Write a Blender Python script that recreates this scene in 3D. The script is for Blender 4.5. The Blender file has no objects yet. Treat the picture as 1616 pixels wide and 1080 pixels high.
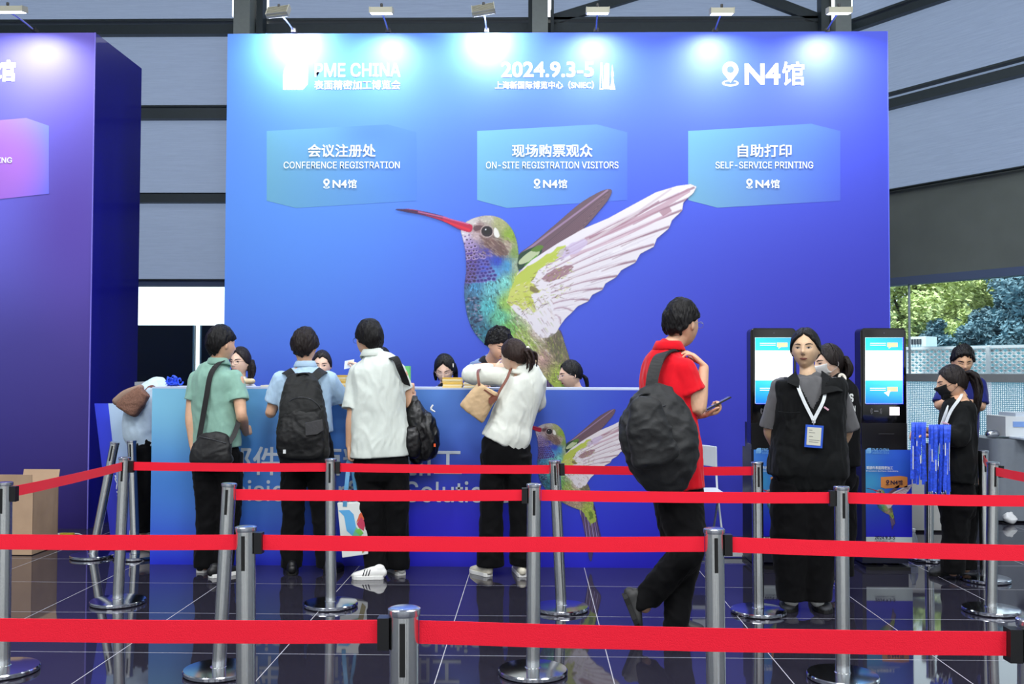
import bpy, bmesh, math, random
import numpy as np
from mathutils import Vector, Matrix, noise
from mathutils.bvhtree import BVHTree
random.seed(7)
rnd = random.Random(11)
S = bpy.context.scene
COL = S.collection
PI = math.pi

# ------------------------------------------------------------------ camera
PW, PH, FPX, CAMZ = 1616.0, 1080.0, 1570.0, 1.4
YAW, PITCH, ROLL = 0.0217, 0.0306, 0.0033
_f = Vector((-math.sin(YAW)*math.cos(PITCH), math.cos(YAW)*math.cos(PITCH), math.sin(PITCH)))
_r0 = Vector((math.cos(YAW), math.sin(YAW), 0))
_u0 = _r0.cross(_f)
_r = _r0*math.cos(ROLL) + _u0*math.sin(ROLL)
_u = _u0*math.cos(ROLL) - _r0*math.sin(ROLL)
CAM = Vector((0, 0, CAMZ))
cd = bpy.data.cameras.new('camera'); cam = bpy.data.objects.new('camera', cd); COL.objects.link(cam)
cd.sensor_width = 36.0; cd.lens = FPX/PW*36.0; cd.clip_start = 0.05; cd.clip_end = 400
m3 = Matrix((_r, _u, -_f)).transposed()
cam.matrix_world = Matrix.Translation(CAM) @ m3.to_4x4()
S.camera = cam

def ray(px, py):
    return (_f + _r*((px-PW/2)/FPX) - _u*((py-PH/2)/FPX))
def at(px, py, Y):
    d = ray(px, py); t = Y/d.y
    return CAM + d*t
def fl(px, py, z=0.0):
    d = ray(px, py); t = (z-CAMZ)/d.z
    return CAM + d*t

# ------------------------------------------------------------------ view, world
S.view_settings.view_transform = 'Standard'
S.view_settings.look = 'None'
S.view_settings.exposure = -0.14
S.view_settings.gamma = 1.0
S.view_settings.use_curve_mapping = False
S.cycles.max_bounces = 6; S.cycles.glossy_bounces = 4; S.cycles.diffuse_bounces = 3
S.cycles.transmission_bounces = 6; S.cycles.transparent_max_bounces = 10
S.cycles.caustics_reflective = False; S.cycles.caustics_refractive = False
S.cycles.sample_clamp_indirect = 4.0
wd = bpy.data.worlds.new('overcast_sky'); S.world = wd; wd.use_nodes = True
bg = wd.node_tree.nodes['Background']; bg.inputs[0].default_value = (0.93, 0.97, 1.0, 1); bg.inputs[1].default_value = 2.3

def area_lamp(name, loc, rot, sx, sy, power, color=(1, 1, 1), parent=None, spread=180):
    ld = bpy.data.lights.new(name, 'AREA'); ld.shape = 'RECTANGLE'; ld.size = sx; ld.size_y = sy
    ld.energy = power; ld.color = color; ld.spread = math.radians(spread)
    o = bpy.data.objects.new(name, ld); COL.objects.link(o); o.location = loc; o.rotation_euler = rot
    if parent: o.parent = parent; o.matrix_parent_inverse = parent.matrix_world.inverted()
    return o
# hall lamps hung under the ceiling (their housings are built with the ceiling)
HALL = [(-4.5, 1.5), (0, 1.5), (4.5, 1.5), (-4.5, -3.5), (0, -3.5), (4.5, -3.5)]
HALLZ = 7.2
sd = bpy.data.lights.new('sun', 'SUN'); sd.energy = 6.0; sd.angle = .02; sd.color = (1, .98, .92)
so = bpy.data.objects.new('sun', sd); COL.objects.link(so); so.rotation_euler = (math.radians(22), 0, math.radians(-55))
for i, (x, y) in enumerate(HALL):
    area_lamp('hall_lamp_light', (x, y, HALLZ-0.08), (0, 0, 0), 2.2, 1.0, 330, (0.96, 0.98, 1.0))
for i, (x, y) in enumerate([(-3.5, 6.3), (1.0, 6.3), (5.0, 6.3)]):
    area_lamp('hall_lamp_light', (x, y, HALLZ-0.08), (0, 0, 0), 2.0, 0.8, 110, (0.95, 0.98, 1.0))

# ------------------------------------------------------------------ materials
def lin(c):
    return tuple(((v/255)/12.92 if v/255 <= 0.04045 else ((v/255+0.055)/1.055)**2.4) for v in c[:3])
def rgba(c): return (*lin(c), 1.0)
MATS = {}
def mat(name, col=(128, 128, 128), rough=0.6, metal=0.0, spec=0.5, emit=0.0, noise_amt=0.0, noise_scale=20.0,
        bump=0.0, bump_scale=40.0, bump_stretch=(1, 1, 1), trans=0.0, sheen=0.0, coat=0.0, ior=1.45):
    if name in MATS: return MATS[name]
    m = bpy.data.materials.new(name); m.use_nodes = True; nt = m.node_tree; b = nt.nodes['Principled BSDF']
    c = rgba(col)
    b.inputs['Base Color'].default_value = c
    b.inputs['Roughness'].default_value = rough; b.inputs['Metallic'].default_value = metal
    b.inputs['Specular IOR Level'].default_value = spec; b.inputs['IOR'].default_value = ior
    b.inputs['Transmission Weight'].default_value = trans
    b.inputs['Sheen Weight'].default_value = sheen; b.inputs['Coat Weight'].default_value = coat
    if emit: b.inputs['Emission Color'].default_value = c; b.inputs['Emission Strength'].default_value = emit
    tc = None
    if noise_amt or bump: tc = nt.nodes.new('ShaderNodeTexCoord')
    if noise_amt:
        n = nt.nodes.new('ShaderNodeTexNoise'); n.inputs['Scale'].default_value = noise_scale; n.inputs['Detail'].default_value = 4
        nt.links.new(tc.outputs['Object'], n.inputs['Vector'])
        r = nt.nodes.new('ShaderNodeValToRGB')
        r.color_ramp.elements[0].position = 0.3; r.color_ramp.elements[1].position = 0.7
        r.color_ramp.elements[0].color = (*[v*(1-noise_amt) for v in c[:3]], 1)
        r.color_ramp.elements[1].color = (*[min(1, v*(1+noise_amt)) for v in c[:3]], 1)
        nt.links.new(n.outputs['Fac'], r.inputs[0]); nt.links.new(r.outputs[0], b.inputs['Base Color'])
    if bump:
        mp = nt.nodes.new('ShaderNodeMapping'); mp.inputs['Scale'].default_value = bump_stretch
        n = nt.nodes.new('ShaderNodeTexNoise'); n.inputs['Scale'].default_value = bump_scale; n.inputs['Detail'].default_value = 5
        bp = nt.nodes.new('ShaderNodeBump'); bp.inputs['Strength'].default_value = bump; bp.inputs['Distance'].default_value = 0.01
        nt.links.new(tc.outputs['Object'], mp.inputs[0]); nt.links.new(mp.outputs[0], n.inputs['Vector'])
        nt.links.new(n.outputs['Fac'], bp.inputs['Height']); nt.links.new(bp.outputs[0], b.inputs['Normal'])
    MATS[name] = m
    return m
def mat_grad(name, tl, tr, bl, br, rough=0.55, mid=None, emit=0.0):
    """print with a four-corner colour gradient over the mesh's UV map; mid = optional colour blob"""
    if name in MATS: return MATS[name]
    m = bpy.data.materials.new(name); m.use_nodes = True; nt = m.node_tree; b = nt.nodes['Principled BSDF']
    uv = nt.nodes.new('ShaderNodeUVMap'); sp = nt.nodes.new('ShaderNodeSeparateXYZ'); nt.links.new(uv.outputs[0], sp.inputs[0])
    def mix(fac, a, bb):
        n = nt.nodes.new('ShaderNodeMix'); n.data_type = 'RGBA'
        nt.links.new(fac, n.inputs['Factor'])
        for k, v in (('A', a), ('B', bb)):
            s = [i for i in n.inputs if i.name == k and i.type == 'RGBA'][0]
            if isinstance(v, tuple): s.default_value = v
            else: nt.links.new(v, s)
        return [o for o in n.outputs if o.type == 'RGBA'][0]
    top = mix(sp.outputs[0], rgba(tl), rgba(tr)); bot = mix(sp.outputs[0], rgba(bl), rgba(br))
    out = mix(sp.outputs[1], bot, top)
    if mid:
        for (cx, cy, rx, ry, colr) in mid:
            vm = nt.nodes.new('ShaderNodeVectorMath'); vm.operation = 'SUBTRACT'; vm.inputs[1].default_value = (cx, cy, 0)
            nt.links.new(uv.outputs[0], vm.inputs[0])
            v2 = nt.nodes.new('ShaderNodeVectorMath'); v2.operation = 'MULTIPLY'; v2.inputs[1].default_value = (1/rx, 1/ry, 0)
            nt.links.new(vm.outputs[0], v2.inputs[0])
            ln = nt.nodes.new('ShaderNodeVectorMath'); ln.operation = 'LENGTH'; nt.links.new(v2.outputs[0], ln.inputs[0])
            mr = nt.nodes.new('ShaderNodeMapRange'); mr.interpolation_type = 'SMOOTHSTEP'
            mr.inputs['From Min'].default_value = 0; mr.inputs['From Max'].default_value = 1
            mr.inputs['To Min'].default_value = 1; mr.inputs['To Max'].default_value = 0
            nt.links.new(ln.outputs['Value'], mr.inputs['Value'])
            out = mix(mr.outputs[0], out, rgba(colr))
    nt.links.new(out, b.inputs['Base Color'])
    if emit:
        nt.links.new(out, b.inputs['Emission Color']); b.inputs['Emission Strength'].default_value = emit
    b.inputs['Roughness'].default_value = rough
    MATS[name] = m
    return m
def mat_vcol(name, rough=0.6, alpha=False, emit=0.0, bump=0.0, bump_scale=200):
    if name in MATS: return MATS[name]
    m = bpy.data.materials.new(name); m.use_nodes = True; nt = m.node_tree; b = nt.nodes['Principled BSDF']
    a = nt.nodes.new('ShaderNodeAttribute'); a.attribute_name = 'Col'
    nt.links.new(a.outputs['Color'], b.inputs['Base Color'])
    if alpha: nt.links.new(a.outputs['Alpha'], b.inputs['Alpha'])
    if emit: nt.links.new(a.outputs['Color'], b.inputs['Emission Color']); b.inputs['Emission Strength'].default_value = emit
    if bump:
        tc = nt.nodes.new('ShaderNodeTexCoord')
        n = nt.nodes.new('ShaderNodeTexNoise'); n.inputs['Scale'].default_value = bump_scale
        bp = nt.nodes.new('ShaderNodeBump'); bp.inputs['Strength'].default_value = bump; bp.inputs['Distance'].default_value = 0.003
        nt.links.new(tc.outputs['Object'], n.inputs['Vector'])
        nt.links.new(n.outputs['Fac'], bp.inputs['Height']); nt.links.new(bp.outputs[0], b.inputs['Normal'])
    b.inputs['Roughness'].default_value = rough
    MATS[name] = m
    return m

# ------------------------------------------------------------------ object helpers
def link(name, me, m=None, parent=None, smooth=False):
    o = bpy.data.objects.new(name, me); COL.objects.link(o)
    if m is not None:
        me.materials.clear() if len(me.materials) else None
        for mm in (m if isinstance(m, (list, tuple)) else [m]): me.materials.append(mm)
    if smooth:
        for p in me.polygons: p.use_smooth = True
    if parent is not None:
        o.parent = parent; o.matrix_parent_inverse = parent.matrix_world.inverted()
    return o
def obj(name, bm, m, parent=None, smooth=False, bevel=0.0):
    if bevel:
        es = [e for e in bm.edges if len(e.link_faces) == 2 and e.calc_face_angle(0) > 0.6]
        bmesh.ops.bevel(bm, geom=es, offset=bevel, segments=2, profile=0.6, affect='EDGES')
    me = bpy.data.meshes.new(name); bm.normal_update(); bm.to_mesh(me); bm.free()
    o = link(name, me, m, parent, smooth)
    if smooth == 'auto':
        for p in me.polygons: p.use_smooth = True
        try: me.set_sharp_from_angle(angle=0.6)
        except Exception: pass
    return o
def tag(o, label=None, cat=None, group=None, kind=None):
    if label: o['label'] = label
    if cat: o['category'] = cat
    if group: o['group'] = group
    if kind: o['kind'] = kind
    return o
def empty(name, loc, label, cat, group=None, rz=0.0):
    o = bpy.data.objects.new(name, None); COL.objects.link(o)
    o.matrix_world = Matrix.Translation(Vector(loc)) @ Matrix.Rotation(rz, 4, 'Z')
    o.empty_display_size = 0.1
    return tag(o, label, cat, group)
def struct(o, label=None):
    o['kind'] = 'structure'
    if label: o['label'] = label
    return o
def dup(root, mw):
    r = root.copy(); COL.objects.link(r); r.parent = None; r.matrix_world = mw
    def rec(src, dst):
        for ch in [c for c in src.children if c.type != 'LIGHT']:
            c = ch.copy(); COL.objects.link(c); c.parent = dst
            rec(ch, c)
    rec(root, r)
    return r

def box(bm, c, s, rot=None, uv=False):
    """box centre c, size s, optional 3x3 rotation"""
    vs = []
    for dx in (-.5, .5):
        for dy in (-.5, .5):
            for dz in (-.5, .5):
                v = Vector((dx*s[0], dy*s[1], dz*s[2]))
                if rot is not None: v = rot @ v
                vs.append(bm.verts.new(Vector(c)+v))
    for f in ((0, 1, 3, 2), (4, 6, 7, 5), (0, 4, 5, 1), (2, 3, 7, 6), (0, 2, 6, 4), (1, 5, 7, 3)):
        bm.faces.new([vs[i] for i in f])
    return vs
def B(): return bmesh.new()
def boxo(name, c, s, m, parent=None, rot=None, bevel=0.0):
    bm = B(); box(bm, c, s, rot); return obj(name, bm, m, parent, bevel=bevel)
def lathe(bm, prof, c=(0, 0, 0), seg=32, axis=None):
    """profile [(r,z)] turned about Z at c (optionally rotated by 3x3 axis)"""
    rings = []
    c = Vector(c)
    for r, z in prof:
        ring = []
        for i in range(seg):
            a = 2*PI*i/seg; v = Vector((r*math.cos(a), r*math.sin(a), z))
            if axis is not None: v = axis @ v
            ring.append(bm.verts.new(c+v))
        rings.append(ring)
    for a, b in zip(rings[:-1], rings[1:]):
        for i in range(seg):
            bm.faces.new((a[i], a[(i+1) % seg], b[(i+1) % seg], b[i]))
    bm.faces.new(rings[0][::-1]); bm.faces.new(rings[-1])
def frame_for(d, hint=Vector((0, 0, 1))):
    d = d.normalized()
    x = hint.cross(d)
    if x.length < 1e-4: x = Vector((1, 0, 0)).cross(d)
    x.normalize(); y = d.cross(x)
    return x, y
def cr(pts, n):
    """catmull-rom through tuples -> n samples per span"""
    P = [np.array(p, float) for p in pts]
    if len(P) < 3 or n <= 1:
        out = []
        for a, b in zip(P[:-1], P[1:]):
            for k in range(max(n, 1)): out.append(a+(b-a)*k/max(n, 1))
        return out+[P[-1]]
    Q = [2*P[0]-P[1]]+P+[2*P[-1]-P[-2]]
    out = []
    for i in range(1, len(Q)-2):
        p0, p1, p2, p3 = Q[i-1:i+3]
        for k in range(n):
            t = k/n
            out.append(0.5*((2*p1)+(-p0+p2)*t+(2*p0-5*p1+4*p2-p3)*t*t+(-p0+3*p1-3*p2+p3)*t**3))
    return out+[P[-1]]
def tube(bm, pts, seg=12, n=4, cap=True, hint=None, sq=2.0):
    """pts: (x,y,z,ra[,rb]) ; rounded ends"""
    pts = [tuple(p) if len(p) == 5 else (*p, p[3]) for p in pts]
    sm = cr(pts, n)
    C = [Vector(s[:3]) for s in sm]; R = [(max(s[3], 1e-4), max(s[4], 1e-4)) for s in sm]
    rings = []
    px = None
    N = len(C)
    for i in range(N):
        d = (C[min(i+1, N-1)]-C[max(i-1, 0)])
        if d.length < 1e-7: d = Vector((0, 0, 1))
        d.normalize()
        if hint is not None:
            x = Vector(hint) - d*d.dot(Vector(hint)); x.normalize()
        elif px is None: x, _ = frame_for(d, Vector((0, 1, 0.01)))
        else: x = px-d*d.dot(px); x.normalize()
        px = x; y = d.cross(x)
        rings.append((C[i], x, y, R[i], d))
    full = []
    if cap:
        c, x, y, r, d = rings[0]
        for t in (0.05, 0.3, 0.7):
            k = math.sin(t*PI/2); full.append((c-d*(math.cos(t*PI/2)*min(r)*0.9), x, y, (r[0]*k, r[1]*k)))
    for c, x, y, r, d in rings: full.append((c, x, y, r))
    if cap is True:
        c, x, y, r, d = rings[-1]
        for t in (0.7, 0.3, 0.05):
            k = math.sin(t*PI/2); full.append((c+d*(math.cos(t*PI/2)*min(r)*0.9), x, y, (r[0]*k, r[1]*k)))
    vr = []
    for c, x, y, r in full:
        ring = []
        for i in range(seg):
            a = 2*PI*i/seg; ca, sa = math.cos(a), math.sin(a)
            if sq != 2.0:
                ca = math.copysign(abs(ca)**(2/sq), ca); sa = math.copysign(abs(sa)**(2/sq), sa)
            ring.append(bm.verts.new(c+x*(r[0]*ca)+y*(r[1]*sa)))
        vr.append(ring)
    for a, b in zip(vr[:-1], vr[1:]):
        for i in range(seg): bm.faces.new((a[i], a[(i+1) % seg], b[(i+1) % seg], b[i]))
    bm.faces.new(vr[0][::-1]); bm.faces.new(vr[-1])
def tubeo(name, pts, m, parent=None, seg=10, n=4, hint=None, smooth=True, sq=2.0):
    bm = B(); tube(bm, pts, seg, n, True, hint, sq); return obj(name, bm, m, parent, smooth)
def prism(bm, poly, d):
    """poly: list of Vector (planar), extruded by vector d"""
    a = [bm.verts.new(p) for p in poly]; b = [bm.verts.new(p+d) for p in poly]
    bm.faces.new(a[::-1]); bm.faces.new(b)
    n = len(a)
    for i in range(n): bm.faces.new((a[i], a[(i+1) % n], b[(i+1) % n], b[i]))
def quad_uv(name, p00, p10, p11, p01, m, parent=None):
    """flat printed sheet, uv 0..1"""
    me = bpy.data.meshes.new(name); me.from_pydata([p00, p10, p11, p01], [], [(0, 1, 2, 3)]); me.update()
    uv = me.uv_layers.new(name='UVMap')
    for i, c in enumerate(((0, 0), (1, 0), (1, 1), (0, 1))): uv.data[i].uv = c
    return link(name, me, m, parent)

FONT = None
try:
    FONT = bpy.data.fonts.load(bpy.utils.system_resource('DATAFILES', path='fonts')+'/Inter.woff2')
except Exception: FONT = None
def text_mesh(name, body, p0, p1, h, m, parent=None, bold=0.0, depth=0.001, upv=Vector((0, 0, 1)), nrm=Vector((0, -1, 0)), fit_h=True):
    """text whose ink box runs from p0 (lower left) to p1 (lower right) with ink height h"""
    cu = bpy.data.curves.new(name, 'FONT'); cu.body = body; cu.size = 1.0; cu.resolution_u = 3
    if FONT and all(ord(c) < 256 and not c.isdigit() for c in body): cu.font = FONT
    cu.extrude = 0.0; cu.fill_mode = 'BOTH'
    o = bpy.data.objects.new(name, cu); COL.objects.link(o)
    dg = bpy.context.evaluated_depsgraph_get(); me = bpy.data.meshes.new_from_object(o.evaluated_get(dg))
    bpy.data.objects.remove(o)
    me.name = name
    n = len(me.vertices); co = np.empty(n*3, np.float32); me.vertices.foreach_get('co', co); co = co.reshape(-1, 3)
    if bold:   # thicken by overlaying slightly shifted copies of the glyph outlines
        tris = [tuple(p.vertices) for p in me.polygons]; V = []; F_ = []
        for k, (dx, dy) in enumerate(((-bold, -bold), (bold, -bold), (-bold, bold), (bold, bold), (0, 0))):
            c2 = co+np.array([[dx, dy, 0]], np.float32); c2[:, 2] = k*4e-4; V.append(c2); F_ += [tuple(i+k*n for i in t) for t in tris]
        co = np.concatenate(V); n = len(co)
        me2 = bpy.data.meshes.new(name); me2.from_pydata(co.tolist(), [], F_); me2.update(); bpy.data.meshes.remove(me); me = me2
    mn, mx = co.min(0), co.max(0)
    p0 = Vector(p0); p1 = Vector(p1); xd = (p1-p0); L = xd.length; xd.normalize()
    u = (co[:, 0]-mn[0])/(mx[0]-mn[0])*L; v = (co[:, 1]-mn[1])/(mx[1]-mn[1])*h
    X = np.array(p0)[None]+np.outer(u, np.array(xd))+np.outer(v, np.array(upv.normalized()))+np.array(nrm)*depth+np.outer(co[:, 2] if bold else np.zeros(n), np.array(nrm))
    me.vertices.foreach_set('co', X.astype(np.float32).ravel()); me.update()
    return link(name, me, m, parent)
# ------------------------------------------------------------------ common materials
white_print = mat('white_lettering', (238, 244, 246), 0.5)
chrome = mat('brushed_chrome', (214, 216, 214), 0.2, 1.0)
chrome_base = mat('polished_chrome_base', (200, 203, 212), 0.12, 1.0)
black_plastic = mat('black_plastic', (18, 18, 20), 0.35, noise_amt=0.05)
red_belt = mat('red_webbing', (238, 4, 44), 0.75, bump=0.15, bump_scale=400, sheen=0.1)
dark_frame = mat('dark_olive_mullion', (62, 72, 76), 0.5, noise_amt=0.05)
col_paint = mat('grey_green_column_paint', (150, 158, 152), 0.5, noise_amt=0.04)
strip_emit = mat('white_strip_light', (245, 250, 255), 0.4, emit=1.6)

# ------------------------------------------------------------------ setting: floor
def mat_floor():
    m = bpy.data.materials.new('polished_dark_tile'); m.use_nodes = True; nt = m.node_tree; b = nt.nodes['Principled BSDF']
    tc = nt.nodes.new('ShaderNodeTexCoord'); sep = nt.nodes.new('ShaderNodeSeparateXYZ'); nt.links.new(tc.outputs['Object'], sep.inputs[0])
    T = 0.81; G = 0.0022
    def line(out, off):
        a = nt.nodes.new('ShaderNodeMath'); a.operation = 'ADD'; a.inputs[1].default_value = off+400*T; nt.links.new(out, a.inputs[0])
        mo = nt.nodes.new('ShaderNodeMath'); mo.operation = 'MODULO'; mo.inputs[1].default_value = T; nt.links.new(a.outputs[0], mo.inputs[0])
        s = nt.nodes.new('ShaderNodeMath'); s.operation = 'SUBTRACT'; s.inputs[1].default_value = T/2; nt.links.new(mo.outputs[0], s.inputs[0])
        ab = nt.nodes.new('ShaderNodeMath'); ab.operation = 'ABSOLUTE'; nt.links.new(s.outputs[0], ab.inputs[0])
        lt = nt.nodes.new('ShaderNodeMath'); lt.operation = 'LESS_THAN'; lt.inputs[1].default_value = G; nt.links.new(ab.outputs[0], lt.inputs[0])
        return lt.outputs[0]
    gx = -fl(949, 1000).x+T/2; gy = -fl(875, 973).y+T/2
    mx = nt.nodes.new('ShaderNodeMath'); mx.operation = 'MAXIMUM'
    nt.links.new(line(sep.outputs[0], gx), mx.inputs[0]); nt.links.new(line(sep.outputs[1], gy), mx.inputs[1])
    n = nt.nodes.new('ShaderNodeTexNoise'); n.inputs['Scale'].default_value = 260; n.inputs['Detail'].default_value = 3
    nt.links.new(tc.outputs['Object'], n.inputs['Vector'])
    r = nt.nodes.new('ShaderNodeValToRGB'); r.color_ramp.elements[0].position = .35; r.color_ramp.elements[1].position = .8
    r.color_ramp.elements[0].color = (0.012, 0.011, 0.020, 1); r.color_ramp.elements[1].color = (0.040, 0.037, 0.055, 1)
    nt.links.new(n.outputs['Fac'], r.inputs[0])
    mi = nt.nodes.new('ShaderNodeMix'); mi.data_type = 'RGBA'; nt.links.new(mx.outputs[0], mi.inputs['Factor'])
    cs = [i for i in mi.inputs if i.type == 'RGBA']; nt.links.new(r.outputs[0], cs[0]); cs[1].default_value = (0.42, 0.42, 0.46, 1)
    nt.links.new([o for o in mi.outputs if o.type == 'RGBA'][0], b.inputs['Base Color'])
    rg = nt.nodes.new('ShaderNodeMapRange'); rg.inputs['To Min'].default_value = 0.035; rg.inputs['To Max'].default_value = 0.6
    nt.links.new(mx.outputs[0], rg.inputs['Value']); nt.links.new(rg.outputs[0], b.inputs['Roughness'])
    b.inputs['IOR'].default_value = 1.6
    return m
FX0, FX1, FY0, FY1 = -9.0, 9.0, -8.0, 13.6
YB = 13.0
OUTL = [(-9.2, -8.2), (9.2, -8.2), (9.2, 6.3), (8.75, 6.3), (4.1, 13.15), (4.1, 13.5), (-9.2, 13.5)]
bm = B(); prism(bm, [Vector((x, y, -.1)) for x, y in OUTL], Vector((0, 0, .1))); bmesh.ops.recalc_face_normals(bm, faces=bm.faces[:])
o = obj('floor', bm, mat_floor()); struct(o)
o = boxo('ground_outside', (4, 30, -0.3), (80, 60, 0.1), mat('outdoor_paving', (150, 152, 150), 0.8, noise_amt=0.15, noise_scale=3)); struct(o)

# ------------------------------------------------------------------ ceiling, side and rear walls (close the hall)
hallgrey = mat('hall_wall_paint', (190, 196, 198), 0.7, noise_amt=0.04, noise_scale=2)
bm = B(); prism(bm, [Vector((x, y, 7.4)) for x, y in OUTL], Vector((0, 0, .1))); bmesh.ops.recalc_face_normals(bm, faces=bm.faces[:])
o = obj('ceiling', bm, mat('ceiling_grey', (208, 211, 214), 0.8, noise_amt=0.05)); struct(o)
o = boxo('wall_left', (-9.05, 2.6, 3.7), (0.1, 21.6, 7.4), hallgrey); struct(o)
rearframe = mat('rear_frame_grey', (120, 128, 122), 0.5, noise_amt=0.05)
bm = B()
box(bm, (0, -8.05, 0.25), (18.2, 0.12, 0.5)); box(bm, (0, -8.05, 6.1), (18.2, 0.12, 2.6)); box(bm, (0, -8.05, 2.9), (18.2, 0.12, 0.15))
for i in range(13):
    w = 0.9 if i % 3 == 0 else 0.18
    box(bm, (-9+i*1.5, -8.05, 2.6), (w, 0.14, 4.6))
o = obj('wall_rear', bm, rearframe); struct(o)

for i, (x, y) in enumerate(HALL+[(-3.5, 6.3), (1.0, 6.3), (5.0, 6.3)]):
    t = boxo('ceiling_lamp', (x, y, HALLZ+0.06), (2.3, 1.05, 0.12), mat('lamp_housing', (200, 202, 205), 0.5)); tag(t, ['left', 'middle', 'right'][i % 3]+' long white ceiling lamp of the '+['row just behind the camera', 'rearmost row', 'row above the backdrop'][i//3] if i//3 != 0 else ['left', 'middle', 'right'][i % 3]+' long white ceiling lamp of the row above the queue', 'ceiling lamp', 'hall ceiling lamps')
    r = bpy.data.objects
    boxo('lamp_hanger', (x, y, HALLZ+0.25), (0.04, 0.04, 0.34), mat('lamp_housing'), t)

# ------------------------------------------------------------------ back window wall
zb = lambda py, px=300: at(px, py, YB).z
def xb(px, py=300): return at(px, py, YB).x
def blind_mat():
    m = bpy.data.materials.new('grey_roller_blind_fabric'); m.use_nodes = True; nt = m.node_tree; b = nt.nodes['Principled BSDF']
    tc = nt.nodes.new('ShaderNodeTexCoord')
    mp = nt.nodes.new('ShaderNodeMapping'); mp.inputs['Scale'].default_value = (1.2, 1.2, 26)
    n = nt.nodes.new('ShaderNodeTexNoise'); n.inputs['Scale'].default_value = 2.2; n.inputs['Detail'].default_value = 6; n.inputs['Roughness'].default_value = 0.7
    nt.links.new(tc.outputs['Object'], mp.inputs[0]); nt.links.new(mp.outputs[0], n.inputs['Vector'])
    r = nt.nodes.new('ShaderNodeValToRGB'); r.color_ramp.elements[0].position = .3; r.color_ramp.elements[1].position = .72
    r.color_ramp.elements[0].color = rgba((112, 124, 146)); r.color_ramp.elements[1].color = rgba((142, 154, 176))
    nt.links.new(n.outputs['Fac'], r.inputs[0]); nt.links.new(r.outputs[0], b.inputs['Base Color'])
    bp = nt.nodes.new('ShaderNodeBump'); bp.inputs['Strength'].default_value = .25; bp.inputs['Distance'].default_value = .02
    nt.links.new(n.outputs['Fac'], bp.inputs['Height']); nt.links.new(bp.outputs[0], b.inputs['Normal'])
    b.inputs['Roughness'].default_value = .85
    tr = nt.nodes.new('ShaderNodeBsdfTranslucent'); tr.inputs[0].default_value = (.42, .52, .74, 1)
    mi = nt.nodes.new('ShaderNodeMixShader'); mi.inputs[0].default_value = .32
    nt.links.new(b.outputs[0], mi.inputs[1]); nt.links.new(tr.outputs[0], mi.inputs[2]); nt.links.new(mi.outputs[0], nt.nodes['Material Output'].inputs[0])
    return m
blindm = blind_mat()
ZTOP = 7.4
z_win_top = zb(452); z_bl = zb(443)
# wall behind the booth (solid part) and the window band at its left
XL = -9.0; XR = xb(1335)
bm = B()
box(bm, ((xb(376)+XR)/2, YB+0.22, (z_bl+zb(60))/2), (XR-xb(376), 0.1, zb(60)-z_bl))
box(bm, ((xb(372)+XR)/2, YB+0.22, z_bl/2), (XR-xb(372), 0.1, z_bl))
o = obj('wall_back', bm, mat('back_wall_grey', (100, 108, 118), 0.8, noise_amt=0.05)); struct(o)
# mullion rails
rails = [(40, 55), (31, 35), (172, 188), (167, 169.5), (307, 320), (305, 306), (441, 443)]
bm = B()
for a, b_ in rails:
    z0, z1 = zb(b_), zb(a); box(bm, ((XL+XR)/2, YB+0.02, (z0+z1)/2), (XR-XL, 0.12, z1-z0))
o = obj('trim_back', bm, dark_frame); struct(o)
z0, z1 = zb(452), zb(443)
bm = B(); box(bm, ((XL+XR)/2, YB+0.06, (z0+z1)/2), (XR-XL, 0.14, z1-z0)); box(bm, ((XL+xb(372))/2, YB+.06, 0.06), (xb(372)-XL, .14, .12))
o = obj('window_1', bm, mat('blue_grey_frame', (92, 108, 140), 0.5)); struct(o)
# blinds, one object per bay and row
rows = [(-60, 40, 'top'), (0, 0, ''), (40, 172, 'second'), (172, 306, 'third'), (306, 442, 'lowest')]
bays = [(-40, 376, 'left bay beside the pillar'), (418, 834, 'middle bay behind the lamps'), (872, 1298, 'right bay behind the braces')]
for bi, (xa, xc, bn) in enumerate(bays):
    for ri, (ya, yc, rn) in enumerate(rows):
        if ri == 1: continue
        if bi > 0 and ri > 1: continue
        X0, X1 = (XL if bi == 0 else xb(xa)), xb(xc); z1 = min(zb(ya), ZTOP-0.05); z0 = zb(yc)
        o = quad_uv('roller_blind', (X0, YB+.11, z0), (X1, YB+.11, z0), (X1, YB+.11, z1), (X0, YB+.11, z1), blindm)
        tag(o, f'grey blue pleated fabric blind, {rn} row of the {bn}', 'blind', 'fabric blinds on the back wall')
# pillars
def pillar(pa, pc, light_side, label, extra=None):
    xa, xc = xb(pa, 20), xb(pc, 20)
    o = boxo('pillar', ((xa+xc)/2, YB-0.25, ZTOP/2), (xc-xa, 0.3, ZTOP), col_paint, bevel=0.01)
    struct(o, label); return o
P1 = pillar(383, 408, 'l', 'grey green hall pillar left of the booth wall'); P1.name = 'trim_1'
P2 = pillar(840, 864, 'r', 'grey green hall pillar above the middle of the booth wall'); P2.name = 'trim_2'
P3 = pillar(1304, 1328, 'r', 'grey green hall pillar at the right end of the booth wall'); P3.name = 'trim_3'
bm = B()
for a, c in ((408, 418), (833, 840), (868, 873), (1291, 1304)):
    box(bm, ((xb(a)+xb(c))/2, YB-0.1, ZTOP/2), (xb(c)-xb(a), 0.2, ZTOP))
o = obj('trim_4', bm, dark_frame); struct(o)
def striplight(pa, pc, ytop, ybot, label):
    z0, z1 = zb(ybot), zb(ytop)
    o = boxo('strip_light', ((xb(pa)+xb(pc))/2, YB-0.33, (z0+z1)/2), (xb(pc)-xb(pa), 0.06, z1-z0), strip_emit)
    tag(o, label, 'strip light')
striplight(376, 382.5, -40, 41, 'white vertical strip light on the left side of the pillar left of the booth')
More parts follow.
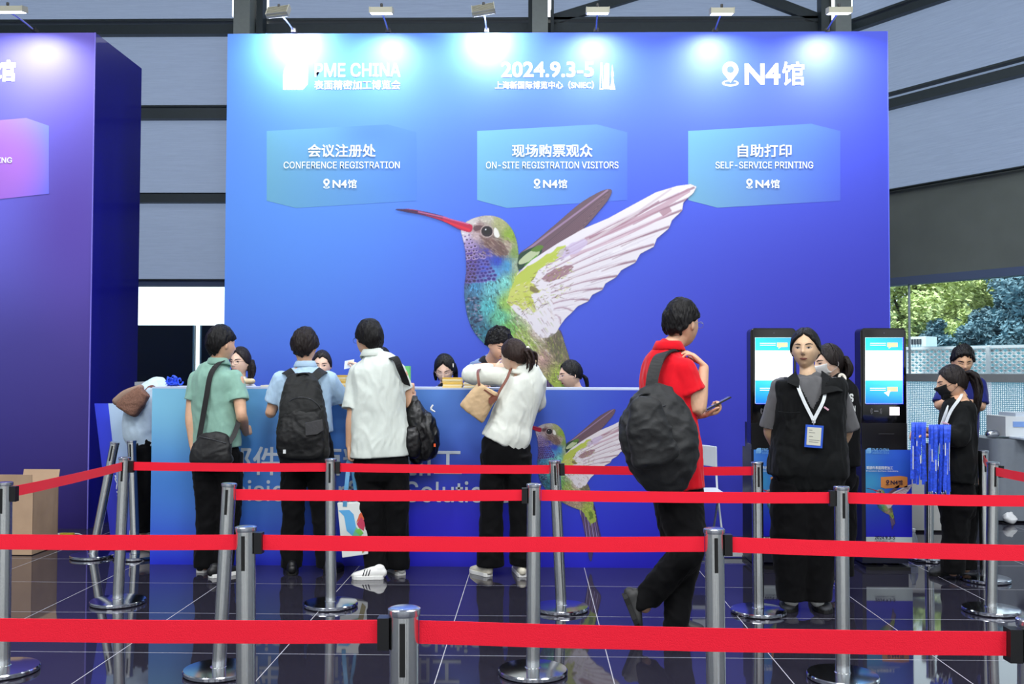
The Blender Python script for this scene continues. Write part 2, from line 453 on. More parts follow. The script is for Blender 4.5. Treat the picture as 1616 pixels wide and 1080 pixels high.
striplight(864, 868.5, -40, 31, 'white vertical strip light on the right side of the middle pillar')
striplight(1303, 1306.5, -40, 49, 'thin white vertical strip light on the left edge of the right pillar')
striplight(1328, 1333.5, -40, 38, 'white vertical strip light on the right edge of the right pillar')
# diagonal braces in the right bay
for (a, b_, c, d_), lb in ((((872, 32), (1030, -16), 0, 0), 'dark diagonal steel brace rising to the right beside the middle pillar'), (((1180, -12), (1298, 33), 0, 0), 'dark diagonal steel brace falling to the right pillar')):
    p, q = at(*a, YB+0.0), at(*b_, YB+0.0); dvec = (q-p)
    ang = math.atan2(dvec.z, dvec.x); L = dvec.length
    o = boxo('steel_brace', (p+q)/2, (L, 0.08, 0.13), dark_frame, rot=Matrix.Rotation(-ang, 3, 'Y'))
    tag(o, lb, 'brace', 'steel braces')
# low dark panels outside the left window band
dp = mat('dark_tinted_board', (20, 26, 42), 0.5, noise_amt=0.05)
for a, c, lb in ((150, 291, 'tall dark navy board behind the window beside the purple tower'), (300, 372, 'tall dark navy board behind the window beside the booth wall')):
    z1 = zb(511); X0, X1 = xb(a), xb(c)
    t = empty('tinted_board', ((X0+X1)/2, YB+0.5, 0), lb, 'board', 'dark boards behind the left window')
    boxo('panel', ((X0+X1)/2, YB+0.5, z1/2), (X1-X0, 0.05, z1), dp, t)
    boxo('edge_trim', (X1-0.012 if a < 200 else X0+.012, YB+0.465, z1/2), (0.02, 0.02, z1), mat('pale_blue_edge', (150, 190, 215), 0.4), t)

# ------------------------------------------------------------------ angled window wall on the right
W0 = Vector((xb(1333), YB, 0)); WD = Vector((.567, -.823, 0)).normalized(); WN = Vector((-.823, -.567, 0)).normalized()
def wcoord(px, py):
    d = ray(px, py); n = WN; t = (W0-CAM).dot(n)/d.dot(n); p = CAM+d*t
    return (p-W0).dot(WD), p.z
WROT = Matrix((WD, -WN, Vector((0, 0, 1)))).transposed()
def wbox(bm, s0, s1, z0, z1, off, th):
    c = W0+WD*((s0+s1)/2)-WN*off; box(bm, (c.x, c.y, (z0+z1)/2), (s1-s0, th, z1-z0), WROT)
SE = 8.0
def wz(px, py): return wcoord(px, py)[1]
zr = dict(b1t=wz(1402, 28), b1b=wz(1402, 40), b2a=wz(1402, 148), b2b=wz(1402, 151.5), b2c=wz(1402, 159), b2d=wz(1402, 173),
          b3=wz(1402, 300), b4=wz(1402, 440), wt=wz(1402, 452), rt=wz(1432, 590), rb=wz(1432, 602))
bm = B()
wbox(bm, 0, SE, wz(1402, 31), wz(1402, 20), 0, .1); wbox(bm, 0, SE, wz(1402, 16), wz(1402, 12), 0, .1)
wbox(bm, 0, SE, zr['b2b'], zr['b2a'], 0, .1); wbox(bm, 0, SE, zr['b2d'], zr['b2c'], 0, .12)
wbox(bm, 0, SE, zr['b3']-.012, zr['b3'], 0, .1)
o = obj('trim_right', bm, dark_frame); struct(o)
bm = B(); wbox(bm, 0, SE, zr['wt'], zr['b4'], .03, .16)
o = obj('window_2', bm, mat('blue_grey_frame')); struct(o)
wl = [('top', zr['b2a']+1.6, wz(1402, 20), 'window_upper'), ]
for nm, za, zc, dark in (('topmost', wz(1402, 18), ZTOP, 0), ('upper', zr['b2c'], wz(1402, 18), 0), ('middle', zr['b3'], zr['b2c'], 0), ('lowest, darker', zr['b4'], zr['b3'], 1)):
    q0 = W0-WN*.07; q1 = W0+WD*SE-WN*.07
    o = quad_uv('roller_blind', (q0.x, q0.y, za), (q1.x, q1.y, za), (q1.x, q1.y, zc), (q0.x, q0.y, zc), mat('olive_blind_fabric', (112, 120, 116), 0.9, noise_amt=0.06, noise_scale=3, bump=.1, bump_stretch=(1, 1, 10)) if dark else blindm)
    tag(o, f'{nm} wide fabric blind on the slanting right window wall', 'blind', 'fabric blinds on the right wall')
bm = B(); wbox(bm, 0, SE, zr['rb'], zr['rt'], 0, .12); wbox(bm, 0, SE, 0, .1, 0, .12)
o = obj('trim_rail', bm, mat('grey_rail', (158, 164, 166), 0.5, noise_amt=.04)); struct(o)
# dotted film on the lower glass
def film_mat():
    m = bpy.data.materials.new('dotted_white_window_film'); m.use_nodes = True; nt = m.node_tree; b = nt.nodes['Principled BSDF']
    uv = nt.nodes.new('ShaderNodeUVMap'); mp = nt.nodes.new('ShaderNodeMapping'); mp.inputs['Scale'].default_value = (330, 56, 1)
    nt.links.new(uv.outputs[0], mp.inputs[0])
    v = nt.nodes.new('ShaderNodeTexVoronoi'); v.inputs['Scale'].default_value = 1.0; v.inputs['Randomness'].default_value = .15
    nt.links.new(mp.outputs[0], v.inputs['Vector'])
    r = nt.nodes.new('ShaderNodeValToRGB'); r.color_ramp.elements[0].position = .28; r.color_ramp.elements[1].position = .42
    r.color_ramp.elements[0].color = (1, 1, 1, 1); r.color_ramp.elements[1].color = (0, 0, 0, 1)
    nt.links.new(v.outputs['Distance'], r.inputs[0])
    tr = nt.nodes.new('ShaderNodeBsdfTranslucent'); tr.inputs[0].default_value = (.88, .93, 1, 1)
    mi = nt.nodes.new('ShaderNodeMixShader'); tp = nt.nodes.new('ShaderNodeBsdfTransparent'); tp.inputs[0].default_value = (.62, .68, .80, 1)
    nt.links.new(r.outputs[0], mi.inputs[0]); nt.links.new(tp.outputs[0], mi.inputs[1]); nt.links.new(tr.outputs[0], mi.inputs[2])
    nt.links.new(mi.outputs[0], nt.nodes['Material Output'].inputs[0])
    return m
pA = W0-WN*0.02; pB = W0+WD*SE-WN*0.02
o = quad_uv('window_film', (pA.x, pA.y, .1), (pB.x, pB.y, .1), (pB.x, pB.y, zr['rb']), (pA.x, pA.y, zr['rb']), film_mat()); struct(o)
# glass panes
gl = bpy.data.materials.new('clear_glass'); gl.use_nodes = True
nt = gl.node_tree; g1 = nt.nodes.new('ShaderNodeBsdfTransparent'); g1.inputs[0].default_value = (.86, .93, .96, 1)
g2 = nt.nodes.new('ShaderNodeBsdfGlossy'); g2.inputs['Roughness'].default_value = 0.02
fm = nt.nodes.new('ShaderNodeFresnel'); fm.inputs[0].default_value = 1.35; mi = nt.nodes.new('ShaderNodeMixShader')
nt.links.new(fm.outputs[0], mi.inputs[0]); nt.links.new(g1.outputs[0], mi.inputs[1]); nt.links.new(g2.outputs[0], mi.inputs[2]); nt.links.new(mi.outputs[0], nt.nodes['Material Output'].inputs[0])
bm = B(); wbox(bm, 0, SE, zr['rt'], zr['wt'], .05, .012); o = obj('window_3', bm, gl); struct(o)
sj = wcoord(1431, 500)[0]; bm = B(); wbox(bm, sj, sj+.014, zr['rt'], zr['wt'], .04, .03); o = obj('trim_joint', bm, mat('pale_pane_joint', (170, 186, 196), .4)); struct(o)
bm = B(); box(bm, ((XL+xb(372))/2, YB+.08, zb(452)/2), (xb(372)-XL, .012, zb(452))); o = obj('window_4', bm, gl); struct(o)
# right side wall closing the hall (from the end of the window wall to the rear)
WE = W0+WD*SE
o = boxo('wall_right', (9.05, 0, 3.7), (0.1, 16.4, 7.4), hallgrey); struct(o)

# outside: expanded-metal railing, air conditioner, trees
rail_c = W0-WN*3.0
def obox(bm, s0, s1, z0, z1, off, th):
    c = W0+WD*((s0+s1)/2)-WN*off; box(bm, (c.x, c.y, (z0+z1)/2), (s1-s0, th, z1-z0), WROT)
def zoff(px, py, off):
    d = ray(px, py); t = (W0-WN*off-CAM).dot(WN)/d.dot(WN); return (CAM+d*t).z
def soff(px, py, off):
    d = ray(px, py); t = (W0-WN*off-CAM).dot(WN)/d.dot(WN); return (CAM+d*t-W0).dot(WD)
ro = 2.5
zt, zbm = zoff(1500, 548, ro), zoff(1500, 592, ro)
t = empty('mesh_railing', W0-WN*ro+WD*3, 'white expanded metal railing with diamond lattice outside the right window', 'railing')
wm = mat('white_painted_metal', (244, 247, 250), 0.4)
bm = B(); obox(bm, -4, 9, zt-.03, zt+.01, ro, .06); obox(bm, -4, 9, zbm, zbm+.03, ro, .06); obj('rail', bm, wm, t)
for px in (1430, 1562, 1694, 1300):
    s = soff(px, 570, ro); bm = B(); obox(bm, s-.025, s+.025, 0, zt, ro-.03, .05); obj('post', bm, wm, t)
bm = B()
sx, sz = .125, .040
nr = int((zt-zbm)/sz)
for r in range(nr+1):
    for c in range(int(13/sx)):
        s = -4+c*sx+(sx/2 if r % 2 else 0); z = zbm+r*sz+.02
        if z+sz > zt: continue
        for dx, dz in ((sx/2, sz), (-sx/2, sz)):
            a = W0+WD*s-WN*ro+Vector((0, 0, z)); b_ = W0+WD*(s+dx)-WN*ro+Vector((0, 0, z+dz))
            dv = b_-a; L = dv.length; xax = dv.normalized(); yax = WN.copy(); zax = xax.cross(yax)
            box(bm, (a+b_)/2, (L*1.08, .02, .025), Matrix((xax, yax, zax)).transposed())
obj('lattice', bm, wm, t)
# pale board behind the railing (parapet glass)
t = empty('air_conditioner', W0-WN*4+WD*soff(1453, 540, 4), 'small white air conditioner unit with dark grille on the wall outside', 'air conditioner')
s0, s1 = soff(1445, 540, 4), soff(1470, 540, 4); za, zc = zoff(1450, 548, 4), zoff(1450, 532, 4)
bm = B(); obox(bm, s0, s1, za, zc, 4, .3); obj('housing', bm, mat('white_painted_metal'), t, bevel=.01)
bm = B()
for i in range(4): obox(bm, s0+.03+i*.05, s0+.06+i*.05, za+.04, zc-.04, 3.84, .02)
obj('grille', bm, mat('grille_dark', (60, 66, 75), .5), t)
bm = B(); obox(bm, -4, 9, 0, za, 4.2, .8); o = obj('outer_wall', bm, mat('outdoor_render_wall', (96, 150, 164), .8, noise_amt=.08)); tag(o, 'low blue green rendered wall outside that carries the white air conditioner', 'wall')

leafmats = [mat('leaf_yellow_green', (206, 218, 150), .6, noise_amt=.3, noise_scale=1.5), mat('leaf_mid_green', (136, 164, 146), .6, noise_amt=.4, noise_scale=1.2), mat('leaf_blue_green', (112, 144, 156), .65, noise_amt=.4, noise_scale=1.5)]
bark = mat('tree_bark', (84, 76, 66), .9, noise_amt=.2, bump=.4)
def tree(base, blobs, n, m, label, seed):
    rr = random.Random(seed)
    t = empty('tree', base, label, 'tree', 'trees outside the right window')
    bm = B()
    top = Vector(base)+Vector((0, 0, 4.5))
    tube(bm, [(*base, .16), (base[0]+.1, base[1], base[2]+2, .12), (top.x, top.y, top.z, .06)], 8, 4)
    for c, r in blobs[:5]:
        tube(bm, [(base[0]+.05, base[1], base[2]+1.5, .08), ((base[0]+c[0])/2, (base[1]+c[1])/2, (base[2]+1.8+c[2])/2, .05), (*c, .02)], 6, 3)
    obj('trunk', bm, bark, t, True)
    vs, fs = [], []; sub = []
    for c, r in blobs:
        for _ in range(int(9+r*8)):
            u = Vector((rr.gauss(0, 1), rr.gauss(0, 1), rr.gauss(0, .8))).normalized()*r*rr.random()**.5
            sub.append((Vector(c)+u, r*rr.uniform(.18, .42)))
    for i in range(n):
        c, r = rr.choice(sub)
        u = Vector((rr.gauss(0, 1), rr.gauss(0, 1), rr.gauss(0, .7))).normalized()*r*(rr.random()**.35)
        p = Vector(c)+u
        a = Vector((rr.gauss(0, 1), rr.gauss(0, 1), rr.gauss(0, .6))).normalized(); b_ = a.cross(Vector((rr.gauss(0, 1), rr.gauss(0, 1), rr.gauss(0, 1)))).normalized()
        l = rr.uniform(.035, .075); w = l*.42; k = len(vs)
        vs += [p-a*l, p+b_*w+a*.2*l, p+a*l, p-b_*w+a*.2*l]; fs.append((k, k+1, k+2, k+3))
    me = bpy.data.meshes.new('foliage'); me.from_pydata(vs, [], fs); me.update()
    link('foliage', me, m, t)
def tpos(px, py, Y): p = at(px, py, Y); return (p.x, p.y, p.z)
def gpos(px, Y): p = at(px, 600, Y); return (p.x, p.y, -.25)
tree(gpos(1455, 20), [(tpos(1415, 505, 19.5), .9), (tpos(1470, 472, 20), .8), (tpos(1520, 462, 20), .7), (tpos(1408, 465, 20), .9), (tpos(1500, 524, 19), .5), (tpos(1465, 514, 19), .42), (tpos(1555, 480, 20), .5), (tpos(1600, 447, 19.5), .6), (tpos(1565, 455, 20), .6)], 30000, leafmats[0], 'tree with loose yellow green leaves outside beside the booth wall', 1)
tree(gpos(1540, 23), [(tpos(1455, 505, 22.5), 1.2), (tpos(1520, 500, 22), 1.3), (tpos(1560, 440, 22), 1.4), (tpos(1480, 540, 22), .9), (tpos(1440, 450, 23), 1.4)], 36000, leafmats[1], 'mid green tree behind the yellow green one', 2)
tree(gpos(1610, 18), [(tpos(1615, 500, 17.5), .8), (tpos(1600, 535, 17.5), .7), (tpos(1560, 535, 18), .6), (tpos(1640, 470, 18), 1.0), (tpos(1575, 510, 18), .5), (tpos(1500, 545, 18.5), .45), (tpos(1600, 480, 18), .5)], 40000, leafmats[2], 'dark blue green tree at the right edge beyond the railing', 3)
# ------------------------------------------------------------------ printed hummingbird (painted procedurally into a colour attribute)
BX0, BY0, BX1, BY1 = 618, 284, 1106, 756
SS = 2
CW, CH = (BX1-BX0)*SS, (BY1-BY0)*SS
canvas = np.zeros((CH, CW, 4), np.float32)
def poly_mask(pts, x0, y0, x1, y1):
    """even-odd mask of polygon (px coords) in window (canvas ints)"""
    ys = np.arange(y0, y1)+.5; xs = np.arange(x0, x1)+.5
    m = np.zeros((len(ys), len(xs)), bool)
    P = [((x-BX0)*SS, (y-BY0)*SS) for x, y in pts]
    n = len(P)
    for i in range(n):
        xa, ya = P[i]; xb_, yb_ = P[(i+1) % n]
        if ya == yb_: continue
        c = (ys >= min(ya, yb_)) & (ys < max(ya, yb_))
        xi = xa+(ys-ya)*(xb_-xa)/(yb_-ya)
        m ^= c[:, None] & (xs[None, :] > xi[:, None])
    return m
def win(pts, pad=2):
    xs = [(p[0]-BX0)*SS for p in pts]; ys = [(p[1]-BY0)*SS for p in pts]
    return max(0, int(min(xs))-pad), max(0, int(min(ys))-pad), min(CW, int(max(xs))+pad+1), min(CH, int(max(ys))+pad+1)
def smooth_poly(pts, n=6):
    P = pts+pts[:3]; out = []
    for i in range(len(pts)):
        p0, p1, p2, p3 = [np.array(P[(i+k) % len(pts)], float) for k in range(4)]
        for k in range(n):
            t = k/n
            out.append(tuple(0.5*((2*p1)+(-p0+p2)*t+(2*p0-5*p1+4*p2-p3)*t*t+(-p0+3*p1-3*p2+p3)*t**3)))
    return out
def fillp(pts, col, a=1.0, clip=None, sm=False):
    if sm: pts = smooth_poly(pts)
    x0, y0, x1, y1 = win(pts)
    if x1 <= x0 or y1 <= y0: return
    m = poly_mask(pts, x0, y0, x1, y1)
    if clip is not None: m &= clip[y0:y1, x0:x1]
    w = canvas[y0:y1, x0:x1]
    L = np.array(lin(col))
    w[m, :3] = w[m, :3]*(1-a)+L*a
    w[m, 3] = np.maximum(w[m, 3], 1.0)
def stroke(p, q, w0, w1, col, a=1.0, clip=None, bend=0.0):
    p = np.array(p, float); q = np.array(q, float); d = q-p; L = math.hypot(*d)+1e-6; nrm = np.array((-d[1], d[0]))/L
    up, dn = [], []
    for t in (0, .25, .5, .75, 1):
        c = p+d*t+nrm*bend*math.sin(PI*t); w = (w0+(w1-w0)*t)/2
        up.append(tuple(c+nrm*w)); dn.append(tuple(c-nrm*w))
    fillp(up+dn[::-1], col, a, clip)
def mask_of(pts):
    m = np.zeros((CH, CW), bool); x0, y0, x1, y1 = win(pts); m[y0:y1, x0:x1] = poly_mask(pts, x0, y0, x1, y1); return m
def idw(ctrl):
    C = np.array([(c[0], c[1]) for c in ctrl], float); V = np.array([c[2] for c in ctrl], float)
    def f(x, y):
        d = (C[:, 0]-x)**2+(C[:, 1]-y)**2+4; w = 1/d**1.6
        return (V*w[:, None]).sum(0)/w.sum()
    return f
br = random.Random(5)
def rough(pts, amp, step=4):
    out = []
    n = len(pts)
    for i in range(n):
        a, b_ = pts[i], pts[(i+1) % n]; L = math.hypot(b_[0]-a[0], b_[1]-a[1]); k = max(1, int(L/step))
        for j in range(k): out.append((a[0]+(b_[0]-a[0])*j/k+br.uniform(-amp, amp), a[1]+(b_[1]-a[1])*j/k+br.uniform(-amp, amp)))
    return out
# far wing
wing2 = [(817, 428), (818, 404), (840, 386), (880, 352), (915, 322), (945, 304), (960, 299), (966, 302), (960, 316), (944, 336), (930, 352), (915, 366), (885, 384), (850, 406)]
w2 = smooth_poly(wing2, 4); cl2 = mask_of(w2)
fillp(w2, (120, 96, 108))
for i in range(16):
    t = i/16; stroke((830+t*40, 415-t*10), (962-t*45, 302+t*60), 5, 1.5, (150, 120, 128) if i % 2 else (84, 62, 84), .55, cl2)
stroke((815, 408), (960, 300), 3.5, 2.5, (168, 140, 170), .9, cl2)
fillp([(817, 428), (817, 405), (845, 390), (856, 396), (848, 408), (835, 420)], (40, 78, 60), 1, cl2, True)
fillp([(820, 412), (838, 397), (852, 398), (842, 410), (822, 418)], (196, 206, 170), 1, cl2, True)
fillp([(828, 420), (838, 411), (848, 403), (842, 414), (832, 422)], (110, 170, 50), 1, cl2, True)
fillp([(838, 396), (850, 388), (858, 390), (850, 398)], (104, 140, 60), 1, cl2, True)
# tail
tail = [(850, 560), (880, 520), (892, 548), (899, 575), (906, 600), (913, 640), (922, 682), (914, 700), (900, 720), (893, 750), (886, 742), (880, 700), (868, 640), (858, 600)]
tm = smooth_poly(tail, 4); clt = mask_of(tm); fillp(tm, (86, 66, 120))
for i in range(26):
    t = i/25; x0 = 858+t*42; x1 = 872+t*48
    stroke((x0, 585+br.uniform(-10, 15)), (x1, 720-t*30), 3.2, 1.2, [(52, 34, 92), (200, 186, 214), (110, 84, 150), (70, 48, 110), (150, 120, 140)][i % 5], .9, clt)
fillp(rough([(868, 600), (888, 592), (906, 604), (905, 632), (892, 645), (880, 620)], 3), (176, 196, 84), .9, clt)
fillp(rough([(884, 606), (896, 603), (899, 622), (890, 628)], 2), (96, 130, 52), .8, clt)
# body
body = [(728, 364), (735, 352), (750, 344.5), (768, 341), (785, 343), (799, 351), (810, 365), (816, 382), (818.5, 402), (817.5, 425), (835, 450), (860, 490), (882, 522), (892, 546), (899, 572), (898, 592), (884, 606), (862, 600), (830, 588), (800, 572), (775, 553), (756, 535), (745, 519), (738, 500), (734, 476), (733, 455), (736, 430), (735, 400), (731, 378)]
bp_ = smooth_poly(body, 5); clb = mask_of(bp_)
ctrl = [(745, 350, (214, 208, 206)), (768, 344, (196, 190, 178)), (790, 352, (178, 180, 130)), (805, 372, (150, 178, 70)), (813, 398, (142, 168, 96)), (815, 420, (168, 182, 160)),
        (756, 362, (150, 118, 118)), (752, 372, (196, 176, 178)), (772, 384, (140, 112, 106)), (790, 397, (118, 94, 88)), (800, 390, (196, 180, 166)),
        (733, 374, (226, 216, 226)), (740, 386, (170, 150, 200)), (745, 402, (104, 76, 158)), (748, 420, (84, 56, 140)), (740, 436, (96, 60, 110)), (770, 400, (86, 84, 190)), (785, 412, (54, 84, 196)), (764, 422, (76, 96, 204)),
        (780, 430, (96, 166, 214)), (800, 420, (84, 160, 206)), (750, 450, (78, 146, 184)), (775, 455, (128, 206, 214)), (797, 448, (132, 206, 196)), (743, 478, (70, 116, 150)), (770, 485, (100, 190, 196)),
        (750, 508, (72, 116, 146)), (765, 525, (60, 126, 146)), (788, 500, (112, 190, 158)), (800, 480, (160, 196, 104)), (803, 522, (120, 176, 92)), (780, 540, (70, 130, 136)),
        (815, 462, (200, 206, 98)), (822, 440, (196, 204, 84)), (832, 492, (226, 216, 202)), (850, 524, (216, 200, 194)), (818, 532, (160, 178, 96)), (836, 552, (164, 186, 92)), (856, 566, (186, 156, 146)),
        (872, 540, (120, 112, 92)), (888, 560, (134, 136, 96)), (886, 590, (170, 190, 88)), (830, 575, (176, 150, 136)), (800, 565, (120, 130, 110))]
fb = idw(ctrl)
for y in range(340, 608, 4):
    for x in range(728, 902, 4):
        c = fb(x+2, y+2); fillp([(x, y), (x+4, y), (x+4, y+4), (x, y+4)], tuple(c), 1, clb)
for i in range(5200):
    x, y = br.uniform(728, 900), br.uniform(340, 606); c = fb(x, y); k = br.uniform(.55, 1.45) if y > 435 else br.uniform(.78, 1.2)
    if 733 < x < 790 and 440 < y < 535 and br.random() < .3: k = .4
    c = tuple(min(255, v*k) for v in c)
    ang = (0.35+(x-745)*.006 if y < 400 else 1.35-(x-760)*.007)+br.uniform(-.5, .5); L = br.uniform(2.5, 7)
    if y < 372: L *= .6
    stroke((x, y), (x+math.cos(ang)*L, y+math.sin(ang)*L), br.uniform(.8, 1.8), .4, c, .85, clb)
# throat scales
for r_ in range(13):
    for c_ in range(8):
        x = 734+c_*6+(3 if r_ % 2 else 0)+r_*.2+br.uniform(-1.1, 1.1); y = 374+r_*6-c_*.6+br.uniform(-1.1, 1.1)
        if x > 738+r_*3.6+6: continue
        s = 1.6+.11*r_+br.uniform(-.3, .3)
        e = [(x+math.cos(a)*(s+1.1), y+math.sin(a)*(s*.8+.9)) for a in np.linspace(0, 2*PI, 9)[:-1]]
        fillp(e, (196, 176, 214) if r_ < 7 else (130, 120, 190), .8, clb)
        e = [(x+math.cos(a)*s, y-.5+math.sin(a)*s*.75) for a in np.linspace(0, 2*PI, 9)[:-1]]
        fillp(e, (64, 30, 78) if c_ < 3 else (54, 38, 130), .9, clb)
for i in range(70):
    x, y = br.uniform(736, 760), br.uniform(470, 530); s = br.uniform(1.2, 2.6)
    fillp([(x+math.cos(a)*s*1.3, y+math.sin(a)*s*.7) for a in np.linspace(0, 2*PI, 7)[:-1]], (40, 52, 88) if i % 3 else (150, 150, 176), .75, clb)
# main wing
wing = [(800, 478), (806, 458), (817, 432), (840, 411), (880, 385), (920, 362), (960, 345), (1000, 323), (1035, 304), (1068, 294), (1090, 291), (1099, 295), (1094, 305), (1086, 312), (1078, 320), (1076, 333), (1060, 348), (1055, 361), (1036, 377), (1031, 390), (1010, 401), (1002, 415), (980, 427), (972, 438), (955, 448), (950, 458), (934, 466), (928, 476), (911, 484), (903, 493), (892, 503), (884, 514), (877, 526), (868, 533), (854, 534), (842, 522), (830, 505), (815, 495)]
wp = wing; clw = mask_of(wp); fillp(wp, (234, 228, 234))
root = (812, 470)
ends = [(1096, 296), (1090, 312), (1076, 332), (1056, 358), (1032, 386), (1003, 412), (974, 436), (951, 456), (929, 474), (904, 492), (884, 512)]
for i, e in enumerate(ends):
    sx_, sy_ = 860+i*1.5, 412+i*8.5
    L = .9
    stroke((sx_, sy_), (sx_+(e[0]-sx_)*L, sy_+(e[1]-sy_)*L-2), 3, 5.5, (222, 208, 216), .8, clw, -4)
    stroke((sx_, sy_), e, 1.2, 2.2, (168, 132, 150), .75, clw, -4)
    if i < 9: stroke((sx_+(e[0]-sx_)*.6, sy_+(e[1]-sy_)*.6), e, 1.5, 4.5, (150, 108, 128), .5, clw, -2)
for k in range(60):
    i = br.randrange(len(ends)-1); t = br.random(); e = (ends[i][0]*(1-t)+ends[i+1][0]*t, ends[i][1]*(1-t)+ends[i+1][1]*t)
    a = br.uniform(.25, .7); b2 = min(1, a+br.uniform(.1, .3)); s_ = (850+i, 420+i*9)
    stroke((s_[0]+(e[0]-s_[0])*a, s_[1]+(e[1]-s_[1])*a), (s_[0]+(e[0]-s_[0])*b2, s_[1]+(e[1]-s_[1])*b2), 1, .5, (206, 196, 208) if k % 3 else (250, 248, 250), .7, clw)
# rosy bands near the leading edge
stroke((925, 380), (1088, 300), 10, 7, (190, 150, 166), .7, clw, 6); stroke((930, 377), (1040, 318), 4, 3, (160, 112, 132), .6, clw, 4)
stroke((900, 405), (1060, 335), 5, 4, (208, 176, 190), .7, clw, 4)
fillp([(1040, 335), (1056, 327), (1060, 333), (1046, 342)], (176, 132, 148), .8, clw)
stroke((818, 432), (1060, 298), 5, 3, (214, 200, 206), .9, clw, 10)
# green and brown shoulder feathers
fillp(rough(smooth_poly([(817, 434), (845, 414), (880, 392), (893, 388), (888, 402), (868, 416), (850, 428), (838, 446), (815, 452), (806, 460)], 4), 1.4), (194, 206, 84), .95, clw)
fillp(rough(smooth_poly([(806, 458), (835, 446), (850, 456), (852, 462), (838, 466), (842, 478), (828, 490), (812, 482), (800, 486)], 4), 1.6), (206, 212, 96), .9, clw)
fillp(rough(smooth_poly([(855, 440), (875, 426), (898, 418), (905, 424), (890, 436), (866, 446)], 3), 1.5), (160, 118, 128), .85, clw)
fillp(rough(smooth_poly([(838, 452), (850, 458), (848, 463), (836, 460)], 3), .8), (130, 110, 84), .8, clw)
fillp(rough(smooth_poly([(826, 462), (838, 472), (846, 488), (842, 494), (830, 480)], 3), .8), (200, 208, 92), .8, clw)
fillp(rough(smooth_poly([(880, 400), (900, 385), (925, 378), (922, 392), (900, 404), (885, 410)], 3), 1.5), (206, 190, 222), .7, clw)
for i in range(420):
    x = br.uniform(800, 900); y = br.uniform(385, 500)
    if y < 470-(x-800)*.9 or y > 520-(x-800)*.6: continue
    c = [(170, 184, 60), (222, 224, 130), (150, 130, 110), (120, 96, 92), (232, 222, 214)][br.randrange(5)]
    L = br.uniform(3, 8); ang = br.uniform(-.9, .4); stroke((x, y), (x+L*math.cos(ang), y+L*math.sin(ang)), 1.3, .4, c, .75, clw)
for i in range(160):
    x, y = br.uniform(800, 870), br.uniform(470, 560)
    L = br.uniform(5, 13); c = [(236, 226, 220), (176, 140, 140), (206, 190, 184), (168, 184, 84), (130, 92, 96)][br.randrange(5)]
    stroke((x, y), (x+L*.55, y+L*.8), 1.2, .4, c, .7, clb | clw)
fillp(rough([(866, 530), (884, 522), (896, 556), (899, 572), (880, 572), (868, 556)], 2), (118, 112, 92), .7, clb)
for i in range(160):
    x, y = br.uniform(862, 900), br.uniform(525, 590); stroke((x, y), (x+br.uniform(-1, 4), y+br.uniform(4, 9)), 1.3, .4, [(92, 84, 74), (150, 144, 110), (168, 178, 92), (180, 150, 140)][i % 4], .7, clb)
# face marks, eye, beak
fillp(rough(smooth_poly([(756, 372), (770, 378), (790, 382), (802, 396), (800, 404), (785, 403), (770, 392)], 4), 1), (126, 98, 92), .75, clb)
for i in range(150):
    x, y = br.uniform(755, 803), br.uniform(374, 404); stroke((x, y), (x+5, y+4), 1.2, .4, [(90, 66, 66), (196, 176, 164), (150, 120, 112)][i % 3], .6, clb)
fillp(smooth_poly([(781, 360), (786, 364), (789, 373), (785, 376), (780, 371)], 3), (240, 238, 232), .95)
fillp(smooth_poly([(748, 358), (762, 357), (761, 362), (750, 366)], 3), (96, 66, 76), .8)
ex, ey = 769, 366
for r_, c in ((10.5, (196, 180, 176)), (9.2, (60, 40, 48)), (8, (40, 24, 40)), (5, (14, 8, 16))):
    fillp([(ex+math.cos(a)*r_, ey+math.sin(a)*r_*.95) for a in np.linspace(0, 2*PI, 25)[:-1]], c)
fillp([(ex-2+math.cos(a)*1.2, ey-3+math.sin(a)*1.2) for a in np.linspace(0, 2*PI, 9)[:-1]], (235, 235, 240))
beak = [(623.5, 331), (650, 331), (690, 339), (715, 347), (735, 352), (746, 357), (743, 367), (728, 364), (700, 350), (670, 340.5), (640, 335)]
bkp = smooth_poly(beak, 4); clk = mask_of(bkp)
fillp(bkp, (196, 30, 84))
stroke((624, 331), (700, 343), 4, 6, (70, 36, 84), .95, clk, -1); stroke((660, 335), (740, 354), 2, 3, (214, 120, 170), .8, clk, -1)
stroke((700, 349), (742, 364), 2, 3.5, (232, 40, 70), .9, clk)
# -> downsample, mesh template in unit "photo px"
A = canvas.reshape(BY1-BY0, SS, BX1-BX0, SS, 4)
al = A[..., 3].mean((1, 3)); rgb = (A[..., :3]*A[..., 3:4]).sum((1, 3))/np.maximum(A[..., 3].sum((1, 3)), 1e-6)[..., None]
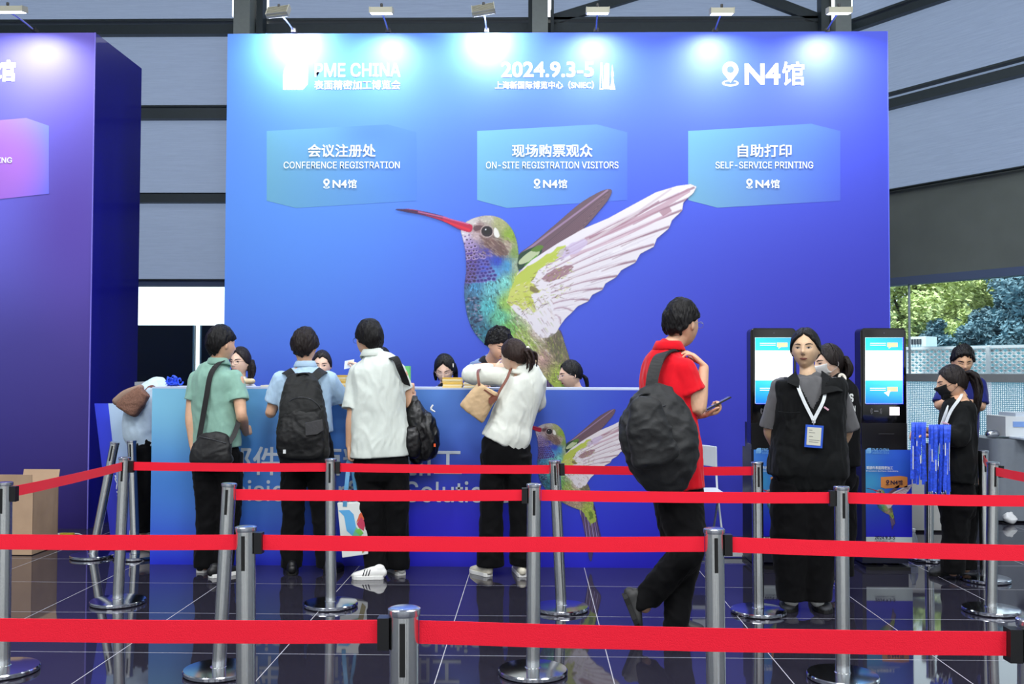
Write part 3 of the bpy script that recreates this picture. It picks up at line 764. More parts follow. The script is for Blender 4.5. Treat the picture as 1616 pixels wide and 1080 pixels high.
# spread colours one cell outwards so the soft edge has the feather colour
for _ in range(2):
    pad = np.pad(rgb, ((1, 1), (1, 1), (0, 0))); pa = np.pad((rgb.sum(2) > 0).astype(np.float32), 1)
    s = sum(pad[1+dy:pad.shape[0]-1+dy, 1+dx:pad.shape[1]-1+dx]*pa[1+dy:pa.shape[0]-1+dy, 1+dx:pa.shape[1]-1+dx, None] for dy in (-1, 0, 1) for dx in (-1, 0, 1))
    n_ = sum(pa[1+dy:pa.shape[0]-1+dy, 1+dx:pa.shape[1]-1+dx] for dy in (-1, 0, 1) for dx in (-1, 0, 1))
    hole = rgb.sum(2) == 0; rgb[hole] = (s/np.maximum(n_, 1)[..., None])[hole]
rgb = np.clip(rgb, 0, 1)**1.18*.80
def bird_mesh(name, tf, m, parent, step=1):
    """tf(px,py)->Vector for a photo pixel of the big bird"""
    R_, A_ = rgb[::step, ::step], al[::step, ::step]
    h, w = A_.shape
    keep = A_ > 0
    k2 = keep.copy(); k2[1:] |= keep[:-1]; k2[:-1] |= keep[1:]; k2[:, 1:] |= keep[:, :-1]; k2[:, :-1] |= keep[:, 1:]
    o00 = np.array(tf(BX0, BY0)); ox = (np.array(tf(BX1, BY0))-o00)/(BX1-BX0); oy = (np.array(tf(BX0, BY1))-o00)/(BY1-BY0)
    cell = k2[:-1, :-1] & k2[1:, :-1] & k2[:-1, 1:] & k2[1:, 1:]
    used = np.zeros_like(k2); used[:-1, :-1] |= cell; used[1:, :-1] |= cell; used[:-1, 1:] |= cell; used[1:, 1:] |= cell
    idx = -np.ones((h, w), int); idx[used] = np.arange(used.sum())
    yy, xx = np.nonzero(used)
    V = o00+np.outer((xx+.5)*step, ox)+np.outer((yy+.5)*step, oy)
    cy, cx = np.nonzero(cell)
    Fc = np.stack([idx[cy+1, cx], idx[cy+1, cx+1], idx[cy, cx+1], idx[cy, cx]], 1)
    me = bpy.data.meshes.new(name); me.from_pydata(V.tolist(), [], Fc.tolist()); me.update()
    ca = me.color_attributes.new('Col', 'FLOAT_COLOR', 'POINT')
    cc = np.concatenate([R_[yy, xx], A_[yy, xx][:, None]], 1).astype(np.float32); ca.data.foreach_set('color', cc.ravel())
    return link(name, me, m, parent)
bird_mat = mat_vcol('printed_feathers', .5, alpha=True)

# ------------------------------------------------------------------ main registration backdrop
YW = 8.65
def wp_(px, py, off=0.0): p = at(px, py, YW); return Vector((p.x, YW-off, p.z))
def rect_wall(px0, py0, px1, py1, Y, off=0.0):
    a, b_ = at(px0, (py0+py1)/2, Y), at(px1, (py0+py1)/2, Y); t, u = at((px0+px1)/2, py0, Y), at((px0+px1)/2, py1, Y)
    return a.x, b_.x, u.z, t.z
x0, x1 = at(356.5, 300, YW).x, at(1401.5, 300, YW).x; ztop = at(880, 51.5, YW).z
bd = empty('registration_backdrop', ((x0+x1)/2, YW+.4, 0), 'huge blue backdrop wall printed with a hummingbird and three registration boxes', 'backdrop wall')
boxo('wall_body', ((x0+x1)/2, YW+.41, ztop/2), (x1-x0, .8, ztop), mat('deep_blue_board', (44, 50, 190), .5, noise_amt=.03), bd)
gm = mat_grad('blue_print', (66, 120, 214), (58, 76, 212), (58, 70, 200), (44, 40, 166), .5,
              mid=[(0.05, .66, .45, .5, (76, 132, 220)), (.95, .35, .5, .5, (46, 48, 176))])
quad_uv('printed_face', (x0, YW-.002, 0), (x1, YW-.002, 0), (x1, YW-.002, ztop), (x0, YW-.002, ztop), gm, bd)
boxo('edge_strip', (x1+.004, YW+.01, ztop/2), (.008, .03, ztop), mat('light_blue_edge', (96, 110, 230), .4), bd)
def hexpanel(name, pts, Y, tl, bd_, parent, off=.004, fold=None):
    """translucent-looking printed box: polygon with gradient from left colour to right colour"""
    P = [at(px, py, Y) for px, py in pts]; P = [Vector((p.x, Y-off, p.z)) for p in P]
    me = bpy.data.meshes.new(name); me.from_pydata(P, [], [tuple(range(len(P)))[::-1]]); me.update()
    xs = [p.x for p in P]; zs = [p.z for p in P]; uv = me.uv_layers.new(name='UVMap')
    for lp in me.loops:
        p = P[lp.vertex_index]; uv.data[lp.index].uv = ((p.x-min(xs))/(max(xs)-min(xs)), (p.z-min(zs))/(max(zs)-min(zs)))
    return link(name, me, tl, parent)
bxm = [mat_grad('box_print_a', (92, 154, 184), (62, 108, 196), (90, 152, 184), (64, 114, 198), .5, mid=[(.75, .95, .4, .35, (60, 108, 196))]),
       mat_grad('box_print_b', (96, 156, 190), (66, 104, 204), (92, 152, 188), (60, 94, 200), .5),
       mat_grad('box_print_c', (88, 146, 190), (62, 94, 204), (98, 152, 180), (62, 84, 196), .5)]
pinm = white_print
def pin_icon(px, py, s, Y, off, parent, m, name='pin_icon'):
    """map pin: ring head, point, ground ellipse; (px,py) centre, s height in px"""
    bm = B(); N = 20
    def pt(x, y): p = at(px+x*s, py+y*s, Y); return Vector((p.x, Y-off, p.z))
    out = []; inn = []
    for i in range(N+1):
        a = math.radians(130)+math.radians(280)*i/N
        out.append(pt(math.cos(a)*.33, -.18-0+math.sin(a)*.33*1.0)); inn.append(pt(math.cos(a)*.15, -.18+math.sin(a)*.15))
    tip = pt(0, .36); bot = pt(0, -.03)
    vo = [bm.verts.new(v) for v in out]; vi = [bm.verts.new(v) for v in inn]
    for i in range(N): bm.faces.new((vo[i], vo[i+1], vi[i+1], vi[i]))
    vt = bm.verts.new(tip); vb = bm.verts.new(bot)
    bm.faces.new((vo[0], vi[0], vb, vt)); bm.faces.new((vo[N], vt, vb, vi[N]))
    e1 = []; e2 = []
    for i in range(25):
        a = 2*PI*i/24
        e1.append(bm.verts.new(pt(math.cos(a)*.34, .38+math.sin(a)*.13))); e2.append(bm.verts.new(pt(math.cos(a)*.26, .37+math.sin(a)*.07)))
    for i in range(24):
        if 16 < i < 20: continue
        bm.faces.new((e1[i], e1[i+1], e2[i+1], e2[i]))
    bmesh.ops.recalc_face_normals(bm, faces=bm.faces[:])
    return obj(name, bm, m, parent)
def wtext(body, px0, px1, ytop, ybot, Y, parent, m=None, bold=.0, off=.004, name='lettering'):
    a, b_ = at(px0, ybot, Y), at(px1, ybot, Y); h = at(px0, ytop, Y).z-a.z
    if body == 'N4馆':
        c_ = px0+(px1-px0)*.60; d_ = px0+(px1-px0)*.63
        wtext('馆', d_, px1, ytop, ybot, Y, parent, m, bold, off, name)
        return wtext('N4', px0, c_, ytop+(ybot-ytop)*.07, ybot-(ybot-ytop)*.04, Y, parent, m, bold*1.6, off, name)
    return text_mesh(name, body, (a.x, Y-off, a.z), (b_.x, Y-off, a.z), h, m or white_print, parent, bold)
def pme_logo(px0, py0, px1, py1, Y, off, parent, m, name='emblem'):
    """quarter-rounded block cut by thin slanting stripes"""
    bm = B(); w = px1-px0; h = py1-py0
    def pt(x, y): p = at(px0+x*w, py0+y*h, Y); return Vector((p.x, Y-off, p.z))
    def ytop(x): return 0.0 if x > .5 else .5-.5*math.sqrt(max(0, 1-((.5-x)/.5)**2))
    cuts = [(0, .13), (.16, .27), (.30, .39), (.42, .52), (.56, 1.0)]
    for a, c in cuts:
        n = 6; top = []; bot = []
        for i in range(n+1):
            x = a+(c-a)*i/n; top.append(pt(x, ytop(x)+0*.1)); 
            yb_ = 1.0 if x < .8 else 1-.2*(x-.8)/.2
            bot.append(pt(x, yb_))
        vt = [bm.verts.new(v) for v in top]; vb = [bm.verts.new(v) for v in bot]
        for i in range(n): bm.faces.new((vb[i], vb[i+1], vt[i+1], vt[i]))
    # solid upper part joins the stripes
    n = 12; vt = [bm.verts.new(pt(i/n, ytop(i/n))-Vector((0, .0005, 0))) for i in range(n+1)]; vb = [bm.verts.new(pt(i/n, .55)-Vector((0, .0005, 0))) for i in range(n+1)]
    for i in range(n): bm.faces.new((vb[i], vb[i+1], vt[i+1], vt[i]))
    return obj(name, bm, m, parent)
pme_logo(447, 97, 486, 142, YW, .004, bd, white_print)
wtext('PME CHINA', 497, 632, 100, 122, YW, bd, bold=.012); wtext('表面精密加工博览会', 496, 632, 127, 142, YW, bd, bold=.015)
wtext('2024.9.3-5', 791, 937, 98, 122.5, YW, bd, bold=.02); wtext('上海新国际博览中心（SNIEC）', 781, 937, 128.5, 141, YW, bd, bold=.015)
# small skyline icon of three towers
bm = B()
def ipt(x, y): p = at(x, y, YW); return Vector((p.x, YW-.004, p.z))
for poly in ([(946, 140), (948, 99), (949.5, 99), (947.5, 140)], [(949, 99), (950.5, 99), (952.5, 140), (951, 140)], [(946, 140), (952, 140), (952, 141.5), (946, 141.5)],
             [(953.5, 141), (954, 104), (957, 99.5), (961, 101), (961.5, 141), (959.5, 141), (959.3, 105), (955.8, 105), (955.7, 141)], [(956.4, 106), (958.8, 106), (958.8, 141), (956.4, 141)],
             [(966.2, 102), (967.6, 112), (968.4, 118), (967.6, 122), (968.2, 132), (964.6, 132), (965.2, 122), (964.4, 118), (965.2, 112)], [(964.5, 131), (968.5, 131), (970, 136), (971, 141.5), (962, 141.5), (963, 136)]):
    bm.faces.new([bm.verts.new(ipt(*q)) for q in poly])
bmesh.ops.recalc_face_normals(bm, faces=bm.faces[:]); obj('skyline_icon', bm, white_print, bd)
pin_icon(1152.5, 117, 38, YW, .004, bd, white_print); wtext('N4馆', 1175, 1269, 97.5, 135.5, YW, bd, bold=.015)
hexes = [([(421, 207), (612, 196.5), (657.5, 209), (657.5, 317), (467, 328.5), (421, 317)]), ([(753, 207), (942, 196.5), (990, 209), (990, 316), (800, 328.5), (753, 316)]), ([(1086, 207), (1280, 195.5), (1326, 207), (1326, 317), (1132, 328), (1086, 316)])]
ttl = [('会议注册处', 486, 593, 'CONFERENCE REGISTRATION', 448, 631, 510, 563), ('现场购票观众', 808, 935, 'ON-SITE REGISTRATION VISITORS', 767, 976, 842, 895), ('自助打印', 1164, 1249, 'SELF-SERVICE PRINTING', 1129, 1283, 1177, 1230)]
for k in range(3):
    hexpanel('registration_box', hexes[k], YW, bxm[k], None, bd, off=.003)
    c, a, b_, e, c0, c1, n0, n1 = ttl[k]
    wtext(c, a, b_, 228, 248.5, YW, bd, bold=.015, off=.006); wtext(e, c0, c1, 255.5, 266.5, YW, bd, bold=.003, off=.006)
    pin_icon(n0+5.5, 290, 15, YW, .006, bd, white_print); wtext('N4馆', n0+15, n1, 283.5, 297.5, YW, bd, bold=.015, off=.006)
bird_mesh('printed_hummingbird', lambda px, py: wp_(px, py, .008), bird_mat, bd)

# ------------------------------------------------------------------ clip-on floodlights
lamp_al = mat('ribbed_aluminium', (190, 188, 170), .45, .3)
lens_emit = mat('lit_lamp_lens', (235, 242, 255), .4, emit=7.0)
pole_al = mat('pale_lamp_arm', (150, 165, 230), .35, .2)
def floodlight(hx, hy, bx, by, Y, label, w=.19, tilt=0.0, power=16, aim=None, fwd=.36, lens=True, fold=0.0):
    head = at(hx, hy, Y-fwd); base = at(bx, by, Y); base = Vector((base.x, Y+.03, base.z+.02))
    t = empty('floodlight', base, label, 'floodlight', 'floodlights along the top of the blue walls')
    bm = B(); tube(bm, [(*base, .007), (*(base+(head-base)*.5+Vector((0, 0, .01))), .007), (*head, .007)], 8, 3); obj('arm', bm, pole_al, t, True)
    boxo('clamp', base+Vector((0, 0, .0)), (.04, .07, .035), black_plastic, t)
    target = aim if aim is not None else Vector((base.x+.04, Y, base.z-.22))
    d = (target-head).normalized() if not lens else Vector((0, .2, -1)).normalized(); xa = Vector((math.cos(tilt), 0, math.sin(tilt))); za = -d; ya = za.cross(xa).normalized(); xa = ya.cross(za).normalized()
    R = Matrix((xa, ya, za)).transposed()
    bm = B(); box(bm, head, (w, .10, .022), R)
    for i in range(7): box(bm, head+R@Vector((0, -.042+i*.014, .02)), (w, .004, .03), R)
    box(bm, head+R@Vector((w/2, 0, .012)), (.006, .104, .05), R); box(bm, head+R@Vector((-w/2, 0, .012)), (.006, .104, .05), R)
    obj('housing', bm, lamp_al, t)
    bm = B(); lathe(bm, [(.008, 0), (.012, .01), (.012, .03), (.004, .035)], head+Vector((0, 0, .04)), 10); obj('hanging_knob', bm, mat('dark_knob', (60, 60, 60), .4), t)
    boxo('lens', head+R@Vector((0, 0, -.014)), (w*.92, .085, .006), lens_emit, t, rot=R)
    rot = R.to_euler()
    area_lamp('floodlight_beam', head+R@Vector((0, 0, -.022)), rot, w*.9, .08, power, (.90, .97, 1.0), t, 150)
for hx, hy, bx, tl_, lb in ((440, 20, 463, -.08, 'leftmost aluminium floodlight on the big blue wall, above the conference registration box'), (602, 19, 612, 0, 'second aluminium floodlight from the left on the big blue wall'),
                            (763, 17, 768, .14, 'tilted aluminium floodlight above the date on the big blue wall'), (943, 19, 941, 0, 'aluminium floodlight right of the middle pillar above the big blue wall'),
                            (1139, 20, 1129, 0, 'aluminium floodlight above the large map pin'), (1324, 19, 1306, 0, 'rightmost aluminium floodlight on the big blue wall, before the right pillar')):
    floodlight(hx, hy, bx, 51, YW, lb, tilt=tl_, power=20, lens=(tl_ == 0))

# ------------------------------------------------------------------ purple tower on the left
YT0, YT1 = 8.79, 9.84
tx1 = at(151, 52, YT0).x; tz = at(100, 52, YT0).z
tw = empty('purple_tower', (tx1-1.2, (YT0+YT1)/2, 0), 'tall purple and navy printed tower wall at the left edge', 'display tower')
boxo('tower_body', (tx1-1.5, (YT0+YT1)/2+.005, tz/2), (3.0, YT1-YT0, tz), mat('navy_gloss_board', (22, 22, 150), .28, noise_amt=.04, coat=.3), tw)
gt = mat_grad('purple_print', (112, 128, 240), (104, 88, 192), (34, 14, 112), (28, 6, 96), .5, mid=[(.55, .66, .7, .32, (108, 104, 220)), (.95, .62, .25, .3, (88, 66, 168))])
xa_ = tx1-3.0
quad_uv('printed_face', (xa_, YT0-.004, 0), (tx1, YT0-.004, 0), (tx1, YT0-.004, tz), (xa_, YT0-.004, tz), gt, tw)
boxo('edge_strip', (tx1, YT0-.005, tz/2), (.008, .012, tz), mat('lilac_edge', (130, 120, 225), .4), tw)
hexpanel('registration_box', [(-190, 206), (42, 186.5), (78, 199), (78, 306), (-140, 330), (-190, 312)], YT0, mat_grad('pink_box_print', (236, 100, 190), (112, 128, 244), (240, 90, 170), (96, 104, 240), .5, mid=[(.78, .45, .3, .7, (170, 110, 214))]), None, tw, off=.007)
wtext('馆', -12, 25, 95, 129.5, YT0, tw, bold=.03, off=.007); wtext('N4', -78, -18, 97, 127, YT0, tw, bold=.03, off=.007)
wtext('SELF-SERVICE PRINTING', -132, 20, 249, 258, YT0, tw, bold=.012, off=.009)
floodlight(12, 17, 52, 50, YT0, 'aluminium floodlight on the purple tower at the left edge', w=.30, power=22, fwd=.42, aim=Vector((at(75, 70, YT0).x, YT0, at(75, 75, YT0).z)))

# ------------------------------------------------------------------ reception counter
YC = 7.2
cx0, cx1 = at(238.5, 750, YC).x, at(1092, 750, YC).x; cz = at(600, 612, YC).z
ct = empty('reception_counter', ((cx0+cx1)/2, YC+.32, 0), 'long blue reception counter printed with white slogan and small hummingbird', 'counter')
bm = B(); box(bm, ((cx0+cx1)/2, YC+.05, cz/2-.01), (cx1-cx0, .09, cz-.02)); box(bm, (cx0+.04, YC+.33, cz/2-.01), (.08, .56, cz-.02)); box(bm, (cx1-.04, YC+.33, cz/2-.01), (.08, .56, cz-.02))
obj('carcass', bm, mat('counter_side_blue', (70, 120, 205), .5), ct)
boxo('counter_top', ((cx0+cx1)/2, YC+.3, cz-.006), (cx1-cx0, .6, .012), mat('counter_laminate', (196, 206, 228), .35), ct)
mat('white_laminate', (226, 232, 240), .35)
gc = mat_grad('counter_print', (110, 180, 226), (28, 22, 186), (30, 44, 214), (26, 16, 180), .45, mid=[(.12, .62, .42, .62, (62, 128, 208)), (.55, .2, .35, .6, (34, 26, 196)), (.02, .95, .3, .5, (126, 194, 226))])
quad_uv('printed_face', (cx0, YC-.001, 0), (cx1, YC-.001, 0), (cx1, YC-.001, cz-.012), (cx0, YC-.001, cz-.012), gc, ct)
wtext('零部件表面精密加工', 305, 729, 704, 750, YC, ct, bold=.014, off=.004, m=mat('pale_lettering', (205, 216, 228), .5))
wtext('Precision Surface Solutions', 309, 806, 757, 791, YC, ct, off=.004, m=mat('pale_lettering'), bold=.006)
def smallbird(px, py):
    q = at(867+(px-769)*.53, 681.5+(py-366)*.53, YC); return Vector((q.x, YC-.006, q.z))
bird_mesh('printed_hummingbird', smallbird, bird_mat, ct)

# ------------------------------------------------------------------ self-service kiosks
YK = 7.25
def kiosk(px0, label, dx=0):
    s = FPX/YK
    def K(px, py, off=0): p = at(px0+(px-1358), py, YK); return Vector((p.x, YK-off, p.z))
    a, b_ = K(1358, 600), K(1430.5, 600); top = K(1394, 518).z; mid = K(1394, 702).z; cxk = (a.x+b_.x)/2; w = b_.x-a.x
    t = empty('self_service_kiosk', (cxk, YK+.12, 0), label, 'kiosk', 'self-service printing kiosks')
    # rounded head
    bm = B(); r = .035; P = []
    for (ccx, ccz, a0) in ((cxk+w/2-r, top-r, 0), (cxk-w/2+r, top-r, 90)):
        for i in range(7): an = math.radians(a0+i*15); P.append(Vector((ccx+r*math.cos(an), YK, ccz+r*math.sin(an))))
    P += [Vector((cxk-w/2, YK, mid)), Vector((cxk+w/2, YK, mid))]
    prism(bm, P, Vector((0, .13, 0))); bmesh.ops.recalc_face_normals(bm, faces=bm.faces[:])
    obj('head_unit', bm, mat('gloss_black_panel', (9, 9, 13), .14), t, bevel=.004)
    bm = B(); box(bm, (cxk, YK-.006, (top+K(0, 662).z)/2+.002), (w*.93, .008, top-K(0, 662).z-.03)); obj('bezel', bm, mat('bezel_black', (6, 6, 9), .08), t, bevel=.003)
    # screen
    p = [K(1364.5, 637, .012), K(1423.5, 637, .012), K(1423.5, 533, .012), K(1364.5, 533, .012)]
    sc = quad_uv('screen', *p, mat('screen_white', (250, 250, 250), .3, emit=1.1), t)
    m1 = mat_grad('screen_cyan', (30, 196, 206), (60, 150, 224), (60, 206, 214), (40, 190, 214), .3, emit=.85)
    m2 = mat_grad('screen_cyan_low', (50, 196, 206), (90, 214, 220), (30, 110, 226), (30, 130, 230), .3, emit=.85)
    blue = mat('screen_edge_blue', (30, 60, 240), .3, emit=.7)
    quad_uv('screen_banner', K(1364.8, 553.5, .013), K(1423.2, 553.5, .013), K(1423.2, 533.3, .013), K(1364.8, 533.3, .013), m1, sc)
    quad_uv('screen_banner', K(1364.8, 636.7, .013), K(1423.2, 636.7, .013), K(1423.2, 600.5, .013), K(1364.8, 600.5, .013), m2, sc)
    bm = B()
    for y_ in (541.5, 544.5, 612.5, 615.5):
        q = [K(1372, y_+1.0, .0136), K(1397, y_+1.0, .0136), K(1397, y_, .0136), K(1372, y_, .0136)]; bm.faces.new([bm.verts.new(v) for v in q])
    q = [K(1366, 638, .0115), K(1424.8, 638, .0115), K(1424.8, 532.5, .0115), K(1423.4, 532.5, .0115), K(1423.4, 637, .0115), K(1366, 637, .0115)]
    obj('screen_lines', bm, mat('screen_white'), sc)
    bm = B(); bm.faces.new([bm.verts.new(v) for v in q]); obj('screen_glow_edge', bm, blue, sc)
    orange = mat('screen_orange', (250, 190, 150), .3, emit=.95)
    for yy_ in (541, 611):
        bm = B(); q = [(1399, yy_), (1415.5, yy_), (1415.5, yy_+7), (1405, yy_+7), (1401, yy_+10), (1402, yy_+7), (1399, yy_+7)]
        bm.faces.new([bm.verts.new(K(x, y, .0138)) for x, y in q][::-1]); obj('speech_bubble', bm, orange, sc)
    bm = B(); bm.faces.new([bm.verts.new(K(x, y, .0142)) for x, y in ((1394, 620), (1404, 616), (1401, 626), (1398, 623))][::-1]); obj('paper_plane_icon', bm, mat('screen_white'), sc)
    bm = B(); c = K(1394, 526, .012); lathe(bm, [(.005, -.002), (.005, .002)], c, 12, Matrix.Rotation(PI/2, 3, 'X')); obj('camera_lens', bm, mat('lens_grey', (70, 70, 86), .1), t)
    boxo('card_reader_light', K(1410.5, 649, .014), (.068, .008, .06), mat('reader_glow', (255, 238, 246), .3, emit=1.3), t, bevel=.002)
    bm = B(); c = K(1382, 649, .0118)
    for r_ in (.03, .038):
        for sgn in (-1, 1):
            for i in range(6):
                an = math.radians(-35+i*70/6); an2 = math.radians(-35+(i+1)*70/6)
                pts = [c+Vector((sgn*rr*math.cos(q), 0, rr*.9*math.sin(q))) for rr, q in ((r_, an), (r_, an2), (r_+.003, an2), (r_+.003, an))]
                bm.faces.new([bm.verts.new(v) for v in pts])
    box(bm, c, (.03, .001, .006)); obj('contactless_symbol', bm, mat('grey_symbol', (120, 120, 126), .5), t)
    # lower body
    gz = K(0, 702).z
    boxo('printer_housing', (cxk, YK+.10, (K(0, 662).z+gz)/2), (w*.985, .22, K(0, 662).z-gz), mat('satin_black', (12, 12, 14), .35), t, bevel=.004)
    boxo('ticket_slot', K(1398, 685, .012), (.11, .006, .006), mat('slot_grey', (50, 50, 54), .3), t)
    boxo('pedestal', (cxk, YK+.14, gz/2+.02), (w*1.0, .30, gz-.04), mat('pedestal_dark_blue', (16, 18, 40), .4), t, bevel=.004)
    boxo('foot_plate', (cxk, YK+.14, .012), (w*.96, .42, .024), mat('satin_black'), t)
    g0, g1 = K(1359.5, 0).x, K(1431, 0).x
    zt_, zm_, zl_ = K(0, 703).z, K(0, 838).z, K(0, 859).z
    g = quad_uv('pedestal_graphic', (g0, YK-.0125, zm_), (g1, YK-.0125, zm_), (g1, YK-.0125, zt_), (g0, YK-.0125, zt_), mat_grad('kiosk_print', (62, 128, 208), (30, 70, 206), (20, 16, 190), (18, 14, 190), .45, mid=[(.1, .62, .6, .3, (60, 150, 200)), (.7, .8, .5, .3, (44, 96, 214))]), t)
    quad_uv('date_panel', (g0, YK-.0125, zl_), (g1, YK-.0125, zl_), (g1, YK-.0125, zm_), (g0, YK-.0125, zm_), mat('date_panel_grey', (196, 208, 208), .5), t)
    o_ = px0-1358; txm = mat('pale_blue_print', (120, 176, 226), .5); Y_ = YK; of = .015
    pme_logo(1366+o_, 707, 1374+o_, 715.5, Y_, of, g, txm)
    wtext('PME CHINA', 1375.5+o_, 1402+o_, 707.5, 712.5, Y_, g, txm, .012, of); wtext('表面精密加工博览会', 1375.5+o_, 1402+o_, 713.5, 716.5, Y_, g, txm, 0, of)
    wtext('零部件表面精密加工', 1366+o_, 1408+o_, 735.5, 741, Y_, g, white_print, .01, of); wtext('Precision Surface Solutions', 1366+o_, 1416+o_, 742, 744.3, Y_, g, white_print, 0, of)
    hexpanel('orange_label', [(1389+o_, 753), (1420+o_, 751), (1431+o_, 753), (1431+o_, 769), (1396+o_, 771), (1389+o_, 769)], Y_, mat('orange_print', (212, 136, 70), .5), None, g, off=.0145)
    dk = mat('dark_navy_print', (28, 24, 60), .5); wtext('N4馆', 1404+o_, 1423+o_, 757.5, 765, Y_, g, dk, .015, .017); pin_icon(1399.5+o_, 761.5, 8, Y_, .017, g, dk)
    bird_mesh('printed_hummingbird', lambda px, py: (lambda q: Vector((q.x, YK-.0145, q.z)))(at(1388+o_+(px-769)*.155, 776+(py-366)*.155, YK)), bird_mat, g, step=2)
    wtext('2024.9.3-5', 1379+o_, 1411+o_, 845.5, 851, Y_, t, dk, .01, of, name='date_lettering'); wtext('上海新国际博览中心（SNIEC）', 1378+o_, 1411+o_, 852.5, 855, Y_, t, dk, 0, of, name='date_lettering')
    return t
kiosk(1184.5, 'black self-service kiosk with lit screen behind the woman in the black vest')
kiosk(1358, 'black self-service kiosk with lit screen at the right end of the blue wall')
# ------------------------------------------------------------------ stanchions
PH_ = 0.88; PR = 0.0325
slot_m = mat('belt_slot_black', (14, 14, 14), .4); rubber = mat('black_rubber_ring', (12, 12, 13), .6)
def stanchion(tx, bx, by, label, cass=(), ty=None):
    """tx top px, (bx, by) base centre px on the floor"""
    g = fl(bx, by); Y = g.y
    top = at(tx, 588+(CAMZ-PH_)*FPX/Y, Y); tilt = Vector((top.x-g.x, 0, 0))
    t = empty('stanchion', (g.x, g.y, 0), label, 'queue barrier post', 'chrome queue barrier posts')
    ax = (Vector((0, 0, PH_))+tilt*1.0).normalized(); xa = Vector((0, 1, 0)).cross(ax).normalized(); ya = ax.cross(xa); R = Matrix((xa, ya, ax)).transposed()
    bm = B(); lathe(bm, [(.040, .014), (.040, .03), (PR, .034), (PR, PH_-.012), (PR-.002, PH_-.010)], g, 32, R); o = obj('pole', bm, chrome, t, 'auto')
    bm = B(); lathe(bm, [(PR+.0025, PH_-.016), (PR+.0035, PH_-.010), (PR+.0035, PH_-.002), (PR, PH_), (PR-.004, PH_+.001)], g, 32, R); obj('top_cap', bm, mat('cap_chrome', (210, 214, 220), .22, 1.0), t, 'auto')
    bm = B(); lathe(bm, [(.158, .004), (.161, .008), (.161, .020), (.157, .025), (.10, .029), (.045, .031)], g, 56); obj('base', bm, chrome_base, t, 'auto')
    bm = B(); lathe(bm, [(.150, 0), (.153, .005)], g, 40); obj('rubber_ring', bm, rubber, t)
    for sx_, sy_ in ((0, -1),):
        c = g+R@Vector((sx_*(PR+.0006), sy_*(PR+.0006), PH_-.085)); boxo('belt_slot', c, (.012, .004, .115), slot_m, t, rot=R, bevel=.0015)
    for sg in cass:
        c = g+R@Vector((sg*(PR+.012), 0, PH_-.055)); boxo('belt_head', c, (.026, .034, .070), black_plastic, t, rot=R, bevel=.004)
    t['_x'] = 0; del t['_x']
    return g, R
POST = {}
def st(key, *a, **k): POST[key] = stanchion(*a, **k)
st('A1', 522, 522, 957, 'chrome barrier post between the light blue shirt man and the white polo man', cass=(1,))
st('A2', 875, 886, 963, 'chrome barrier post in front of the small printed hummingbird', cass=(1,))
st('A3', 1195, 1197, 968, 'chrome barrier post left of the woman in the black vest, before the left kiosk')
st('A0', 197, 186, 953, 'chrome barrier post at the back left where a belt turns towards the camera', cass=(1,))
st('A4', 1567, 1564, 966, 'chrome barrier post at the far right, nearer one of the pair by the grey desk', cass=(1,))
st('B0', 8, 4, 1061, 'chrome barrier post cut by the left edge of the photo', cass=(1,))
st('B1', 362, 345, 1063, 'chrome barrier post in front of the man in the green polo')
st('B2', 843, 841, 1064, 'chrome barrier post in front of the woman in the white blouse', cass=(-1,))
st('B3', 1328, 1330, 1072, 'chrome barrier post in front of the right hip of the woman in the black vest', cass=(-1,))
gC1 = at(387, 700, 3.32); st('C1', 388, 388, 588+2198/3.32, 'large near chrome barrier post left of the middle of the photo', cass=(1,))
st('C2', 1127, 1150*1-18, 588+2198/3.30, 'large near chrome barrier post in front of the walking man in the red polo', cass=(1,))
st('D1', 638, 638, 588+2198/2.17, 'nearest chrome barrier post at the bottom of the photo', cass=(-1,))
st('D2', 1632, 1632, 588+2198/2.08, 'near chrome barrier post just beyond the right edge of the photo', cass=(-1,))
st('E1', 1551, 1555, 917, 'chrome barrier post at the far right, farther one of the pair by the grey desk')
st('E2', 1466, 1466, 884, 'dark chrome barrier post behind the lanyards of the masked woman')
st('E3', 208, 214, 881, 'chrome barrier post standing idle beside the left end of the counter')
st('E4', 182, 146, 880, 'leaning chrome barrier post before the sign boards left of the counter')
st('E5', 1625, 1625, 806, 'chrome barrier post beyond the grey desk at the right edge')
def belt(a, b_, label, sag=.004, z=.827, hh=.0255, ra=PR, group='red retractable barrier belts', clip_end=None):
    def pt(k):
        if isinstance(k, str): g, R = POST[k]; return g+R@Vector((0, 0, z))
        return Vector(k)
    p, q = pt(a), pt(b_); d = (q-p); d.z = 0; d.normalize()
    if isinstance(a, str): p = p+d*(ra+.001)
    if isinstance(b_, str): q = q-d*(ra+.001)
    n = 24; bm = B(); prev = None; nrm = Vector((-d.y, d.x, 0))*.0008
    for i in range(n+1):
        t = i/n; c = p.lerp(q, t)-Vector((0, 0, sag*4*t*(1-t)))+nrm*math.sin(i*.9)*1.5
        u = Vector((0, 0, hh))
        ring = [bm.verts.new(c-u-nrm), bm.verts.new(c+u-nrm), bm.verts.new(c+u+nrm), bm.verts.new(c-u+nrm)]
        if prev:
            for k in range(4): bm.faces.new((prev[k], prev[(k+1) % 4], ring[(k+1) % 4], ring[k]))
        else: bm.faces.new(ring[::-1])
        prev = ring
    bm.faces.new(prev)
    bmesh.ops.recalc_face_normals(bm, faces=bm.faces[:])
    o = obj('barrier_belt', bm, red_belt, None); tag(o, label, 'barrier belt', group)
    return o
belt('A0', 'A1', 'red belt of the farthest row passing the man in the green polo')
belt('A1', 'A2', 'red belt of the farthest row passing white polo man and white blouse woman')
belt('A2', 'A3', 'red belt of the farthest row running behind the man in the red polo')
belt('B0', 'A0', 'red belt slanting from the post at the left edge back to the idle posts')
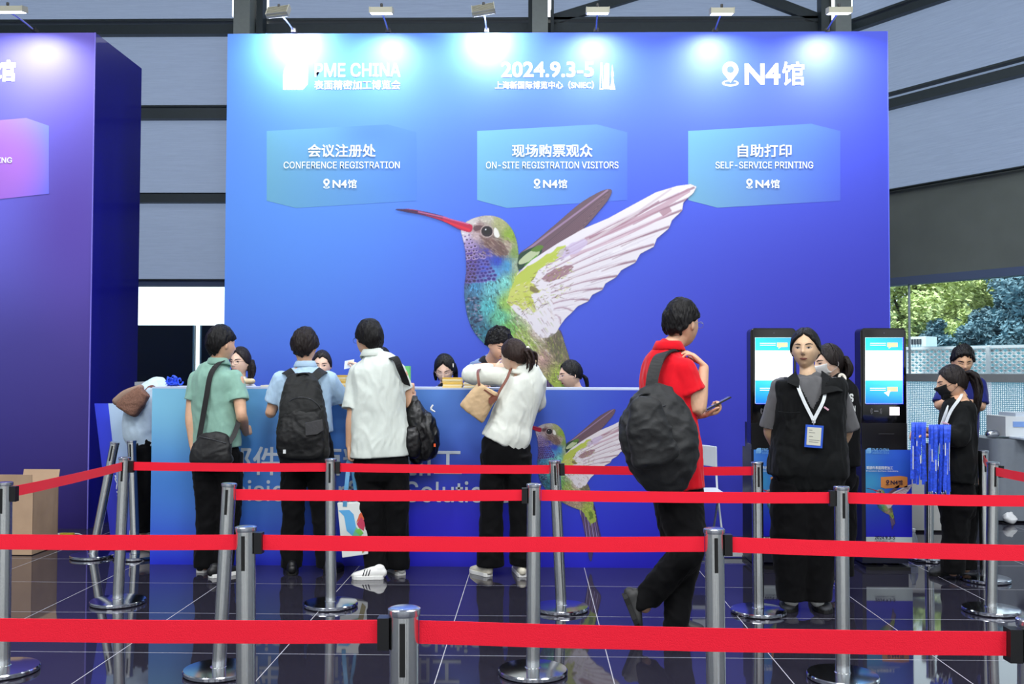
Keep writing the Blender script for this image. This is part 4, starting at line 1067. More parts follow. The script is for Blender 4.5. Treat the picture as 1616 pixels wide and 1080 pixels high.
belt('B1', 'B2', 'red belt of the second row passing the blue shirt man and white polo man')
belt('B2', 'B3', 'red belt of the second row crossing red polo man and black vest woman')
gB4 = fl(1700, 1082); belt('B3', (gB4.x, gB4.y, .826), 'dark red belt of the second row running to the right edge of the photo')
gC0 = at(-120, 600, 3.33); belt((gC0.x, 3.33, .827), 'C1', 'red belt of the third row from the left edge to the large near post')
belt('C1', 'C2', 'long red belt of the third row across the middle of the photo at knee height')
gC3 = at(1720, 600, 3.22); belt('C2', (gC3.x, 3.22, .829), 'red belt of the third row running from the near right post to the right edge')
gD0 = at(-160, 600, 2.2); belt((gD0.x, 2.2, .828), 'D1', 'nearest red belt at the bottom left of the photo')
belt('D1', 'D2', 'nearest red belt at the bottom right of the photo')
gA5 = at(1690, 600, 5.2); belt('A4', (gA5.x, 5.2, .83), 'short red belt going right from the far right pair of posts towards the camera')
gE9 = at(1500, 600, 7.3); belt('E1', (gE9.x, 7.3, .83), 'short red belt running left behind the masked woman')
belt('E1', 'A4', 'short red belt joining the two posts of the far right pair')

# ------------------------------------------------------------------ white folding chair right of the counter
YCh = 8.27
c0 = at(1107, 700, YCh).x; c1 = at(1132, 700, YCh).x; czt = at(1120, 703, YCh).z
wp = mat('white_plastic_chair', (222, 228, 230), .4)
chx = c1-.21; t = empty('folding_chair', (chx, YCh, 0), 'white plastic folding chair against the blue wall behind the red polo man', 'chair')
bm = B()
prev = None
for i in range(9):
    x = chx-.2+i*.05; dy = -.035*(1-((i-4)/4)**2); zt_ = czt-.012*abs((i-4)/4)**3
    ring = [bm.verts.new((x, YCh+.02-dy, zt_-.17)), bm.verts.new((x, YCh+.02-dy, zt_)), bm.verts.new((x, YCh+.045-dy, zt_)), bm.verts.new((x, YCh+.045-dy, zt_-.17))]
    if prev:
        for k in range(4): bm.faces.new((prev[k], prev[(k+1) % 4], ring[(k+1) % 4], ring[k]))
    else: bm.faces.new(ring[::-1])
    prev = ring
bm.faces.new(prev); bmesh.ops.recalc_face_normals(bm, faces=bm.faces[:]); obj('backrest', bm, wp, t, False, bevel=.006)
boxo('seat', (chx, YCh-.18, .44), (.40, .38, .03), wp, t, bevel=.01)
for sg in (-1, 1):
    x = chx+sg*.205
    tubeo('frame_tube', [(x, YCh+.04, czt-.02, .009), (x, YCh-.02, .44, .009), (x, YCh-.30, .01, .009)], wp, t, 8, 3)
    tubeo('leg', [(x-sg*.02, YCh-.20, .43, .009), (x-sg*.02, YCh+.12, .01, .009)], wp, t, 8, 2)
tubeo('cross_bar', [(chx-.2, YCh-.26, .1, .007), (chx+.2, YCh-.26, .1, .007)], wp, t, 8, 2)

# ------------------------------------------------------------------ left side clutter
kraft = mat('brown_cardboard', (186, 156, 128), .85, noise_amt=.06, noise_scale=8, bump=.05)
g = fl(20, 877); a, b_ = at(-10, 800, g.y).x, at(52, 800, g.y).x; h = at(30, 757, g.y).z
t = empty('cardboard_box', ((a+b_)/2, g.y+.2, 0), 'open brown cardboard box standing on the floor at the left edge', 'box')
bm = B(); box(bm, ((a+b_)/2, g.y, h*.44), (b_-a, .008, h*.86)); box(bm, ((a+b_)/2, g.y+.4, h*.44), (b_-a, .008, h*.86)); box(bm, (a+.004, g.y+.2, h*.44), (.008, .4, h*.86)); box(bm, (b_-.004, g.y+.2, h*.44), (.008, .4, h*.86)); box(bm, ((a+b_)/2, g.y+.2, .01), (b_-a-.02, .38, .01))
obj('carton', bm, kraft, t)
for k, (yy, an) in enumerate(((g.y, -.12), (g.y+.4, .3))):
    boxo('flap', ((a+b_)/2, yy+math.sin(an)*.05, h*.865+.05), (b_-a-.01, .006, .13), kraft, t, rot=Matrix.Rotation(-an, 3, 'X'))
# extension lead with plug box
g1 = fl(60, 848); t = empty('extension_lead', (g1.x+.1, g1.y, 0), 'white extension lead with yellow end lying before the purple tower', 'cable')
def cable(name, pts, r, m, par): return tubeo(name, [(fl(px, py).x, fl(px, py).y, z, r) for px, py, z in pts], m, par, 6, 5)
wc = mat('white_cable', (225, 225, 222), .5); yl = mat('yellow_plug', (220, 200, 60), .5)
cable('cable', [(52, 845, .02), (66, 841, .03), (84, 846, .02), (98, 846, .02)], .006, wc, t); cable('cable', [(52, 849, .01), (66, 851, .01), (84, 848, .012), (98, 847, .015)], .006, wc, t); cable('cable', [(112, 846, .012), (122, 845, .012), (130, 848, .012), (122, 849, .012)], .006, wc, t)
q = fl(106, 848); boxo('plug', (q.x, q.y, .02), (.11, .035, .028), yl, t, bevel=.005); q = fl(57, 852); boxo('plug', (q.x, q.y, .015), (.05, .03, .02), yl, t, bevel=.005)
g2 = fl(1160, 880)
t = empty('power_strip', (g2.x, g2.y, 0), 'white power strip with yellow tape on the floor between counter and left kiosk', 'power strip')
boxo('strip', (g2.x, g2.y, .025), (.22, .05, .03), mat('white_plastic_chair'), t, bevel=.005); boxo('tape', (g2.x+.09, g2.y, .025), (.05, .056, .034), yl, t)
tubeo('cable', [(g2.x-.11, g2.y, .02, .005), (g2.x-.2, g2.y+.06, .01, .005), (g2.x-.1, g2.y+.14, .01, .005), (g2.x+.1, g2.y+.1, .01, .005)], wc, t, 6, 5)
# leaning sign boards
def board(pts, Y0, lean, m, label, texts=()):
    """pts: px corners (bl, br, tr, tl); top leans back by lean metres"""
    P = []
    for i, (px, py) in enumerate(pts):
        Y = Y0 if i < 2 else Y0+lean; P.append(at(px, py, Y))
    bot = min(p.z for p in P)
    n = (P[1]-P[0]).cross(P[3]-P[0]).normalized(); n = n if n.y < 0 else -n
    t = empty('sign_board', (P[0]+P[1])/2, label, 'sign board', 'sign boards leaning left of the counter')
    bm = B(); prism(bm, P, -n*.012); bmesh.ops.recalc_face_normals(bm, faces=bm.faces[:]); obj('panel', bm, mat('white_foam_edge', (222, 226, 232), .6), t)
    e = n*.0015
    quad_uv('printed_sheet', *[p+e for p in P], m, t)
    for body, u0, v0, u1, v1, hh in texts:
        def pt(u, v): return (P[0].lerp(P[1], u)).lerp(P[3].lerp(P[2], u), v)+e*2
        p0, p1 = pt(u0, v0), pt(u1, v1); xd = (p1-p0).normalized(); up = n.cross(xd).normalized(); up = up
        text_mesh('lettering', body, p0, p1, hh, white_print, t, .01, 0, up, n)
    return t
bb = mat_grad('board_print', (30, 50, 210), (36, 60, 220), (20, 20, 160), (30, 30, 180), .45)
g8 = fl(190, 862).y
board([(176, 862), (206, 858), (176, 637), (149, 637)], g8-.15, .14, bb, 'tall blue printed sign board leaning at the corner of the purple tower', [('会议注册处', .62, .62, .62, .02, .06)])
board([(196, 866), (226, 864), (206, 637), (171, 637)], g8-.32, .14, mat_grad('board_print2', (170, 196, 224), (150, 184, 220), (28, 40, 190), (24, 30, 180), .45, mid=[(.5, .9, .9, .5, (176, 200, 226))]), 'pale blue sign board leaning before the tall blue one', [('专题会议', .7, .74, .8, .5, .07), ('PME CHINA', .75, .36, .8, .05, .05)])
# grey folding table edge behind the counter's left end
g9 = 8.25; a, b_ = at(214, 600, g9).x, at(250, 600, g9).x; zt_ = at(230, 603, g9).z
t = empty('cabinet', ((a+b_)/2, g9+.1, 0), 'grey topped cabinet behind the bending person', 'cabinet')
boxo('top', ((a+b_)/2, g9+.1, zt_-.015), (b_-a, .24, .03), mat('grey_top', (150, 154, 158), .4), t); boxo('body', ((a+b_)/2, g9+.1, (zt_-.03)/2), (b_-a-.03, .2, zt_-.03), mat('dark_cabinet', (26, 26, 30), .5), t)
# white carrier bag by the counter corner
def softbag(name, c, w, d, h, m, label, cat, seed=1, parent=None):
    bm = B(); tube(bm, [(c[0], c[1], c[2]+.02, w*.5, d*.5), (c[0], c[1], c[2]+h*.4, w*.52, d*.52), (c[0]+w*.05, c[1], c[2]+h*.8, w*.36, d*.3), (c[0]+w*.08, c[1], c[2]+h, w*.12, d*.1)], 20, 5, True, (1, 0, 0))
    for v in bm.verts:
        nz = noise.noise_vector(v.co*14+Vector((seed, 0, 0)))*.02; v.co += nz
    mn = min(v.co.z for v in bm.verts)
    for v in bm.verts: v.co.z += c[2]-mn
    o = obj(name, bm, m, parent, True)
    if label: tag(o, label, cat)
    return o
ge = fl(222, 872); softbag('carrier_bag', (ge.x, ge.y, 0), .17, .14, .22, mat('cream_carrier_bag', (226, 218, 206), .7), 'cream crumpled carrier bag on the floor beside the counter corner', 'bag')

# ------------------------------------------------------------------ things on the counter
zc_ = cz
blue_rib = mat('blue_lanyard_ribbon', (44, 84, 226), .5, noise_amt=.35, noise_scale=60)
def coil(c, r, rz, m, name, seed, par=None):
    rr = random.Random(seed); pts = []
    for i in range(60):
        a = i*.75+rr.uniform(-.3, .3); rad = r*rr.uniform(.45, 1.0); z = rz*(i/60)*rr.uniform(.7, 1.1)*(1-.4*(rad/r)) if i < 60 else 0
        pts.append((c[0]+math.cos(a)*rad, c[1]+math.sin(a)*rad*.8, c[2]+.01+abs(z), .0016, .008))
    return tubeo(name, pts, m, par, 6, 3, smooth=False)
p = at(274, 605, YC+.2); t = empty('lanyard_heap', (p.x, YC+.2, zc_), 'heap of curled blue lanyards on the left end of the counter', 'lanyards')
for k in range(14):
    rr = random.Random(k+3); a = rr.uniform(0, 6.28); R_ = rr.uniform(.0, .055); c = Vector((p.x+math.cos(a)*R_*1.1, YC+.2+math.sin(a)*R_*.7, zc_+.018+rr.uniform(0, .055)*(1-R_/.09)))
    pts = []; ax_ = Vector((rr.gauss(0, 1), rr.gauss(0, 1), rr.gauss(0, 1))).normalized(); u_, v_ = frame_for(ax_)
    for i in range(11):
        an = i*.62; q = c+(u_*math.cos(an)+v_*math.sin(an))*.022*(1+.1*i/11)+ax_*.002*i; pts.append((q.x, q.y, max(q.z, zc_+.009), .0018, .0075))
    tubeo('lanyard_loop', pts, blue_rib, t, 6, 3, smooth=False)
paper_y = mat('yellow_paper_stack', (226, 196, 120), .7, bump=.6, bump_scale=50, bump_stretch=(.1, .1, 6))
def sheets(px0, px1, pyt, Y, label, m, cols=((228, 196, 116), (240, 222, 170), (220, 178, 80))):
    a, b_ = at(px0, 600, Y).x, at(px1, 600, Y).x; zt_ = at((px0+px1)/2, pyt, Y).z
    t = empty('leaflet_stack', ((a+b_)/2, Y, zc_), label, 'leaflet stack'); h = zt_-zc_; n = 6; rr = random.Random(int(px0))
    for i in range(n):
        dx = rr.uniform(-.003, .003); c = cols[i % 3]; boxo('leaflet_bundle', ((a+b_)/2+dx, Y+rr.uniform(-.003, .003), zc_+h*(i+.5)/n), (b_-a, .14, h/n*.94), mat(f'leaflet_{c[0]}_{c[2]}', c, .7), t)
sheets(700, 730, 596, YC+.12, 'yellow leaflet stack before the seated woman with glasses at the middle', paper_y)
sheets(733, 760, 603, YC+.12, 'low pale leaflet stack under the elbow of the white blouse woman', paper_y, ((232, 210, 150), (240, 232, 206), (228, 200, 140)))
sheets(534, 548, 592, YC+.12, 'small yellow leaflet stack between the blue shirt man and the white polo man', paper_y)
sheets(415, 428, 608, YC+.12, 'thin pale paper pile left of the blue shirt man', paper_y, ((226, 222, 206), (236, 232, 220), (220, 214, 196)))
Yg = YC+.25; a, b_ = at(628, 600, Yg).x, at(647, 600, Yg).x; zt_ = at(640, 578, Yg).z
t = empty('green_box', ((a+b_)/2, Yg, zc_), 'green and white carton standing on the counter right of the white polo man', 'carton')
boxo('carton', ((a+b_)/2, Yg, (zt_+zc_)/2), (b_-a, .1, zt_-zc_), mat('green_carton', (110, 196, 110), .6), t); boxo('white_band', ((a+b_)/2, Yg, zc_+.025), (b_-a+.002, .102, .04), mat('white_laminate'), t)

# ------------------------------------------------------------------ right side: desk with machine, bottles, tissue, boxes
Yd = 9.5; a = at(1568, 700, Yd).x; b_ = a+1.6; zt_ = at(1590, 694, Yd).z
dg_ = mat('grey_desk_laminate', (128, 136, 146), .3, noise_amt=.03)
t = empty('inspection_desk', (a+.8, Yd+.35, 0), 'grey rounded desk at the right edge below the dotted window', 'desk')
bm = B(); P = []
r = .12
for i in range(7): an = math.radians(180+i*15); P.append(Vector((a+r+r*math.cos(an), Yd+r+r*math.sin(an), .02)))
P += [Vector((b_, Yd, .02)), Vector((b_, Yd+.7, .02)), Vector((a, Yd+.7, .02))]
prism(bm, P, Vector((0, 0, zt_-.02))); bmesh.ops.recalc_face_normals(bm, faces=bm.faces[:]); obj('body', bm, dg_, t, 'auto')
bm = B(); tube(bm, [(a+.05, Yd+.2, zt_+.04, .04), (a+.11, Yd+.2, zt_+.04, .04)], 16, 2); obj('roll_edge', bm, mat('cap_chrome'), t, True)
t2 = empty('desk_printer', (a+.56, Yd+.3, zt_), 'white boxy printer with pale blue band on the grey desk', 'printer')
bm = B(); box(bm, (a+.56, Yd+.3, zt_+.117), (.80, .4, .19)); obj('casing', bm, mat('white_plastic_chair'), t2, bevel=.03); boxo('lid', (a+.58, Yd+.3, zt_+.225), (.62, .34, .04), mat('pale_lid', (206, 218, 232), .3), t2, bevel=.015)
boxo('blue_band', (a+.56, Yd+.095, zt_+.14), (.66, .01, .05), mat('pale_blue_band', (130, 166, 226), .3), t2); boxo('tray', (a+.50, Yd-.02, zt_+.014), (.6, .3, .015), mat('pale_lid'), t2)
def bottle(px, py, Y_, s, label):
    g = fl(px, py); t = empty('water_bottle', (g.x, g.y, 0), label, 'bottle', 'clear plastic water bottles on the floor')
    gm_ = mat('clear_plastic', (226, 236, 245), .12, trans=.6, ior=1.3)
    bm = B(); lathe(bm, [(.026, 0), (.031, .006), (.031, .03), (.0285, .04), (.031, .05), (.031, .13), (.028, .15), (.014, .185), (.012, .2)], g, 20); 
    obj('body', bm, gm_, t, True)
    bm = B(); lathe(bm, [(.0315, .06), (.0318, .061), (.0318, .11), (.0315, .111)], g, 20); obj('label', bm, mat('pale_bottle_label', (196, 206, 232), .5), t)
    bm = B(); lathe(bm, [(.0145, .2), (.0145, .22), (.013, .222)], g, 16); obj('cap', bm, mat('white_plastic_chair'), t)
bottle(1266, 895, 0, 1, 'clear water bottle standing on the floor behind the legs of the vest woman')
bottle(1442, 881, 0, 1, 'clear water bottle standing on the floor right of the right kiosk')
g = fl(1594, 828); softbag('crumpled_tissue', (g.x, g.y, 0), .13, .10, .085, mat('white_tissue', (236, 238, 240), .8), 'white crumpled tissue on the floor before the grey desk', 'tissue', 4)
Yx = 8.9
for (pa, pc, pt_, lb) in ((1432, 1466, 742, 'white crate with dark rim on the floor right of the right kiosk'), (1470, 1536, 748, 'white crate with dark rim on the floor behind the masked woman')):
    a, b_ = at(pa, 800, Yx).x, at(pc, 800, Yx).x; zt_ = at(pa, pt_, Yx).z
    t = empty('white_crate', ((a+b_)/2, Yx+.2, 0), lb, 'crate', 'white crates before the window')
    boxo('bin', ((a+b_)/2, Yx+.2, zt_/2+.01), (b_-a, .4, zt_-.02), mat('cream_crate', (206, 208, 204), .5), t, bevel=.02); boxo('rim', ((a+b_)/2, Yx+.2, zt_), (b_-a+.02, .42, .03), mat('slot_grey'), t, bevel=.005)
    boxo('base_strip', ((a+b_)/2, Yx+.2, .012), (b_-a-.02, .38, .024), mat('satin_black'), t)
g = fl(1395, 897)
for k, (px, py) in enumerate(((1372, 896), (1390, 899), (1408, 896))):  # small black coils stand for the dark spots at the kiosk foot
    q = fl(px, py); pts = [(q.x+math.cos(i*.9)*.05, q.y+math.sin(i*.9)*.03, .01+i*.002, .005) for i in range(9)]
    o = tubeo('floor_coil', pts, mat('black_coil', (16, 16, 18), .5), None, 6, 4); tag(o, ['black cable coil on the floor at the left front of the right kiosk', 'black cable coil on the floor before the middle of the right kiosk', 'black cable coil on the floor at the right front of the right kiosk'][k], 'cable', 'black cable coils')
# ------------------------------------------------------------------ people kit
def remeshed(name, bm, voxel, smooth=2, m=None, parent=None, post=None, decim=None):
    me = bpy.data.meshes.new(name+'_src'); bmesh.ops.recalc_face_normals(bm, faces=bm.faces[:]); bm.to_mesh(me); bm.free()
    o = bpy.data.objects.new(name+'_src', me); COL.objects.link(o)
    r = o.modifiers.new('r', 'REMESH'); r.mode = 'VOXEL'; r.voxel_size = voxel; r.adaptivity = 0.0
    if smooth: s_ = o.modifiers.new('s', 'SMOOTH'); s_.iterations = smooth; s_.factor = .5
    dg = bpy.context.evaluated_depsgraph_get(); out = bpy.data.meshes.new_from_object(o.evaluated_get(dg))
    bpy.data.objects.remove(o); bpy.data.meshes.remove(me); out.name = name
    if post:
        n = len(out.vertices); co = np.empty(n*3, np.float32); out.vertices.foreach_get('co', co); co = co.reshape(-1, 3).astype(float)
        no = np.empty(n*3, np.float32); out.vertices.foreach_get('normal', no); no = no.reshape(-1, 3)
        co = post(co, no); out.vertices.foreach_set('co', co.astype(np.float32).ravel()); out.update()
    return link(name, out, m, parent, True)

def sinoise(co, seed, freq, stretch=(1, 1, 1)):
    """cheap smooth pseudo-noise in -1..1, vectorised"""
    rs = np.random.RandomState(seed); v = np.zeros(len(co)); c = co*np.array(stretch)
    for k in range(7):
        d = rs.normal(size=3); d /= np.linalg.norm(d); ph = rs.uniform(0, 6.28); f = freq*rs.uniform(.6, 1.7)
        v += np.sin((c@d)*f+ph+1.7*np.sin((c@np.roll(d, 1))*f*.63+ph*2))
    return v/4.0
def wrinkles(seed, amp, freq=30, stretch=(1, 1, 1)):
    def f(co, no):
        w = co+.03*np.stack([sinoise(co, seed+k, 14) for k in (1, 2, 3)], 1)
        def ridge(sd_, fr): return 1-np.minimum(1, np.abs(sinoise(w, sd_, fr, stretch))*1.5)
        n = .8*sinoise(w, seed, freq*.9, stretch)+.9*(ridge(seed+9, freq*1.1)-.5)+.55*(ridge(seed+17, freq*2.3)-.5)+.18*sinoise(w, seed+4, freq*5, stretch)
        zn = (co[:, 2]-co[:, 2].min()); k = np.clip(zn/.06, .15, 1)
        return co+no*(amp*n*k)[:, None]
    return f

def cloth(name, col, rough=.8, sheen=.15, na=.05, bump=.25):
    return mat(name, col, rough, noise_amt=na, noise_scale=30, bump=bump, bump_scale=14, sheen=sheen, spec=.15)
skin_l = bpy.data.materials.new('skin_vertex_tone')
def skin_mat(name, col):
    if name in MATS: return MATS[name]
    m = mat(name, col, .5, noise_amt=.035, noise_scale=60)
    m.node_tree.nodes['Principled BSDF'].inputs['Subsurface Weight'].default_value = .08
    m.node_tree.nodes['Principled BSDF'].inputs['Subsurface Radius'].default_value = (.02, .008, .005)
    return m
def hair_mat(name, col):
    if name in MATS: return MATS[name]
    return mat(name, col, .5, spec=.3, noise_amt=.25, noise_scale=90, bump=.9, bump_scale=90, bump_stretch=(1, 1, .16))

def g3(x, z, cx, cz, sx, sz): return np.exp(-((x-cx)/sx)**2-((z-cz)/sz)**2)
def head_pts(n, fem=0.0, inflate=0.0):
    """unit directions -> head surface (x right, y face, z up), chin-to-crown about .228 m"""
    x, y, z = n[:, 0]*.0755, n[:, 1]*.096, n[:, 2]*.116
    t = np.clip(-z/.116, 0, 1)                      # lower half
    front = np.clip(n[:, 1], 0, 1); back = np.clip(-n[:, 1], 0, 1)
    x = x*(1-.36*t**1.6-(.05*fem)*t)
    y = np.where(y < 0, y*(1-.42*t), y*(1-.05*t)+.010*t*front)
    y = y-np.where(y > 0, .010*np.clip((z-.04)/.07, 0, 1), 0)     # forehead slopes back
    y = np.where(y > 0, y-.10*x*x/.0755*(1), y)
    z = z-.004*t*front
    f = front**2
    nose = g3(x, z, 0, -.022, .0125, .013)*.021+g3(x, z, 0, -.002, .009, .022)*.011
    y = y+f*(nose-g3(x, z, .031, .006, .017, .012)*.0085-g3(x, z, -.031, .006, .017, .012)*.0085
             +g3(x, z, 0, .030, .05, .012)*.003+g3(x, z, 0, -.055, .022, .011)*.006-g3(x, z, 0, -.0555, .02, .0028)*.003
             +g3(x, z, 0, -.092, .018, .014)*.008-g3(x, z, 0, -.073, .02, .006)*.003)
    y = y+f*(g3(x, z, .042, -.022, .018, .018)+g3(x, z, -.042, -.022, .018, .018))*.004
    P = np.stack([x, y, z], 1)
    if inflate: P = P*(1+inflate/.09)
    return P
_ico = {}
def ico(sub):
    if sub not in _ico:
        b = B(); bmesh.ops.create_icosphere(b, subdivisions=sub, radius=1.0)
        V = np.array([v.co[:] for v in b.verts]); Fc = [tuple(v.index for v in f.verts) for f in b.faces]; b.free(); _ico[sub] = (V, Fc)
    return _ico[sub]
def head_mat(c, yaw, pitch=0, roll=0, s=1.0):
    """yaw: 0 faces +Y (away), 90 faces right, 180 faces camera"""
    a = math.radians(-yaw)
    return Matrix.Translation(Vector(c)) @ Matrix.Rotation(a, 4, 'Z') @ Matrix.Rotation(math.radians(pitch), 4, 'X') @ Matrix.Rotation(math.radians(roll), 4, 'Y') @ Matrix.Scale(s, 4)
def put_mesh(bm, V, Fc, M=None):
    vs = [bm.verts.new(M@Vector(v) if M is not None else v) for v in V]
    for f in Fc: bm.faces.new([vs[i] for i in f])
HV, HF = ico(5)
HEADP = head_pts(HV)
_b = B(); put_mesh(_b, HEADP.tolist(), HF); HEADTREE = BVHTree.FromBMesh(_b); _b.free()
def hsurf(x, z, off=.001):
    h = HEADTREE.ray_cast(Vector((x, .3, z)), Vector((0, -1, 0)))[0]
    return Vector((x, (h.y if h is not None else .08)+off, z))
def add_head(bm, M):
    put_mesh(bm, HEADP.tolist(), HF, M)
    for sg in (-1, 1):     # ears
        c = Vector((sg*.075, -.006, -.004)); b2 = B(); bmesh.ops.create_icosphere(b2, subdivisions=3, radius=1.0)
        Rr = Matrix.Rotation(sg*.35, 3, 'Z')@Matrix.Rotation(-.2, 3, 'X')
        V = [c+Rr@Vector((v.co.x*.008, v.co.y*.0165, v.co.z*.031*(1 if v.co.z > 0 else .85))) for v in b2.verts]
        Fc = [tuple(v.index for v in f.verts) for f in b2.faces]; b2.free(); put_mesh(bm, V, Fc, M)
def patch(name, fn, nu, nv, colf, M, parent, rough=.4):
    V = []; C = []
    for j in range(nv+1):
        for i in range(nu+1):
            u, v = i/nu*2-1, j/nv*2-1; V.append(M@fn(u, v)); C.append((*lin(colf(u, v)), 1))
    Fc = [(j*(nu+1)+i, j*(nu+1)+i+1, (j+1)*(nu+1)+i+1, (j+1)*(nu+1)+i) for j in range(nv) for i in range(nu)]
    me = bpy.data.meshes.new(name); me.from_pydata(V, [], Fc); me.update()
    ca = me.color_attributes.new('Col', 'FLOAT_COLOR', 'POINT'); ca.data.foreach_set('color', np.array(C, np.float32).ravel())
    return link(name, me, mat_vcol('face_paint', rough), parent, True)
def face(M, parent, brow=(40, 30, 28), lip=(176, 96, 92), closed=False, fem=True, mouth=True, gaze=0.0, skin=(222, 184, 156)):
    for sg in (-1, 1):
        cx = sg*.0305; cz = .006
        def fe(u, v, cx=cx, cz=cz, sg=sg):
            x = cx+u*.0155; e = (1-u*u)**.7
            z = cz+v*.0052*e*(.35 if closed else 1)+sg*u*.0015; p = hsurf(x, z, .0012); p.y += .0022*(1-u*u)*(1-v*v*.6); return p
        def ce(u, v, sg=sg):
            if closed: return (40, 26, 24)
            if v > .3 or (abs(u) > .93): return (34, 22, 22)
            if v < -.86: return tuple(int(c*.62) for c in skin)
            gx = u*.0155-gaze; gz = v*.0052*(1-u*u)**.7
            if gx*gx+gz*gz < .0054**2: return (22, 14, 12)
            return (196, 184, 176)
        patch('eye', fe, 26, 12, ce, M, parent, .25)
        def fb_(u, v, cx=cx, sg=sg):
            x = cx*1.05+u*.019; return hsurf(x, .0235+.0042*(1-u*u)+sg*u*.0012+v*(.0030 if fem else .0042)*(1-.55*max(0, u*sg)), .0016)
        patch('eyebrow', fb_, 14, 4, lambda u, v: brow, M, parent, .7)
        def fn_(u, v, sg=sg): return hsurf(sg*.0062+u*.0036, -.0355+v*.0018, .0012)
        patch('nostril', fn_, 6, 4, lambda u, v: tuple(int(c*.5) for c in skin), M, parent, .7)
    if mouth:
        def fm_(u, v):
            x = u*.0225; w = (1-u*u)**.8; up = .0058*w*(1-.28*math.exp(-(u/.18)**2)); dn = .0072*w
            z = -.0565+(v*up if v > 0 else v*dn)+.0012*u*u; p = hsurf(x, z, .0012); p.y += .0018*(1-abs(v))*w*(1 if abs(v) > .12 else .2); return p
        patch('lips', fm_, 22, 10, lambda u, v: tuple(int(c*.5) for c in lip) if abs(v) < .12 else lip, M, parent, .4)

def hair_cap(M, parent, m, style='short', thick=.016, seed=1, jag=.0025, front=.060, side=-.005, nape=-.075, name='hair', part=None, vol=(0, 0, 0), edge=.004):
    V, Fc = ico(6)
    P = head_pts(V); az = np.abs(np.arctan2(V[:, 0], V[:, 1]))          # 0 front .. pi back
    zl = np.interp(az, [0, .5, .85, 1.2, 1.55, 1.9, 2.4, PI], [front+.014, front-.012, front-.036, side+.006, side-.014, side-.03, nape+.010, nape] if style == 'part' else [front, front-.006, front-.026, side+.012, side-.004, side-.02, nape+.012, nape])
    zz = P[:, 2]+edge*sinoise(P, seed, 90 if edge < .005 else 150)
    k = np.clip((zz-zl)/.014+.5, 0, 1); k = k*k*(3-2*k)
    th = thick*(.62+.5*np.clip(P[:, 2]/.1, 0, 1))+vol[0]*np.clip(V[:, 2], 0, 1)+vol[1]*np.clip(-V[:, 1], 0, 1)+vol[2]*np.abs(V[:, 0])
    s1 = sinoise(P, seed+3, 160, (1, 1, .25)); s2 = sinoise(P, seed+5, 420, (1, 1, .3))
    out = V/np.linalg.norm(V*np.array([1/.0755, 1/.096, 1/.116]), axis=1)[:, None]
    nr = P/np.linalg.norm(P, axis=1)[:, None]
    if part is not None:
        th = th-.007*np.exp(-((P[:, 0]-part)/.006)**2)*(V[:, 2] > .3)*(V[:, 1] > -.2)
    d = k*(th+jag*(s1+.7*s2)+jag*2*np.maximum(0, sinoise(P, seed+8, 60)))-(1-k)*.018
    Q = P+nr*d[:, None]
    bm_me = bpy.data.meshes.new(name); Mm = np.array(M); W = (Q@Mm[:3, :3].T)+Mm[:3, 3]
    bm_me.from_pydata(W.tolist(), [], Fc); bm_me.update()
    return link(name, bm_me, m, parent, True)
def strands(name, M, guides, m, parent, n=6, spread=.012, r=.006, seed=1):
    """lock of hair: several tapered strands along guide curves, merged"""
    rr = random.Random(seed); b = B()
    for gpts in guides:
        for k in range(n):
            ox = Vector((rr.gauss(0, 1), rr.gauss(0, 1), rr.gauss(0, .3)))*spread
            pts = []
            for i, p in enumerate(gpts):
                t = i/(len(gpts)-1); q = M@(Vector(p[:3])+ox*(1 if len(p) < 4 else p[3])); pts.append((*q, r*(1.15-.75*t)))
            tube(b, pts, 7, 4)
    return remeshed(name, b, .004, 1, m, parent, wrinkles(seed, .0016, 200, (1, 1, .2)))

def glasses(M, parent, col=(30, 26, 26), r=.0195, thin=.0011, square=False, tint=None):
    m = mat(f'glasses_frame_{col[0]}_{col[1]}', col, .3, .3); bm = B()
    yb_ = hsurf(0, .004).y+.004
    for sg in (-1, 1):
        pts = []
        for i in range(21):
            a = 2*PI*i/20; c_, s_ = math.cos(a), math.sin(a)
            if square: c_ = math.copysign(abs(c_)**.6, c_); s_ = math.copysign(abs(s_)**.6, s_)
            q = M@Vector((sg*.032+c_*r*1.08, yb_+.003-abs(sg*.032+c_*r)*.12, .002+s_*r*.88)); pts.append((*q, thin))
        tube(bm, pts, 6, 1, False)
        q = [M@Vector(v) for v in ((sg*.053, yb_-.004, .008), (sg*.076, .05, .010), (sg*.080, -.005, .010), (sg*.078, -.025, -.008))]
        tube(bm, [(*v, thin*1.1) for v in q], 6, 3)
    tube(bm, [(*(M@Vector((x, yb_+.003+.002*(1-abs(x)/.012), .006))), thin) for x in (-.012, 0, .012)], 6, 2)
    return obj('glasses', bm, m, parent, True)

